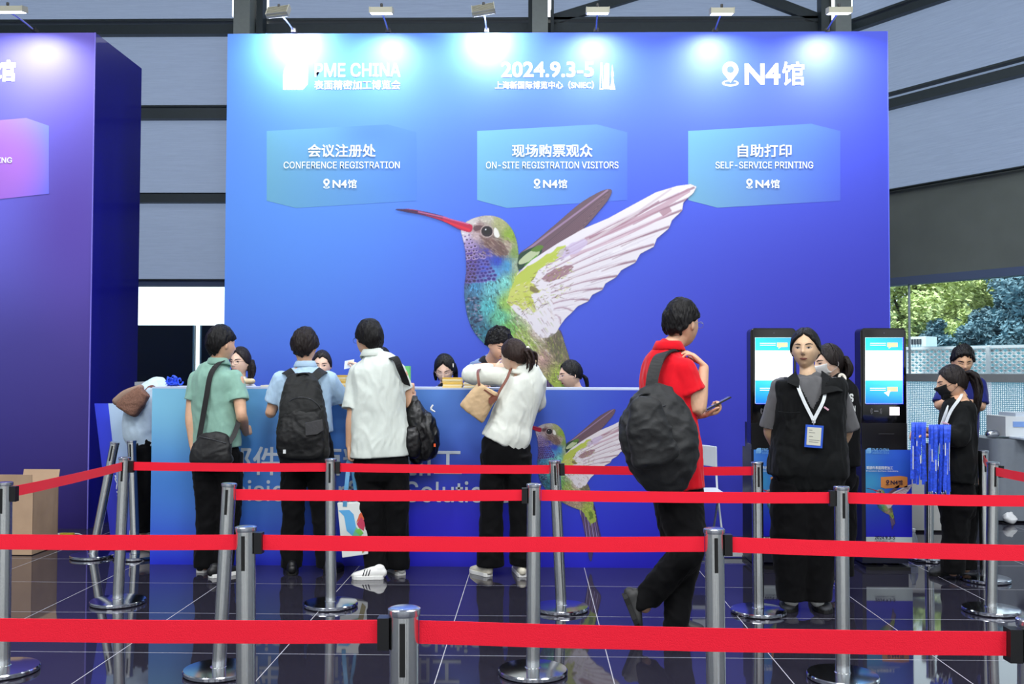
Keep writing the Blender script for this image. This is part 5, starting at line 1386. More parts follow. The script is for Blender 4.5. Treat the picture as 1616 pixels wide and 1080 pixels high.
def hand(bm, w, d, pn, side, curl=.5, spread=.12, s=1.0, thumb=.6, fcurls=None, close=False):
    """w wrist, d direction of the palm, pn palm normal (side that fingers curl to), side=+1 thumb on +cross side"""
    d = Vector(d).normalized(); pn = Vector(pn); pn = (pn-d*d.dot(pn)).normalized(); lat = d.cross(pn).normalized()*side   # towards thumb
    w = Vector(w)
    tube(bm, [(*(w-d*.01*s), .021*s, .016*s), (*(w+d*.025*s), .031*s, .0145*s), (*(w+d*.06*s), .038*s, .0135*s), (*(w+d*.082*s), .038*s, .011*s)], 16, 3, True, tuple(lat), 2.6)
    offs = (.0285, .0095, -.0095, -.027); lens = (.072, .080, .075, .058)
    for i in range(4):
        b0 = w+d*(.083-.004*abs(i-1))*s+lat*offs[i]*s
        dd = (d+lat*(1.5-i)*spread).normalized(); c_ = (fcurls[i] if fcurls else curl*(1+.12*i)); p = b0-dd*.012*s; pts = [(*p, .0088*s)]
        nn = pn.copy(); p = b0; pts.append((*p, .0088*s))
        for j, (fr, rr) in enumerate(((.42, .0082), (.32, .0076), (.26, .0066))):
            a = c_*(0.9 if j == 0 else 1.1); dd2 = (dd*math.cos(a)+nn*math.sin(a)).normalized(); nn = (nn*math.cos(a)-dd*math.sin(a)).normalized(); dd = dd2
            p = p+dd*lens[i]*fr*s; pts.append((*p, rr*s))
        tube(bm, pts, 10, 3)
    b0 = w+d*.022*s+lat*.026*s; td = (d*.75+lat*(1.0-thumb*.8)+pn*thumb*.9).normalized()
    p1 = b0+td*.034*s; p2 = p1+(td*.8+d*.5).normalized()*.03*s; p3 = p2+(td*.5+d*.8+pn*.1).normalized()*.022*s
    tube(bm, [(*b0, .014*s), (*p1, .0115*s), (*p2, .0095*s), (*p3, .0075*s)], 10, 3)

def limb(bm, P, R, seg=14, n=5):
    tube(bm, [(*p, *(r if isinstance(r, tuple) else (r,))) for p, r in zip(P, R)], seg, n)
def arm_pts(sh, el, wr, rs=1.0):
    """smooth arm with muscle profile"""
    sh, el, wr = Vector(sh), Vector(el), Vector(wr)
    P = [sh, sh.lerp(el, .35), sh.lerp(el, .75), el, el.lerp(wr, .25), el.lerp(wr, .7), wr]; R = [.050, .047, .041, .038, .040, .030, .0235]
    return P, [r*rs for r in R]
def shoe(parent, heel, toe, up=Vector((0, 0, 1)), mats=(None, None), L=None, w=.048, stripes=None, h=.075, name='shoe', sock=None, heel_tab=None):
    """heel, toe: points on the sole"""
    heel, toe = Vector(heel), Vector(toe); d = (toe-heel); L = d.length; d.normalize(); s = d.cross(up).normalized(); u = s.cross(d).normalized()
    def q(a, b_, c): return heel+d*(a*L)+s*b_+u*c
    bm = B()
    secs = [(.03, .029, .022, .032), (.12, .035, .026, .037), (.28, .036, .028, .040), (.45, .040, .024, .035), (.62, .046, .018, .028), (.78, .047, .012, .023), (.92, .038, .008, .018), (.985, .022, .005, .013)]
    tube(bm, [(*q(a, 0, .018+c), w/.047*b_, hh) for a, b_, c, hh in secs], 20, 4, True, tuple(s), 2.3)
    tube(bm, [(*q(.14, 0, .045), .032, .042), (*q(.16, 0, h-.005), .032, .040)], 16, 2, True, tuple(s))
    for v in bm.verts:
        t = (v.co-heel).dot(u)
        if t < .012: v.co += u*(.012-t)
    o = remeshed(name, bm, .005, 2, mats[0], parent)
    bm = B(); P = []
    out = [(0, 0), (.02, .026), (.12, .036), (.3, .036), (.5, .042), (.68, .049), (.82, .047), (.93, .036), (1.0, .012)]
    ring = [(a, b_) for a, b_ in out]+[(a, -b_) for a, b_ in out[::-1][0:-1]]
    pts = [q(a*1.01-.005, b_*1.07*w/.047, 0) for a, b_ in ring]
    prism(bm, pts, u*.026); bmesh.ops.recalc_face_normals(bm, faces=bm.faces[:])
    obj('sole', bm, mats[1], o, bevel=.003)
    if stripes:
        for k in range(3):
            for sg in (-1, 1):
                a = .40+k*.085; b4 = B(); pts = []
                hit = []
                for i in range(5):
                    t = i/4; aa = a+.09*(1-t)*.6; cc = .028+t*.040; ww = .041-t*.017
                    hit.append((q(aa, sg*ww*w/.047*1.0+sg*.006, cc), q(aa+.035, sg*ww*w/.047+sg*.006, cc)))
                tr_ = BVHTree.FromPolygons([v.co.copy() for v in o.data.vertices], [tuple(p.vertices) for p in o.data.polygons])
                prev = None
                for p0, p1 in hit:
                    ee = []
                    for p in (p0, p1):
                        h_ = tr_.ray_cast(p+s*sg*.1, -s*sg); ee.append((h_[0]+s*sg*.0015) if h_[0] is not None else p)
                    cur = [b4.verts.new(e) for e in ee]
                    if prev: b4.faces.new((prev[0], prev[1], cur[1], cur[0]))
                    prev = cur
                obj('stripe', b4, stripes, o)
    if heel_tab:
        bm = B(); box(bm, q(.0, 0, .052), (.012, .028, .028), Matrix((d, s, u)).transposed()); obj('heel_tab', bm, heel_tab, o, bevel=.004)
    return o

def person(name, Y, label, group=None, x=None, feet=None):
    t = empty(name, (x, Y, 0), label, 'person', group); return t
class Pt:
    """photo pixel + depth helper for one figure standing at depth Y"""
    def __init__(s, Y): s.Y = Y; s.s = FPX/Y
    def __call__(s, px, py, dy=0.0): return at(px, py, s.Y+dy)
    def w(s, px): return px/s.s
def torso(bm, P, secs, hint, sq=2.4, n=5, cap=True):
    """secs: (px,py,dy,half width px,half depth m)"""
    tube(bm, [(*P(a, b_, c), P.w(hw), hd) for a, b_, c, hw, hd in secs], 28, n, cap, hint, sq)
def ribbon(name, pts, w, th, m, parent=None, hints=None, n=5, label=None):
    """flat strap through points; hint = direction of the strap's width"""
    bm = B(); sm = cr([tuple(p) for p in pts], n); C = [Vector(p) for p in sm]; N = len(C); prev = None
    hs = [Vector(h) for h in hints] if hints else None
    for i in range(N):
        d = (C[min(i+1, N-1)]-C[max(i-1, 0)]).normalized()
        if hs: t = i/(N-1)*(len(hs)-1); k = min(int(t), len(hs)-2) if len(hs) > 1 else 0; h = hs[k].lerp(hs[min(k+1, len(hs)-1)], t-k)
        else: h = Vector((1, 0, 0))
        h = (h-d*d.dot(h)).normalized(); nn = d.cross(h)
        ring = [bm.verts.new(C[i]+h*a*w/2+nn*b_*th/2) for a, b_ in ((-1, -1), (1, -1), (1, 1), (-1, 1))]
        if prev:
            for k in range(4): bm.faces.new((prev[k], prev[(k+1) % 4], ring[(k+1) % 4], ring[k]))
        else: bm.faces.new(ring[::-1])
        prev = ring
    bm.faces.new(prev); bmesh.ops.recalc_face_normals(bm, faces=bm.faces[:])
    return obj(name, bm, m, parent, False, 0)
def collar(M_or_c, parent, m, r=.062, h=.04, yaw=0, tiltv=(0, 0, 0), open_=.0, name='collar', rd=None):
    """fold-down collar ring around the neck"""
    c = Vector(M_or_c); a0 = math.radians(-yaw)+PI/2; bm = B(); N = 40; rd = rd or r
    rings = [(r*.90, h*.9, 0), (r*1.0, h*1.02, 0), (r*1.12, h*.7, 0), (r*1.30, h*.05, 0), (r*1.24, -.004, 0), (r*1.05, h*.5, 0)]
    prev = None
    vs = []
    for i in range(N+1):
        a = a0+open_+(2*PI-2*open_)*i/N; row = []
        fr = math.cos(a-a0)   # 1 at the front
        for rr, hh, _ in rings:
            row.append(bm.verts.new(c+Vector((math.cos(a)*rr, math.sin(a)*rr, hh-(.026 if fr > 0 else .0)*fr*fr))+Vector(tiltv)*hh))
        vs.append(row)
    for i in range(N):
        for k in range(len(rings)): bm.faces.new((vs[i][k], vs[i][(k+1) % len(rings)], vs[i+1][(k+1) % len(rings)], vs[i+1][k]))
    bmesh.ops.recalc_face_normals(bm, faces=bm.faces[:])
    return obj(name, bm, m, parent, True)
SK_M = skin_mat('skin_tan', (220, 174, 142)); SK_F = skin_mat('skin_light', (226, 190, 166)); SK_D = skin_mat('skin_olive', (206, 162, 128)); SK_S = skin_mat('skin_staff', (212, 178, 144))
HB = hair_mat('hair_black', (12, 10, 11)); HBR = hair_mat('hair_dark_brown', (28, 21, 20)); HSB = hair_mat('hair_soft_brown', (44, 31, 27))
CL_black = cloth('black_trouser_cloth', (9, 9, 11), .8, sheen=.03)
# ------------------------------------------------------------------ figure builder
def build(label, Y, head, neck, torso_secs, arms=(), hands=(), legs=(), skin=SK_M, shirt=None, sleeves=(), pants=None, right=(1, 0, 0), vox=.0055,
          hair=None, facekw=None, shirt_amp=.006, pants_amp=.007, seed=1, group=None, core=.88, neck_r=.054, shirt_sq=2.4, extra_body=None, shirt_name='shirt', pants_name='trousers', sleeve_amp=None, shirt_vox=.008, waist=None, extra_shirt=None):
    P = Pt(Y)
    hx = P(*neck); t = person('person', Y, label, group, x=hx.x)
    M = head_mat(P(*head['p']), head['yaw'], head.get('pitch', 0), head.get('roll', 0), head.get('s', 1.0))
    bm = B(); add_head(bm, M)
    nb = P(*neck); hb = M@Vector((0, -.018, -.055)); 
    tube(bm, [(*hb, neck_r*.95), (*hb.lerp(nb, .5), neck_r*.93), (*nb, neck_r*1.08), (*(nb+Vector((0, 0, -.05))), neck_r*1.1)], 18, 4)
    if torso_secs: torso(bm, P, [(a, b_, c, w*core*(.8 if i == len(torso_secs)-1 else 1), d*core*(.75 if i == len(torso_secs)-1 else 1)) for i, (a, b_, c, w, d) in enumerate(torso_secs)], right, cap='start')
    for A in arms:
        sh, el, wr = [P(*q) for q in A[:3]]; rs = A[3] if len(A) > 3 else 1.0
        pp, rr = arm_pts(sh, el, wr, rs); limb(bm, pp, rr)
    for Hn in hands:
        hand(bm, P(*Hn['w']), Vector(Hn['d']), Vector(Hn['pn']), Hn.get('side', 1), Hn.get('curl', .5), Hn.get('spread', .12), Hn.get('s', 1.0), Hn.get('thumb', .6), Hn.get('f'))
    for Lg in legs:
        hip, kn, an = [P(*q) for q in Lg[:3]]
        limb(bm, [hip, hip.lerp(kn, .5), kn, kn.lerp(an, .3), kn.lerp(an, .75), an, an+Vector((0, 0, -.03))], [.075, .065, .05, .05, .038, .034, .034])
    if extra_body: extra_body(bm, P)
    body = remeshed('body', bm, vox, 1, skin, t)
    if hair:
        hair_cap(M, t, hair.get('m', HB), **{k: v for k, v in hair.items() if k != 'm'})
    if facekw is not None: face(M, t, **facekw)
    out = {'t': t, 'M': M, 'P': P, 'body': body}
    if shirt:
        bm = B(); torso(bm, P, torso_secs, right, sq=shirt_sq, cap='start')
        for s_ in sleeves:
            sh, el = P(*s_[0]), P(*s_[1]); fr = s_[2]; r0, r1 = s_[3], s_[4]
            pts = [sh, sh.lerp(el, fr*.5), sh.lerp(el, fr)]
            if len(s_) > 5:    # long sleeve to wrist
                wr = P(*s_[5]); pts = [sh, sh.lerp(el, .5), el, el.lerp(wr, .5), el.lerp(wr, s_[6])]
                R_ = [r0, (r0+r1)/2, (r0+r1)/2*1.0, r1, r1*.9]
            else: R_ = [r0, (r0+r1)/2, r1]
            tube(bm, [(*p, r) for p, r in zip(pts, R_)], 18, 4, False)
            b5 = bmesh.ops.create_icosphere(bm, subdivisions=3, radius=r0*1.0, matrix=Matrix.Translation(sh))
        if extra_shirt: extra_shirt(bm, P)
        out['shirt'] = remeshed(shirt_name, bm, shirt_vox, 2, shirt, t, wrinkles(seed, shirt_amp*1.1, 22, (1, 1, .42)))
    if pants:
        bm = B()
        if waist: torso(bm, P, [(a, b_, c, w*(.88 if i == 0 else .97), d*(.82 if i == 0 else .92)) for i, (a, b_, c, w, d) in enumerate(waist)], right, sq=2.3)
        for Lg in legs:
            hip, kn, an = [P(*q) for q in Lg[:3]]; R_ = Lg[3]
            tube(bm, [(*hip, R_[0]), (*hip.lerp(kn, .5), R_[1]), (*kn, R_[2]), (*kn.lerp(an, .5), R_[3]), (*an, R_[4]), (*(an+Vector((0, 0, -.035))), R_[4]*.98)], 20, 5, False)
        out['pants'] = remeshed(pants_name, bm, .010, 2, pants, t, wrinkles(seed+5, pants_amp, 22, (1, 1, .8)))
    return out
black_leather = mat('black_shoe', (20, 20, 22), .45, bump=.1); black_sole = mat('black_sole', (14, 14, 15), .7); white_sole = mat('white_sole', (232, 232, 228), .55)
white_shoe = mat('white_shoe_leather', (236, 236, 232), .5, bump=.08); cream_shoe = mat('cream_sneaker', (226, 220, 200), .6, bump=.1)
grey_shoe = mat('grey_black_sneaker', (52, 54, 58), .7, noise_amt=.3, noise_scale=60)
def F(px, py, Y=None):
    g = fl(px, py); return Vector((g.x, g.y, 0))

# ---- man in the green polo
Yg = 6.93
grn = cloth('sage_green_pique', (138, 178, 162), .85)
secs = [(344, 573, .0, 15, .07), (341, 584, .0, 31, .095), (339, 598, 0, 39, .115), (337, 625, .01, 41, .125), (338, 655, .01, 40, .125), (340, 685, .01, 41, .13), (341, 707, .01, 42, .13)]
o = build('person in a sage green polo and black trousers standing at the counter, back turned', Yg,
    dict(p=(349, 545, .0), yaw=38, pitch=-2, s=1.05), (344, 574, .0), secs,
    arms=[((308, 600, .05), (301, 655, .0), (304, 704, -.02)), ((374, 600, -.03), (381, 656, -.08), (388, 684, .12))],
    hands=[dict(w=(304, 704, -.02), d=(0.05, .1, -1), pn=(1, 0, 0), side=-1, curl=.45), dict(w=(387, 682, .10), d=(.15, .7, .1), pn=(-1, 0, -.2), side=1, curl=1.0, s=.95)],
    legs=[((327, 716, .0), (329, 800, .0), (322, 888, .0), (.105, .10, .085, .075, .07)), ((359, 716, .0), (362, 800, .02), (352, 890, .03), (.105, .10, .085, .075, .07))],
    shirt=grn, sleeves=[((310, 598, .03), (301, 655, .0), .62, .060, .068), ((370, 598, -.02), (381, 656, -.08), .62, .066, .074)],
    pants=CL_black, waist=[(342, 697, .01, 37, .12), (343, 718, .01, 39, .125), (343, 735, .01, 38, .12)], right=(math.cos(.45), -math.sin(.45), 0), seed=2,
    hair=dict(m=HB, thick=.017, edge=.008, seed=3, nape=-.070, side=.012, vol=(.006, .004, 0)))
P = o['P']; collar(P(345, 571, 0)+Vector((0, 0, -.015)), o['t'], grn, r=.066, h=.042, yaw=35)
shoe(o['t'], F(315, 905), F(322, 903)+Vector((.01, .20, 0)), mats=(black_leather, white_sole), w=.046)
shoe(o['t'], F(331, 913), F(362, 908)+Vector((.06, .10, 0)), mats=(black_leather, white_sole), w=.046)
bag = empty('crossbody_bag', P(335, 722, -.16), 'black crossbody bag hanging at the back of the man in the green polo', 'bag')
blk_nylon = mat('black_nylon', (12, 12, 14), .55, bump=.35, bump_scale=20, sheen=.1)
bm = B(); tube(bm, [(*P(336, 690, -.15), P.w(24), .035), (*P(336, 700, -.155), P.w(29), .045), (*P(334, 716, -.16), P.w(33), .055), (*P(334, 727, -.16), P.w(34), .055)], 28, 4, True, (1, 0, .16), 3.2)
remeshed('pouch', bm, .008, 1, blk_nylon, bag, wrinkles(4, .006, 25))
tubeo('zipper', [(*P(314, 689, -.195), .003), (*P(336, 694, -.205), .003), (*P(357, 700, -.195), .003)], mat('zip_grey', (70, 72, 76), .3, .6), bag, 6, 3)
ribbon('strap', [P(355, 571, .02), P(347, 572, -.10), P(333, 590, -.135), P(326, 625, -.148), P(320, 660, -.15), P(314, 694, -.16)], .036, .004, blk_nylon, bag, [(1, 0, .3), (1, 0, .2), (1, 0, 0)])
ribbon('strap', [P(376, 640, -.03), P(377, 662, -.075), P(370, 685, -.12), P(361, 700, -.17)], .034, .004, blk_nylon, bag, [(1, .6, .3)])

# ---- man in the light blue shirt with the backpack
Yb = 6.95
lb = cloth('light_blue_shirt_cloth', (176, 204, 228), .8)
secs = [(482, 578, 0, 14, .07), (482, 588, 0, 34, .10), (482, 602, 0, 45, .12), (482, 630, 0, 43, .13), (483, 660, 0, 41, .13), (484, 684, 0, 42, .13)]
o = build('person in a light blue shirt and black trousers at the counter, back turned', Yb,
    dict(p=(481, 549, .0), yaw=4, pitch=-6, s=1.03), (482, 578, 0), secs,
    arms=[((443, 603, .0), (427, 652, .02), (446, 606, .24)), ((521, 603, 0), (541, 634, .10), (522, 602, .30))],
    hands=[dict(w=(446, 604, .24), d=(.5, .8, .1), pn=(1, 0, 0), side=1, curl=.7), dict(w=(522, 600, .30), d=(-.6, .7, .1), pn=(-1, 0, 0), side=1, curl=.7)],
    legs=[((464, 700, 0), (463, 795, .01), (460, 888, .01), (.10, .095, .082, .078, .074)), ((503, 700, 0), (508, 795, .01), (515, 888, .01), (.10, .095, .082, .078, .074))],
    shirt=lb, sleeves=[((446, 600, .0), (427, 652, .02), .70, .068, .072), ((518, 600, 0), (541, 636, .12), .85, .070, .074)],
    pants=CL_black, waist=[(484, 676, 0, 38, .12), (484, 700, 0, 40, .125), (484, 725, 0, 38, .12)], seed=12,
    hair=dict(m=HBR, thick=.018, edge=.008, seed=8, nape=-.068, side=.006, jag=.004, vol=(.008, .004, .002)))
P = o['P']; collar(P(482, 576, 0)+Vector((0, 0, -.012)), o['t'], lb, r=.064, h=.04, yaw=0)
shoe(o['t'], F(461, 909), F(454, 906)+Vector((-.03, .2, 0)), mats=(black_leather, black_sole))
shoe(o['t'], F(516, 909), F(520, 906)+Vector((.03, .2, 0)), mats=(black_leather, black_sole))
bp = empty('backpack', P(479, 725, -.22), 'black backpack on the back of the man in the light blue shirt', 'backpack')
bkn = mat('black_backpack_cloth', (13, 15, 15), .7, bump=.4, bump_scale=24, sheen=.05)
bm = B(); tube(bm, [(*P(477, 597, -.17), P.w(22), .045), (*P(477, 612, -.20), P.w(29), .07), (*P(477, 640, -.22), P.w(34), .095), (*P(478, 675, -.225), P.w(38), .11), (*P(479, 705, -.22), P.w(40), .105), (*P(479, 720, -.215), P.w(38), .09)], 32, 5, True, (1, 0, 0), 3.0)
remeshed('main_compartment', bm, .008, 2, bkn, bp, wrinkles(21, .008, 22))
bm = B(); tube(bm, [(*P(475, 655, -.29), P.w(30), .045), (*P(475, 690, -.305), P.w(36), .05), (*P(475, 718, -.29), P.w(36), .045)], 28, 4, True, (1, 0, 0), 3.4)
remeshed('front_pocket', bm, .008, 2, mat('black_backpack_pocket', (8, 9, 10), .6, bump=.4, bump_scale=24), bp, wrinkles(22, .006, 26))
bm = B(); P_ = [P(481, 668, -.37), P(508, 662, -.355), P(510, 680, -.355), P(500, 686, -.365), P(482, 688, -.372)]; prism(bm, P_, Vector((0, .025, 0))); bmesh.ops.recalc_face_normals(bm, faces=bm.faces[:]); obj('pocket_flap', bm, mat('grey_mesh', (52, 52, 54), .6, bump=.3), bp, bevel=.004)
tubeo('zipper', [(*P(447, 668, -.27), .0025), (*P(452, 640, -.30), .0025), (*P(468, 628, -.315), .0025), (*P(490, 630, -.315), .0025), (*P(506, 645, -.295), .0025), (*P(509, 665, -.27), .0025)], mat('zip_grey'), bp, 6, 4)
ribbon('carry_handle', [P(467, 601, -.20), P(469, 592, -.205), P(478, 589, -.21), P(487, 591, -.205), P(489, 600, -.20)], .022, .006, bkn, bp, [(0, 1, 0)])
ribbon('shoulder_strap', [P(470, 606, -.19), P(462, 596, -.17), P(454, 586, -.10), P(450, 588, .0)], .062, .010, bkn, bp, [(1, 0, .6)])
ribbon('shoulder_strap', [P(486, 605, -.19), P(498, 594, -.17), P(508, 585, -.10), P(512, 587, .0)], .062, .010, bkn, bp, [(1, 0, -.6)])
ribbon('lower_strap', [P(444, 700, -.15), P(440, 672, -.12), P(441, 655, -.05)], .022, .003, mat('white_piping', (225, 228, 228), .5), bp, [(0, 1, 0)])
boxo('keyring_tag', P(449, 713, -.34), (.018, .006, .026), mat('white_piping'), bp)

# ---- man in the white polo
Yw = 6.85
wht = cloth('white_pique', (214, 222, 214), .85, na=.02)
secs = [(589, 560, 0, 16, .07), (592, 571, 0, 33, .10), (594, 586, 0, 42, .125), (596, 615, 0, 44, .135), (597, 650, 0, 45, .135), (599, 690, 0, 47, .14), (600, 721, 0, 48, .14)]
o = build('person in a white polo holding a white tote bag at the counter, face turned left', Yw,
    dict(p=(582, 537, .02), yaw=-42, pitch=-2, s=1.06), (589, 562, 0), secs,
    arms=[((562, 595, -.02), (556, 655, -.05), (551, 704, -.03), 1.02), ((634, 592, .05), (647, 640, .10), (652, 620, .20), .9)],
    hands=[dict(w=(551, 706, -.03), d=(.02, .1, -1), pn=(1, .1, 0), side=-1, curl=.8), dict(w=(652, 622, .17), d=(0, -.25, 1), pn=(-1, 0, 0), side=1, curl=1.2, s=.85)],
    legs=[((582, 722, 0), (585, 800, .0), (592, 897, .0), (.108, .102, .09, .08, .078)), ((620, 722, .02), (626, 800, .03), (629, 890, .05), (.108, .102, .088, .078, .074))],
    shirt=wht, sleeves=[((566, 588, -.01), (556, 655, -.05), .88, .070, .082), ((626, 588, .04), (647, 640, .10), .55, .066, .072)],
    pants=CL_black, waist=[(600, 700, 0, 45, .135), (602, 730, 0, 43, .13), (602, 747, 0, 42, .125)], right=(math.cos(.35), math.sin(.35), 0), seed=31, shirt_amp=.007,
    hair=dict(m=HB, thick=.019, edge=.008, seed=13, nape=-.066, side=-.002, vol=(.006, .006, 0)), facekw=dict(fem=False, skin=(214, 170, 140)))
P = o['P']; collar(P(588, 560, 0)+Vector((0, 0, -.008)), o['t'], wht, r=.068, h=.045, yaw=-40); glasses(o['M'], o['t'], (20, 24, 44))
blk = mat('black_stripe', (16, 18, 26), .5)
shoe(o['t'], F(606, 914), F(556, 914), mats=(white_shoe, white_sole), stripes=blk, w=.047, heel_tab=blk)
shoe(o['t'], F(634, 909), F(634, 909)+Vector((-.10, .22, 0)), mats=(white_shoe, white_sole), stripes=blk, w=.047, heel_tab=blk)
bk = empty('backpack', P(664, 728, .1), 'shiny black backpack hanging from the strap held by the man in the white polo', 'backpack')
gls = mat('shiny_black_nylon', (8, 8, 10), .34, bump=.6, bump_scale=18)
bm = B(); tube(bm, [(*P(652, 628, .10), P.w(6), .03), (*P(656, 650, .10), P.w(17), .06), (*P(664, 672, .10), P.w(27), .085), (*P(667, 695, .10), P.w(29), .095), (*P(662, 714, .10), P.w(24), .085), (*P(658, 724, .10), P.w(12), .06)], 28, 5, True, (1, 0, -.15), 2.3)
remeshed('main_compartment', bm, .008, 1, gls, bk, wrinkles(41, .012, 26, (1, 1, .6)))
bm = B(); tube(bm, [(*P(650, 680, .02), P.w(10), .04), (*P(653, 700, .01), P.w(13), .045), (*P(653, 716, .02), P.w(10), .04)], 20, 4, True, (1, 0, -.1), 3)
remeshed('side_pocket', bm, .007, 1, gls, bk, wrinkles(42, .006, 30))
ribbon('shoulder_strap', [P(612, 566, -.02), P(624, 566, -.09), P(632, 583, -.10), P(640, 602, -.02), P(645, 620, .10), P(649, 645, .12)], .045, .009, bkn, bk, [(1, 0, .3), (1, 0, .1), (1, 0, 0)])
ribbon('shoulder_strap', [P(655, 632, .18), P(669, 650, .14), P(682, 662, .12), P(690, 690, .12)], .04, .01, bkn, bk, [(.5, 1, 0)])
tubeo('buckle', [(*P(683, 640, .1), .006), (*P(680, 646, .1), .008), (*P(686, 650, .1), .005)], mat('white_piping'), bk, 8, 2)
bm = B(); box(bm, P(686, 703, .0), (.014, .004, .022)); obj('orange_tag', bm, mat('orange_tag', (230, 90, 40), .5), bk)
# tote bag with a faceted hummingbird
tt = empty('tote_bag', P(556, 880, -.06), 'white tote bag with a faceted blue and red bird, carried by the white polo man', 'bag')
tw_ = mat('white_tote_plastic', (226, 230, 226), .5, bump=.15, bump_scale=12)
def T(px, py, d=0): return P(px, py, -.07+d)
bm = B(); prism(bm, [T(540, 881), T(581, 875), T(581, 850), T(573, 795), T(564, 793), T(532, 794)], Vector((0, .05, 0))); bmesh.ops.recalc_face_normals(bm, faces=bm.faces[:]); obj('bag_body', bm, tw_, tt, bevel=.006)
def tri(name, pts, col, d=-.0015):
    bm = B(); bm.faces.new([bm.verts.new(T(x, y, d)) for x, y in pts]); bmesh.ops.recalc_face_normals(bm, faces=bm.faces[:]); return obj(name, bm, mat(f'facet_{col[0]}_{col[1]}_{col[2]}', col, .5), tt)
for i, (pts, c) in enumerate((([(534, 806), (551, 805), (558, 812), (562, 832), (556, 846), (547, 838), (543, 815)], (92, 170, 222)), ([(556, 846), (562, 832), (572, 843), (568, 850)], (110, 190, 150)), ([(562, 826), (567, 812), (575, 803), (576, 822), (570, 818)], (214, 96, 60)),
                     ([(563, 827), (570, 816), (577, 826), (574, 838), (566, 833)], (196, 60, 90)), ([(560, 838), (568, 834), (574, 842), (568, 846)], (120, 196, 90)), ([(566, 848), (574, 846), (578, 868), (572, 874)], (150, 140, 80)))):
    tri('bird_facet', pts, c, -.0016-.0003*i)
rb = mat('clear_blue_ribbon', (100, 176, 226), .3, trans=.3)
for a, b_, d in ((544, 549, -.002), (566, 556, .052)):
    ribbon('handle', [T(a, 800, d), T((a+b_)/2, 770, d), T(b_+1, 735, .04), T(b_+2, 722, .05)], .028, .002, rb, tt, [(1, 0, 0)])

# ---- woman in the white blouse
Yf = 6.9
wbl = cloth('white_blouse_cloth', (222, 226, 216), .8, na=.02)
secs = [(822, 584, .03, 13, .06), (829, 593, .03, 30, .09), (826, 612, .02, 34, .11), (816, 640, 0, 33, .11), (806, 668, -.01, 35, .115), (801, 686, -.02, 38, .125), (795, 700, -.02, 39, .13)]
o = build('person with a ponytail in a white blouse leaning on the counter, back turned', Yf,
    dict(p=(811, 563, .03), yaw=-58, pitch=-8, roll=-6, s=.98), (820, 586, .03), secs,
    arms=[((812, 598, .06), (741, 592, .10), (782, 586, .34), .9), ((851, 602, .05), (846, 640, .16), (800, 605, .34), .88)],
    hands=[dict(w=(782, 586, .34), d=(.8, .1, .5), pn=(.2, 1, 0), side=1, curl=.6, s=.9), dict(w=(800, 605, .34), d=(-.7, .4, .4), pn=(0, 1, 0), side=-1, curl=.6, s=.9)],
    legs=[((781, 718, -.01), (775, 800, .0), (774, 886, .0), (.10, .092, .080, .085, .098)), ((817, 718, -.01), (822, 800, .02), (826, 884, .02), (.10, .092, .080, .085, .098))],
    skin=SK_F, shirt=wbl, sleeves=[((816, 596, .05), (741, 592, .10), 1, .062, .070, (782, 586, .34), .8), ((849, 602, .05), (846, 640, .16), 1, .062, .056, (800, 605, .34), .8)],
    pants=CL_black, waist=[(804, 672, -.015, 30, .10), (799, 692, -.02, 38, .12), (798, 708, -.02, 41, .13), (799, 728, -.01, 41, .13)], right=(math.cos(.5), math.sin(.5), 0), seed=51, shirt_amp=.006, neck_r=.046,
    hair=dict(m=HSB, thick=.014, seed=23, nape=-.062, side=-.012, front=.074, jag=.0015, vol=(.0, .006, 0)), facekw=dict(skin=(226, 190, 166), lip=(196, 110, 110), closed=True))
P = o['P']; M = o['M']
strands('ponytail', M, [[(0, -.105, .03, .3), (-.0, -.135, .02), (.0, -.15, -.03), (.0, -.14, -.08), (.0, -.12, -.115)], [(.01, -.10, .02, .3), (.025, -.12, .0), (.03, -.12, -.05), (.02, -.11, -.10)]], HSB, o['t'], 9, .016, .011, 5)
bm = B(); bmesh.ops.create_icosphere(bm, subdivisions=3, radius=.012, matrix=M@Matrix.Translation((.01, -.122, .045))); obj('pearl_hair_clip', bm, mat('pearl_clip', (235, 230, 215), .25), o['t'], True)
tubeo('blouse_collar', [(*(P(820, 582, .03)+Vector((math.cos(a)*.062, math.sin(a)*.06, -.01+.012*math.sin(a*1)))), .012, .02) for a in np.linspace(0, 2*PI, 17)], wbl, o['t'], 8, 2)
shoe(o['t'], F(773, 911), F(773, 911)+Vector((-.13, .18, 0)), mats=(cream_shoe, white_sole), w=.044); shoe(o['t'], F(825, 912), F(816, 903)+Vector((0, .12, 0)), mats=(cream_shoe, white_sole), w=.044)
for hx_, hy_ in ((765, 898), (824, 900)): tubeo('ankle_sock', [(*P(hx_+6, 884, .0), .04), (*P(hx_+3, 897, .0), .038)], mat('cream_sock', (230, 224, 210), .9), o['t'], 12, 2)
tb = empty('handbag', P(752, 655, -.12), 'tan canvas handbag with brown straps on the arm of the white blouse woman', 'handbag')
tan = mat('tan_canvas', (204, 174, 134), .8, noise_amt=.05, bump=.15, bump_scale=30)
lth = mat('brown_leather_strap', (118, 66, 48), .5)
def Hq(px, py, d=0): return P(px, py, -.13+d)
bm = B(); dv = (Hq(770, 624)-Hq(742, 658)).normalized()
tube(bm, [(*Hq(743, 654), P.w(22), .05), (*Hq(746, 650), P.w(23), .058), (*Hq(757, 634), P.w(21), .064), (*Hq(768, 618), P.w(18.5), .062), (*Hq(771, 613), P.w(17.5), .058)], 28, 4, False, (.75, 0, -.62), 2.8)
remeshed('bag_body', bm, .007, 1, tan, tb, wrinkles(61, .004, 30))
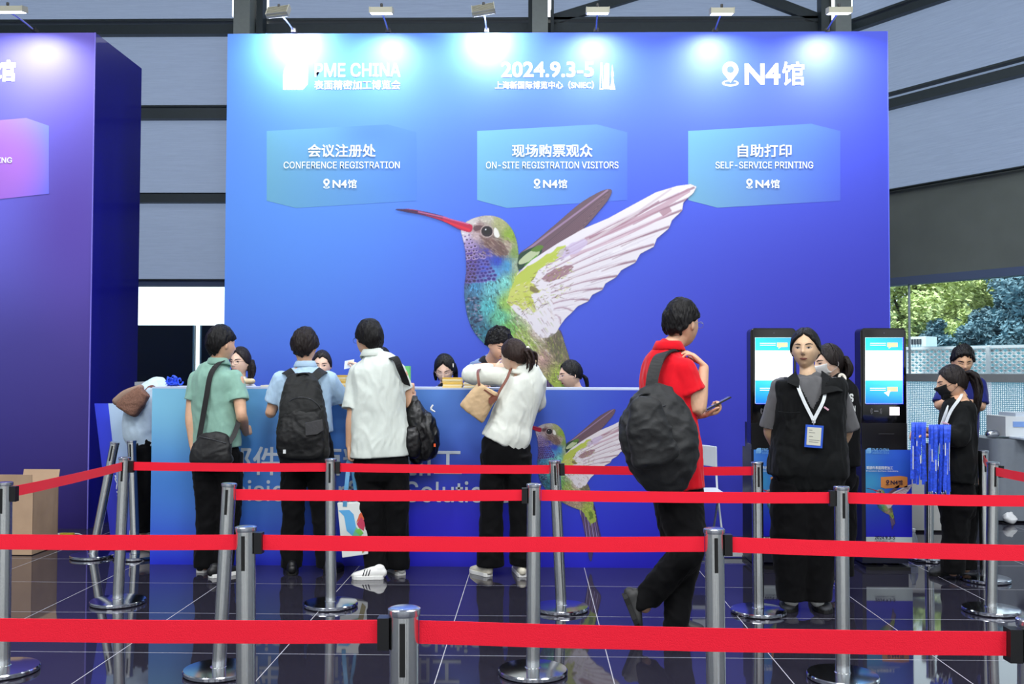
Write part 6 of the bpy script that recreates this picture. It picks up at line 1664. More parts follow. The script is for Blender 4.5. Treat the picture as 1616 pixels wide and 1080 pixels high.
ribbon('strap', [Hq(757, 612, -.05), Hq(755, 600, -.04), Hq(754, 588, .02), Hq(757, 583, .17), Hq(758, 592, .30)], .018, .005, lth, tb, [(1, 0, .2)])
ribbon('strap', [Hq(757, 614, -.055), Hq(765, 616, -.06), Hq(774, 622, -.065), Hq(782, 627, -.055)], .010, .004, lth, tb, [(.3, 0, 1)])
ribbon('strap', [Hq(782, 632, -.03), Hq(788, 618, -.02), Hq(799, 600, -.0), Hq(804, 588, .04), Hq(806, 582, .13)], .018, .005, lth, tb, [(1, 0, .4)])
bm = B(); prism(bm, [Hq(771, 629, -.066), Hq(777, 624, -.066), Hq(784, 625, -.06), Hq(783, 633, -.06), Hq(775, 639, -.066), Hq(771, 636, -.066)], Vector((0, .012, 0))); bmesh.ops.recalc_face_normals(bm, faces=bm.faces[:]); obj('strap_patch', bm, lth, tb)

# ---- man in the red polo
Yr = 5.40
red = cloth('red_pique', (214, 14, 32), .8, na=.03)
secs = [(1054, 551, 0, 20, .065), (1052, 566, 0, 38, .10), (1053, 590, 0, 46, .125), (1055, 625, .0, 49, .135), (1057, 665, .0, 49, .14), (1062, 710, .0, 49, .14), (1065, 770, .0, 50, .14)]
o = build('person in a red polo and black trousers walking right, holding a phone', Yr,
    dict(p=(1077, 513, .03), yaw=48, pitch=0, s=1.03), (1056, 552, .0), secs,
    arms=[((1077, 589, -.10), (1101, 646, -.10), (1111, 581, -.07), 1.12), ((1040, 588, .15), (1075, 655, .20), (1112, 654, .16), .95)],
    hands=[dict(w=(1111, 577, -.07), d=(-.72, .14, .72), pn=(-.8, .2, -.45), side=-1, curl=.35, spread=.16, thumb=.5), dict(w=(1108, 655, .15), d=(.9, -.1, .22), pn=(-.1, -.2, 1), side=1, curl=.75, s=1.0)],
    legs=[((1066, 775, .0), (1080, 880, .0), (1066, 984, .0), (.125, .118, .088, .072, .068)), ((1070, 775, -.02), (1085, 868, -.10), (1018, 950, -.02), (.125, .118, .095, .080, .068))],
    shirt=red, sleeves=[((1076, 586, -.09), (1100, 646, -.10), .58, .078, .084), ((1044, 585, .12), (1075, 655, .20), .66, .07, .076)],
    pants=CL_black, waist=[(1066, 752, 0, 43, .13), (1069, 777, 0, 45, .135), (1071, 800, 0, 44, .13)], right=(math.cos(1.1), -math.sin(1.1), 0), seed=71, shirt_amp=.007, vox=.005, shirt_vox=.008,
    hair=dict(m=HB, thick=.019, edge=.008, seed=33, nape=-.056, side=.016, jag=.004, vol=(.010, .006, .002)), facekw=dict(fem=False, skin=(204, 156, 124)))
P = o['P']; collar(P(1056, 548, 0)+Vector((0, 0, -.012)), o['t'], red, r=.070, h=.045, yaw=55); glasses(o['M'], o['t'], (160, 164, 170))
blk_sh = mat('worn_black_shoe', (44, 44, 44), .5, noise_amt=.15)
shoe(o['t'], F(1052, 998), F(1080, 998)+Vector((.10, 0, 0)), mats=(blk_sh, black_sole), w=.05)
hl = P(981, 938, -.02); te = P(1004, 994, -.03); te.z = max(te.z, .0); shoe(o['t'], hl+Vector((0, 0, 0)), te, up=Vector((.86, 0, .5)), mats=(blk_sh, black_sole), w=.05)
bk = empty('backpack', P(1043, 768, -.2), 'large black backpack slung on the shoulder of the man in the red polo', 'backpack')
bm = B(); tube(bm, [(*P(1035, 622, -.22), P.w(30), .06), (*P(1036, 640, -.24), P.w(46), .085), (*P(1037, 672, -.25), P.w(55), .11), (*P(1044, 712, -.25), P.w(54), .12), (*P(1052, 745, -.24), P.w(45), .11), (*P(1056, 762, -.23), P.w(32), .09)], 32, 5, True, (1, 0, -.12), 2.7)
dg_n = mat('charcoal_nylon', (18, 20, 22), .6, bump=.5, bump_scale=18, sheen=.05)
remeshed('main_compartment', bm, .009, 1, dg_n, bk, wrinkles(81, .012, 16))
bm = B(); tube(bm, [(*P(1020, 640, -.34), P.w(22), .04), (*P(1024, 680, -.36), P.w(34), .05), (*P(1036, 725, -.355), P.w(36), .05)], 28, 4, True, (1, 0, -.2), 3)
remeshed('front_pocket', bm, .008, 1, dg_n, bk, wrinkles(82, .009, 20))
ribbon('shoulder_strap', [P(1072, 562, .0), P(1054, 556, -.10), P(1040, 566, -.17), P(1031, 590, -.205), P(1026, 625, -.23)], .062, .012, dg_n, bk, [(1, 0, .3)])
ribbon('carry_handle', [P(1003, 634, -.27), P(1012, 623, -.29), P(1025, 622, -.29), P(1034, 630, -.28)], .02, .006, dg_n, bk, [(0, 1, 0)])
tubeo('zipper', [(*P(1000, 700, -.34), .003), (*P(1008, 668, -.37), .003), (*P(1028, 648, -.37), .003), (*P(1050, 640, -.33), .003)], mat('zip_grey'), bk, 6, 4)
ph = empty('mobile_phone', P(1134, 637, .1), 'dark mobile phone in the hand of the man in the red polo', 'phone')
pa, pb = P(1114, 648, .12), P(1152, 628, .12); dv = (pb-pa); ang = math.atan2(dv.z, dv.x)
Rp = Matrix.Rotation(-ang, 3, 'Y')
boxo('phone_body', (pa+pb)/2+Vector((0, 0, .004)), (dv.length, .074, .008), mat('phone_dark', (30, 32, 38), .25), ph, rot=Rp, bevel=.003)
boxo('phone_screen', (pa+pb)/2+Vector((0, 0, .004))+Rp@Vector((0, 0, .0045)), (dv.length*.95, .068, .0008), mat('phone_glass', (120, 126, 136), .1), ph, rot=Rp)

# ---- woman in the black vest, facing the camera
Ys = 5.94
vst = cloth('black_vest_cloth', (15, 17, 18), .75, bump=.5, sheen=.05); gry = cloth('charcoal_tee', (92, 92, 94), .9)
secs = [(1277, 602, .01, 22, .07), (1277, 609, .0, 40, .10), (1276, 622, 0, 50, .120), (1275, 650, 0, 50, .135), (1276, 690, 0, 49, .14), (1277, 730, 0, 50, .145), (1278, 760, 0, 49, .14)]
o = build('person in a black vest over a grey tee standing before the left kiosk', Ys,
    dict(p=(1271, 552, .01), yaw=203, pitch=2, roll=1, s=1.03), (1275, 592, 0), secs,
    arms=[((1232, 612, .0), (1215, 680, .05), (1238, 730, .17)), ((1320, 612, .0), (1336, 680, .05), (1312, 730, .17))],
    hands=[dict(w=(1238, 730, .17), d=(.8, .2, -.2), pn=(0, 1, 0), side=1, curl=.6), dict(w=(1312, 735, .17), d=(-.8, .2, -.2), pn=(0, 1, 0), side=1, curl=.6)],
    legs=[((1250, 758, 0), (1249, 850, 0), (1249, 938, .0), (.125, .125, .12, .105, .085)), ((1291, 758, 0), (1292, 850, 0), (1290, 938, 0), (.125, .125, .12, .105, .085))],
    skin=SK_S, shirt=gry, sleeves=[((1234, 614, .0), (1215, 680, .05), .95, .070, .072), ((1318, 614, .0), (1336, 680, .05), .98, .070, .076)], shirt_name='grey_tee', core=.8,
    pants=CL_black, waist=[(1276, 735, 0, 42, .125), (1273, 760, 0, 48, .13), (1270, 790, 0, 48, .13)], right=(-1, 0, 0), seed=91, vox=.0045, neck_r=.047,
    hair=dict(m=HB, thick=.014, seed=43, style='part', front=.072, side=-.004, nape=-.066, jag=.0012, part=.0, vol=(-.001, .010, .002)), facekw=dict(skin=(206, 172, 138), lip=(150, 96, 86), brow=(64, 50, 44), gaze=.0015))
P = o['P']; M = o['M']; t = o['t']
bm = B(); torso(bm, P, [(1277, 591, .0, 28, .09), (1278, 598, .0, 50, .118), (1278, 610, .0, 57, .140), (1277, 645, 0, 54, .150), (1276, 690, 0, 55, .158), (1276, 730, 0, 60, .168), (1277, 746, 0, 61, .165), (1277, 753, 0, 55, .155)], (-1, 0, 0), 2.5)
# cut the V opening: remove faces around the front centre line
vest = remeshed('vest', bm, .007, 2, vst, t, wrinkles(95, .009, 20, (1, 1, .5)))
me = vest.data; b2 = B(); b2.from_mesh(me)
va, vb, vc = P(1257, 600, -.15), P(1309, 602, -.15), P(1283, 647, -.15)
dead = []
for f in b2.faces:
    c = f.calc_center_median()
    if c.y < Ys+.0 and c.z > vc.z:
        k = (c.z-vc.z)/(va.z-vc.z); 
        if vc.x+(va.x-vc.x)*k < c.x < vc.x+(vb.x-vc.x)*k: dead.append(f)
bmesh.ops.delete(b2, geom=dead, context='FACES'); 
# neck opening and solid edge
dead = [f for f in b2.faces if (f.calc_center_median().z > P(0, 597, 0).z and abs(f.calc_center_median().x-P(1276, 600).x) < .085) or f.calc_center_median().z > P(0, 592, 0).z]
bmesh.ops.delete(b2, geom=dead, context='FACES'); b2.to_mesh(me); b2.free()
for p_ in me.polygons: p_.use_smooth = True
sm_ = vest.modifiers.new('thickness', 'SOLIDIFY'); sm_.thickness = .004; sm_.offset = 1
tubeo('tee_neckband', [(*(P(1276, 597, -.0)+Vector((math.cos(a)*.068, -.012+math.sin(a)*.062, .0-.016*(1-math.sin(a))/2))), .007) for a in np.linspace(0, 2*PI, 21)], gry, t, 8, 2)
# stand collar flaps folded open
def flap(name, pts, m, par, th=.006):
    bm = B(); vs = [bm.verts.new(p) for p in pts]; bmesh.ops.contextual_create(bm, geom=vs); bmesh.ops.triangulate(bm, faces=bm.faces[:]); bmesh.ops.subdivide_edges(bm, edges=bm.edges[:], cuts=3, use_grid_fill=True)
    ex = bmesh.ops.solidify(bm, geom=bm.faces[:], thickness=th); bmesh.ops.recalc_face_normals(bm, faces=bm.faces[:]); return obj(name, bm, m, par, 'auto')
flap('collar_flap', [P(1256, 586, -.05), P(1262, 600, -.12), P(1261, 612, -.165), P(1243, 604, -.158), P(1244, 595, -.11)], vst, t)
flap('collar_flap', [P(1296, 586, -.02), P(1297, 600, -.09), P(1296, 624, -.168), P(1303, 622, -.17), P(1322, 618, -.155), P(1330, 619, -.13), P(1316, 600, -.06)], vst, t)
tubeo('chest_seam', [(*P(1228, 650, -.165), .0025), (*P(1248, 652, -.178), .0025), (*P(1262, 651, -.18), .0025)], vst, t, 6, 3)
boxo('chest_print', P(1304, 645, -.176), (.03, .004, .010), mat('pink_white_print', (216, 170, 186), .6), t, rot=Matrix.Rotation(.6, 3, 'Y'))
bm = B(); tube(bm, [(*(M@Vector((.0, -.10, -.01))), .028), (*(M@Vector((.01, -.12, -.03))), .03), (*(M@Vector((.0, -.11, -.06))), .02)], 12, 4); remeshed('hair_bun', bm, .005, 1, HB, t, wrinkles(99, .003, 120))
soc = mat('white_sock', (232, 232, 228), .9)
for kx in (1249, 1290): tubeo('sock', [(*P(kx, 930, .0), .042), (*P(kx, 948, -.005), .043)], soc, t, 12, 2)
shoe(t, F(1250, 944)+Vector((0, .06, 0)), F(1244, 968), mats=(grey_shoe, black_sole), w=.05); shoe(t, F(1287, 944)+Vector((0, .06, 0)), F(1304, 970), mats=(grey_shoe, black_sole), w=.05)
ld = empty('lanyard_badge', P(1284, 690, -.19), 'white lanyard with a blue framed badge worn by the woman in the black vest', 'lanyard')
wr_ = mat('white_lanyard_ribbon', (214, 220, 222), .6, noise_amt=.05, noise_scale=60)
ribbon('ribbon', [P(1257, 598, -.09), P(1260, 612, -.158), P(1270, 636, -.176), P(1283, 662, -.185), P(1284, 668, -.188)], .019, .0015, wr_, ld, [(1, 0, .25), (1, 0, .4)])
ribbon('ribbon', [P(1300, 600, -.08), P(1302, 618, -.14), P(1299, 634, -.177), P(1289, 654, -.185), P(1284, 664, -.188)], .019, .0015, wr_, ld, [(1, 0, -.25), (1, 0, -.4)])
tubeo('clip', [(*P(1284, 664, -.19), .005), (*P(1284, 674, -.192), .003)], mat('cap_chrome'), ld, 8, 2)
Rb = Matrix.Rotation(.07, 3, 'Y')
boxo('badge_frame', P(1284.5, 689, -.193), (P.w(27), .004, P.w(34)), mat('badge_blue', (40, 86, 196), .35), ld, rot=Rb, bevel=.002)
boxo('badge_card', P(1284.5, 689, -.1965), (P.w(21), .002, P.w(27)), mat('badge_card_grey', (206, 206, 190), .5), ld, rot=Rb)
bm = B()
for yy_, ww in ((679, 5), (683, 9), (689, 6), (695, 16), (698, 14)): box(bm, P(1276+ww/2+1, yy_, -.198), (P.w(ww), .0006, .003), Rb)
obj('badge_text', bm, mat('badge_text_grey', (120, 122, 118), .5), ld)

# ---- woman hidden behind her
Yt = 6.45
secs = [(1320, 600, 0, 14, .06), (1322, 612, 0, 27, .09), (1323, 640, 0, 32, .12), (1324, 680, 0, 32, .12), (1324, 735, 0, 32, .12)]
blj = cloth('black_jacket_cloth', (12, 13, 15), .8, sheen=.03)
o = build('person in a black jacket and pale mask half hidden behind the black vest woman', Yt,
    dict(p=(1309, 573, .0), yaw=-100, pitch=-8, s=.96), (1318, 600, 0), secs,
    arms=[((1340, 622, 0), (1342, 680, .02), (1330, 730, -.05)), ((1306, 622, 0), (1300, 680, .0), (1300, 730, -.05))], hands=[dict(w=(1330, 730, -.05), d=(-.5, 0, -1), pn=(-1, 0, 0), side=1)],
    legs=[((1312, 750, .0), (1313, 830, 0), (1313, 905, 0), (.10, .09, .08, .075, .07)), ((1330, 750, .1), (1331, 830, .1), (1331, 900, .1), (.10, .09, .08, .075, .07))],
    skin=SK_F, shirt=blj, sleeves=[((1339, 620, 0), (1342, 680, .02), 1, .068, .062, (1330, 730, -.05), .9)], pants=CL_black, waist=[(1324, 725, 0, 27, .11), (1322, 755, .03, 29, .12)], seed=101, neck_r=.045,
    hair=dict(m=HBR, thick=.016, seed=53, front=.072, side=-.02, nape=-.08, jag=.001), facekw=dict(mouth=False))
P = o['P']; M = o['M']; t = o['t']
strands('long_hair', M, [[(s_*.02, -.10, .02, .5), (s_*.03, -.11, -.04), (s_*.03, -.10, -.09), (s_*.02, -.07, -.125)] for s_ in (-2, -1, 0, 1, 2)]+[[(.07, -.02, .02, .3), (.078, -.02, -.05), (.07, -.03, -.11)], [(.075, .02, .01, .3), (.08, .02, -.05), (.072, .0, -.10)]], HBR, t, 6, .012, .012, 9)
def mask_patch(M, par, m, bot=-.115):
    V = []; nu, nv = 24, 14
    for j in range(nv+1):
        for i in range(nu+1):
            u = i/nu*2-1; v = j/nv; x = u*.066; z = -.008-v*.095-.012*(1-u*u)*v+.012*abs(u)**2*(1-v); p = hsurf(x*(1-.25*v), max(z, -.112), .006); p.z = z; p.y += .006*(1-u*u)*math.sin(v*PI)
            if z < -.10: p.y = min(p.y, hsurf(x*.7, -.10, .006).y-(abs(z)-.10)*1.2)
            V.append(M@p)
    Fc = [(j*(nu+1)+i, (j+1)*(nu+1)+i, (j+1)*(nu+1)+i+1, j*(nu+1)+i+1) for j in range(nv) for i in range(nu)]
    me = bpy.data.meshes.new('face_mask'); me.from_pydata(V, [], Fc); me.update(); o_ = link('face_mask', me, m, par, True)
    so_ = o_.modifiers.new('thickness', 'SOLIDIFY'); so_.thickness = .0015
    for sg in (-1, 1): tubeo('ear_loop', [(*(M@Vector(v)), .0012) for v in ((sg*.062, hsurf(sg*.06, -.02).y, -.015), (sg*.074, .02, -.004), (sg*.083, -.012, .012), (sg*.082, -.02, -.02), (sg*.062, .03, -.06))], m, o_, 6, 3)
mask_patch(M, t, mat('pale_grey_mask', (206, 206, 204), .8))
wtm = mat('white_jacket_letters', (226, 230, 228), .6)
def ptext(body, p0, p1, h, par, nrm=Vector((0, -1, 0))): return text_mesh('jacket_lettering', body, p0, p1, h, wtm, par, .03, 0, Vector((0, 0, 1)), nrm)
ptext('S', P(1340, 635, -.135), P(1347, 635, -.135), P.w(13), t); ptext('ZN', P(1341, 650, -.135), P(1350, 650, -.135), P.w(9), t)
tubeo('hair_scrunchie', [(*(P(1329, 597, -.06)+Vector((math.cos(a)*.018, math.sin(a)*.012, math.sin(a)*.022))), .010) for a in np.linspace(0, 2*PI, 11)], mat('cream_scrunchie', (226, 220, 208), .7, bump=.4), t, 8, 2)

# ---- masked woman sorting lanyards
Yl = 6.87
jk = cloth('black_staff_jacket', (15, 17, 18), .75, bump=.4, sheen=.05)
secs = [(1514, 626, 0, 12, .06), (1513, 636, 0, 28, .09), (1512, 655, 0, 34, .115), (1513, 690, 0, 34, .12), (1512, 725, 0, 33, .12), (1509, 760, 0, 32, .12)]
o = build('person in a black face mask and black jacket holding blue lanyards over her forearms', Yl,
    dict(p=(1503, 605, .0), yaw=-76, pitch=-12, s=.97), (1514, 628, 0), secs,
    arms=[((1524, 650, -.08), (1512, 690, -.14), (1460, 679, -.16), .85), ((1505, 650, .10), (1492, 690, .06), (1460, 686, .0), .85)],
    hands=[dict(w=(1462, 679, -.16), d=(-1, .0, -.1), pn=(0, .2, -1), side=1, curl=.55, s=.95), dict(w=(1462, 687, .0), d=(-1, -.1, 0), pn=(0, .2, -1), side=1, curl=.8, s=.9)],
    legs=[((1503, 765, .0), (1507, 830, .0), (1504, 896, .0), (.115, .105, .09, .085, .08)), ((1520, 765, .08), (1522, 830, .08), (1524, 890, .08), (.11, .10, .085, .08, .075))],
    skin=SK_M, shirt=jk, sleeves=[((1524, 648, -.08), (1512, 690, -.14), 1, .078, .060, (1460, 679, -.16), .38), ((1506, 648, .08), (1492, 690, .06), 1, .066, .055, (1460, 686, .0), .3)], shirt_name='jacket',
    pants=CL_black, waist=[(1508, 745, 0, 30, .115), (1510, 775, .02, 34, .13), (1511, 800, .03, 34, .13)], right=(math.cos(1.3), math.sin(1.3), 0), seed=111, neck_r=.044, shirt_amp=.010,
    hair=dict(m=HBR, thick=.013, seed=63, front=.074, side=-.008, nape=-.06, jag=.001, vol=(.003, .006, 0)), facekw=dict(closed=True, mouth=False))
P = o['P']; M = o['M']; t = o['t']
mask_patch(M, t, mat('black_face_mask', (14, 14, 16), .8))
strands('ponytail', M, [[(0, -.10, .05, .3), (.01, -.135, .04), (0, -.155, -.03, .8), (-.01, -.135, -.13, .9), (0, -.10, -.23, .6), (0, -.07, -.29, .3)], [(.01, -.10, .04, .3), (.02, -.135, .01), (.02, -.145, -.08), (.01, -.11, -.20, .6)]], HBR, t, 10, .014, .012, 15)
wl_ = mat('white_lanyard_ribbon')
for (pts) in ([P(1518, 622, -.07), P(1514, 630, -.11), P(1500, 650, -.12), P(1488, 680, -.125)], [P(1505, 630, -.03), P(1496, 644, -.08), P(1484, 676, -.08), P(1478, 700, -.08)]):
    ribbon('lanyard_ribbon', pts, .020, .002, wl_, t, [(1, 0, .5)])
boxo('chest_print', P(1492, 668, -.132), (.05, .003, .008), mat('pink_white_print'), t, rot=Matrix.Rotation(.3, 3, 'Y'))
shoe(t, F(1504, 905), F(1470, 909), mats=(grey_shoe, black_sole), w=.046); shoe(t, F(1536, 896), F(1512, 898), mats=(grey_shoe, black_sole), w=.046)
lr = random.Random(4)
for gi, (xa2, xb2, y0_, y1_, dy, n_, lb_) in enumerate(((1441, 1459, 668, 760, -.20, 7, 'bunch of blue lanyards hanging from the hand of the masked woman'), (1468, 1498, 672, 778, -.22, 11, 'bunch of blue lanyards hanging over the forearm of the masked woman'))):
    tl = empty('hanging_lanyards', P((xa2+xb2)/2, y1_, dy), lb_, 'lanyards', 'bunches of blue lanyards')
    for k in range(n_):
        x_ = xa2+(xb2-xa2)*k/(n_-1); j = lr.uniform(-.02, .02); e = lr.uniform(-4, 6); tw2 = lr.uniform(-.8, .8)
        ribbon('lanyard', [P(x_, y0_+6, dy+.10), P(x_, y0_-1, dy+.04), P(x_, y0_+6, dy-.005+j), P(x_+lr.uniform(-2, 2), (y0_+y1_)/2, dy+j), P(x_+lr.uniform(-2, 2), y1_+e, dy+j)], .021, .002, blue_rib, tl, [(1, 0, 0), (1, tw2*.3, 0), (1, tw2, 0)])
        ribbon('lanyard_print', [P(x_, y0_+12+lr.uniform(0, 60), dy-.004+j*1.0-.002), P(x_, y0_+18+lr.uniform(0, 60), dy-.006+j)], .006, .001, wl_, tl, [(1, tw2*.5, 0)], n=2)
        if gi == 1: tubeo('hook', [(*P(x_, y1_+e, dy+j), .005), (*P(x_+1, y1_+e+7, dy+j), .004)], mat('cap_chrome'), tl, 6, 2)

# ---- man behind her looking at his phone
Yn = 8.2
nvy = cloth('navy_shirt', (30, 38, 110), .8)
secs = [(1520, 590, 0, 11, .06), (1519, 600, 0, 24, .09), (1516, 620, 0, 29, .11), (1514, 650, 0, 29, .12), (1514, 690, 0, 28, .12)]
o = build('person in a navy shirt looking down, standing behind the masked woman by the window', Yn,
    dict(p=(1519, 572, .0), yaw=190, pitch=-14, s=1.0), (1519, 592, 0), secs,
    arms=[((1492, 608, 0), (1482, 640, -.06), (1502, 632, -.2)), ((1544, 608, 0), (1548, 642, -.06), (1526, 634, -.2))],
    hands=[dict(w=(1502, 632, -.2), d=(.8, -.4, .2), pn=(0, 0, 1), side=-1, curl=.8), dict(w=(1526, 634, -.2), d=(-.8, -.4, .2), pn=(0, 0, 1), side=1, curl=.8)],
    legs=[((1502, 712, 0), (1502, 780, 0), (1502, 848, 0), (.10, .095, .08, .075, .07)), ((1526, 712, 0), (1526, 780, 0), (1526, 848, 0), (.10, .095, .08, .075, .07))],
    skin=SK_D, shirt=nvy, sleeves=[((1494, 608, 0), (1482, 640, -.06), .9, .062, .062), ((1543, 608, 0), (1548, 642, -.06), .9, .062, .062)], pants=CL_black, waist=[(1514, 685, 0, 25, .11), (1514, 715, 0, 26, .115)], right=(-1, 0, 0), seed=121,
    hair=dict(m=HB, thick=.02, edge=.008, seed=73, front=.068, side=.005, nape=-.06, jag=.004, vol=(.008, 0, .002)), facekw=dict(fem=False, closed=True, skin=(190, 144, 110)))
for kx in (1502, 1526): shoe(o['t'], F(kx, 850)+Vector((0, .08, 0)), F(kx, 860)+Vector((0, -.1, 0)), mats=(black_leather, black_sole))

# ---- staff behind the counter
def seated(label, Y, hx, hy, yaw, pitch, hair, skin, shirtm, seed, shoulders=14, facekw=None, roll=0, neckdx=0, collar_m=None, s=.96, half=38, arms=True, chest=None):
    nk = (hx+neckdx, hy+29*7.9/Y, .02)
    b0 = nk[1]
    hw = half
    secs = [(nk[0], b0, .02, 12, .06), (nk[0], b0+8, .02, hw*.72, .08), (nk[0], b0+20, .02, hw, .10), (nk[0], b0+60, .02, hw*.92, .11), (nk[0], b0+100, .02, hw*.95, .12)]
    ar = [((nk[0]-hw*.85, b0+22, .02), (nk[0]-hw*1.0, b0+72, -.03), (nk[0]-hw*.45, b0+64, -.15), .9), ((nk[0]+hw*.85, b0+22, .02), (nk[0]+hw*1.0, b0+72, -.03), (nk[0]+hw*.45, b0+64, -.15), .9)]
    lg = [((nk[0]-9, b0+112, .02), (nk[0]-10, b0+150, -.05), (nk[0]-10, 850, .05), (.09, .085, .07, .06, .055)), ((nk[0]+9, b0+112, .02), (nk[0]+10, b0+150, -.05), (nk[0]+10, 850, .05), (.09, .085, .07, .06, .055))]
    o = build(label, Y, dict(p=(hx, hy, 0), yaw=yaw, pitch=pitch, roll=roll, s=s), nk, secs, arms=ar if arms else (), legs=lg,
        hands=[dict(w=ar[0][2], d=(.8, -.3, 0), pn=(0, 0, -1), side=1), dict(w=ar[1][2], d=(-.8, -.3, 0), pn=(0, 0, -1), side=-1)] if arms else (),
        skin=skin, shirt=shirtm, sleeves=[(a[0], a[1], 1, .058, .048, a[2], .85) for a in ar] if arms else (), pants=CL_black, waist=[(nk[0], b0+96, .02, 22, .11), (nk[0], b0+118, .02, 23, .115)], right=(-1, 0, 0), seed=seed, hair=hair, facekw=facekw if facekw is not None else {}, neck_r=.044, vox=.005)
    if collar_m: collar(o['P'](nk[0], b0, .02)+Vector((0, 0, -.03)), o['t'], collar_m, r=.072, h=.045, yaw=yaw)
    return o
wht2 = cloth('white_staff_shirt', (226, 226, 228), .8, na=.02); blkv = cloth('black_staff_vest', (18, 20, 26), .8)
o = seated('person with round glasses and long dark hair behind the counter, beside green polo man', 8.05, 379, 572, 197, -2, dict(m=HBR, thick=.012, seed=83, style='part', front=.072, side=-.01, nape=-.08, jag=.001, vol=(.004, .006, .003)), SK_F, wht2, 131, facekw=dict(skin=(230, 196, 176), lip=(200, 90, 96)), half=30)
strands('long_hair', o['M'], [[(s_*.070, -.02+k*.03, .01, .3), (s_*.080, -.02+k*.03, -.05), (s_*.080, -.02+k*.02, -.12), (s_*.075, 0, -.17)] for s_ in (-1, 1) for k in (0, -1, -2)], HBR, o['t'], 6, .010, .011, 19)
glasses(o['M'], o['t'], (90, 60, 56), r=.022)
o['P'](0, 0); tubeo('scarf_collar', [(*(o['P'](384, 602, -.06)+Vector((math.cos(a)*.075, math.sin(a)*.05, .0))), .022) for a in np.linspace(0, 2*PI, 13)], mat('yellow_lilac_scarf', (222, 200, 160), .8, noise_amt=.2), o['t'], 10, 2)
o = seated('person in white behind the counter, mostly hidden by the light blue shirt man', 8.0, 508, 577, 175, -6, dict(m=HBR, thick=.014, edge=.008, seed=84, front=.075, side=-.015, nape=-.08, jag=.001), SK_F, wht2, 132, half=32, neckdx=4)
o = seated('person with pale glasses and a black hair bob reading behind the yellow leaflet stack', 8.0, 702, 584, 184, -24, dict(m=HB, thick=.015, seed=85, style='part', front=.070, side=-.02, nape=-.08, jag=.0012, vol=(.006, .006, .004)), SK_F, blkv, 133, facekw=dict(closed=True, skin=(226, 190, 170), lip=(196, 90, 96)), half=36, collar_m=wht2)
strands('bob_hair', o['M'], [[(s_*.072, -.01-k*.03, .02, .3), (s_*.083, -.01-k*.03, -.04), (s_*.080, -.01-k*.03, -.10)] for s_ in (-1, 1) for k in (0, 1, 2)], HB, o['t'], 6, .008, .011, 20)
glasses(o['M'], o['t'], (206, 180, 170), r=.021)
boxo('hair_clip', o['M']@Vector((-.078, .03, .055)), (.008, .02, .03), mat('pearl_clip'), o['t'])
o = seated('person in profile with a low black ponytail behind the right part of the counter', 8.1, 901, 592, -104, -10, dict(m=HB, thick=.012, seed=86, style='part', front=.072, side=-.002, nape=-.055, jag=.001, vol=(.003, .004, 0)), SK_F, wht2, 134, facekw=dict(skin=(228, 194, 172)), half=26, neckdx=12)
strands('ponytail', o['M'], [[(0, -.10, -.02, .2), (.0, -.125, -.05), (.0, -.130, -.10), (0, -.12, -.15)]], HB, o['t'], 9, .009, .010, 21)
glasses(o['M'], o['t'], (200, 180, 176), r=.018)
# standing clerk bending over the counter
Ym = 7.98
sec = [(775, 570, .03, 13, .07), (772, 580, .05, 30, .09), (770, 600, .08, 36, .12), (772, 640, .12, 34, .12), (774, 690, .14, 33, .12)]
o = build('person with spiky black hair and dark vest bending over the counter, facing blouse woman', Ym,
    dict(p=(787, 545, -.12), yaw=150, pitch=-26, s=1.0), (776, 570, .0), sec,
    arms=[((748, 585, -.05), (752, 582, -.22), (800, 578, -.30), 1.0), ((800, 590, .0), (812, 620, -.1), (790, 600, -.25), .9)],
    hands=[dict(w=(800, 578, -.30), d=(1, 0, -.1), pn=(0, 0, -1), side=1), dict(w=(790, 600, -.25), d=(-1, -.2, -.1), pn=(0, 0, -1), side=-1)],
    legs=[((764, 700, .14), (764, 780, .13), (764, 850, .12), (.10, .09, .08, .07, .065)), ((784, 700, .14), (784, 780, .13), (784, 850, .12), (.10, .09, .08, .07, .065))],
    shirt=cloth('blue_grey_shirt', (120, 142, 182), .8), sleeves=[((750, 584, -.03), (752, 582, -.22), .75, .068, .066), ((800, 590, .0), (812, 620, -.1), .8, .06, .06)], pants=CL_black, waist=[(774, 684, .14, 28, .11), (774, 706, .14, 29, .11)], right=(-1, 0, 0), seed=141,
    hair=dict(m=HB, thick=.024, edge=.008, seed=93, front=.062, side=.01, nape=-.05, jag=.009, vol=(.012, .006, .004)), facekw=dict(fem=False, closed=True))
bm = B(); P = o['P']; tube(bm, [(*P(766, 573, .02), P.w(12), .09), (*P(768, 590, .06), P.w(24), .13), (*P(772, 640, .12), P.w(30), .135), (*P(774, 690, .14), P.w(34), .13)], 24, 4, True, (1, 0, 0)); remeshed('vest', bm, .010, 1, blkv, o['t'])
# hidden clerk whose hand holds a paper
o = seated('person mostly hidden behind the white polo man, raising a hand that holds a folded paper', 7.95, 602, 572, 180, -10, dict(m=HB, thick=.015, seed=87, front=.07, side=-.01, nape=-.07, jag=.002), SK_F, wht2, 135, half=36)
P = o['P']; bm = B(); pp, rr = arm_pts(P(578, 610, -.1), P(570, 620, -.16), P(565, 590, -.18), .85); limb(bm, pp, rr); hand(bm, P(565, 588, -.18), Vector((-.3, -.2, 1)), Vector((-1, 0, 0)), 1, .7, s=.9); remeshed('raised_forearm', bm, .005, 1, SK_F, o['t'])
bm = B(); q = [P(544, 570, -.2), P(559, 567, -.2), P(557, 580, -.2), P(543, 583, -.2)]; prism(bm, q, Vector((0, .004, 0))); bmesh.ops.recalc_face_normals(bm, faces=bm.faces[:]); o2 = obj('folded_paper', bm, mat('white_laminate'), None); tag(o2, 'small white folded paper held up left of the face of the white polo man', 'paper')

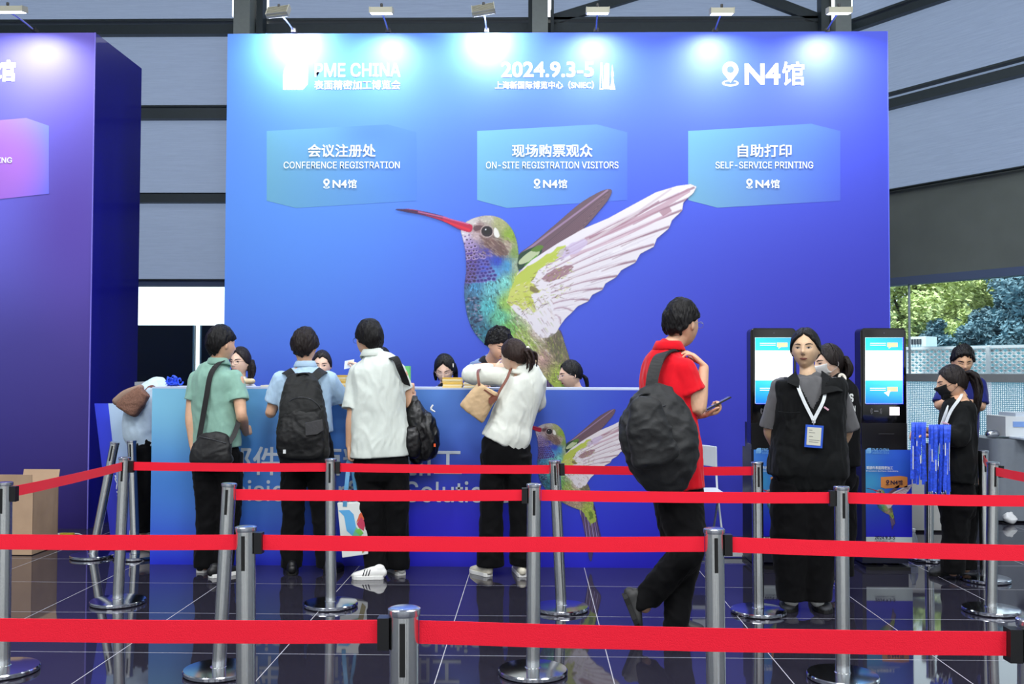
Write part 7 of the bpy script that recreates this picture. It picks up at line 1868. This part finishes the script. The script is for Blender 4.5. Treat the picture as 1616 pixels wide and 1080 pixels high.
# ---- person bending at the left end of the counter
Yk = 7.62
secs = [(229, 700, 0, 17, .13), (224, 682, 0, 23, .14), (226, 660, 0, 24, .145), (236, 636, .0, 24, .14), (250, 618, .06, 22, .12), (262, 612, .12, 12, .08)]
o = build('person in a pale shirt bending down beside the left end of the counter', Yk,
    dict(p=(268, 634, .26), yaw=70, pitch=-60, s=1.0), (262, 616, .18), secs,
    arms=[((252, 640, .10), (262, 690, .2), (280, 730, .25)), ((250, 640, .2), (265, 690, .3), (285, 730, .35))],
    legs=[((226, 706, .0), (228, 765, .0), (226, 834, .02), (.11, .10, .085, .075, .07)), ((236, 706, .12), (242, 765, .12), (240, 834, .14), (.11, .10, .085, .075, .07))],
    shirt=cloth('pale_blue_white_shirt', (196, 216, 232), .8), sleeves=[((250, 636, .08), (262, 690, .2), .8, .07, .07)], pants=CL_black, waist=[(228, 692, .0, 21, .125), (229, 712, .02, 22, .13), (231, 732, .05, 22, .13)], right=(0, 1, 0), seed=151,
    hair=dict(m=HB, thick=.018, seed=94))
shoe(o['t'], F(214, 858)+Vector((0, .05, 0)), F(238, 860)+Vector((.06, .05, 0)), mats=(cream_shoe, white_sole)); shoe(o['t'], F(228, 850)+Vector((0, .1, 0)), F(250, 850)+Vector((.06, .1, 0)), mats=(cream_shoe, white_sole))
P = o['P']; wb = empty('woven_bag', P(205, 640, -.2), 'brown woven bag slung on the back of the bending person', 'bag')
wv = mat('brown_woven_straw', (128, 92, 76), .8, noise_amt=.3, noise_scale=120, bump=.6, bump_scale=160)
def Wq(px, py, d=0): return P(px, py, -.17+d)
bm = B(); tube(bm, [(*Wq(199, 650), P.w(17), .05), (*Wq(203, 644), P.w(18.5), .06), (*Wq(216, 630), P.w(16), .055), (*Wq(228, 618), P.w(11), .04)], 26, 4, False, (.68, 0, -.55), 3)
remeshed('bag_body', bm, .007, 1, wv, wb, wrinkles(171, .003, 40))
bm = B(); tube(bm, [(*Wq(185, 634, .03), P.w(7), .05), (*Wq(200, 622, .03), P.w(7), .05), (*Wq(222, 612, .03), P.w(5), .04)], 20, 4, True, (.5, 0, .7), 2.6); remeshed('folded_top', bm, .007, 1, mat('pale_brown_lining', (150, 124, 108), .8), wb)
ribbon('strap', [Wq(229, 616, .0), Wq(235, 611, .02), Wq(244, 612, .1), Wq(250, 630, .28)], .02, .006, mat('brown_leather_strap'), wb, [(0, 1, .3)])
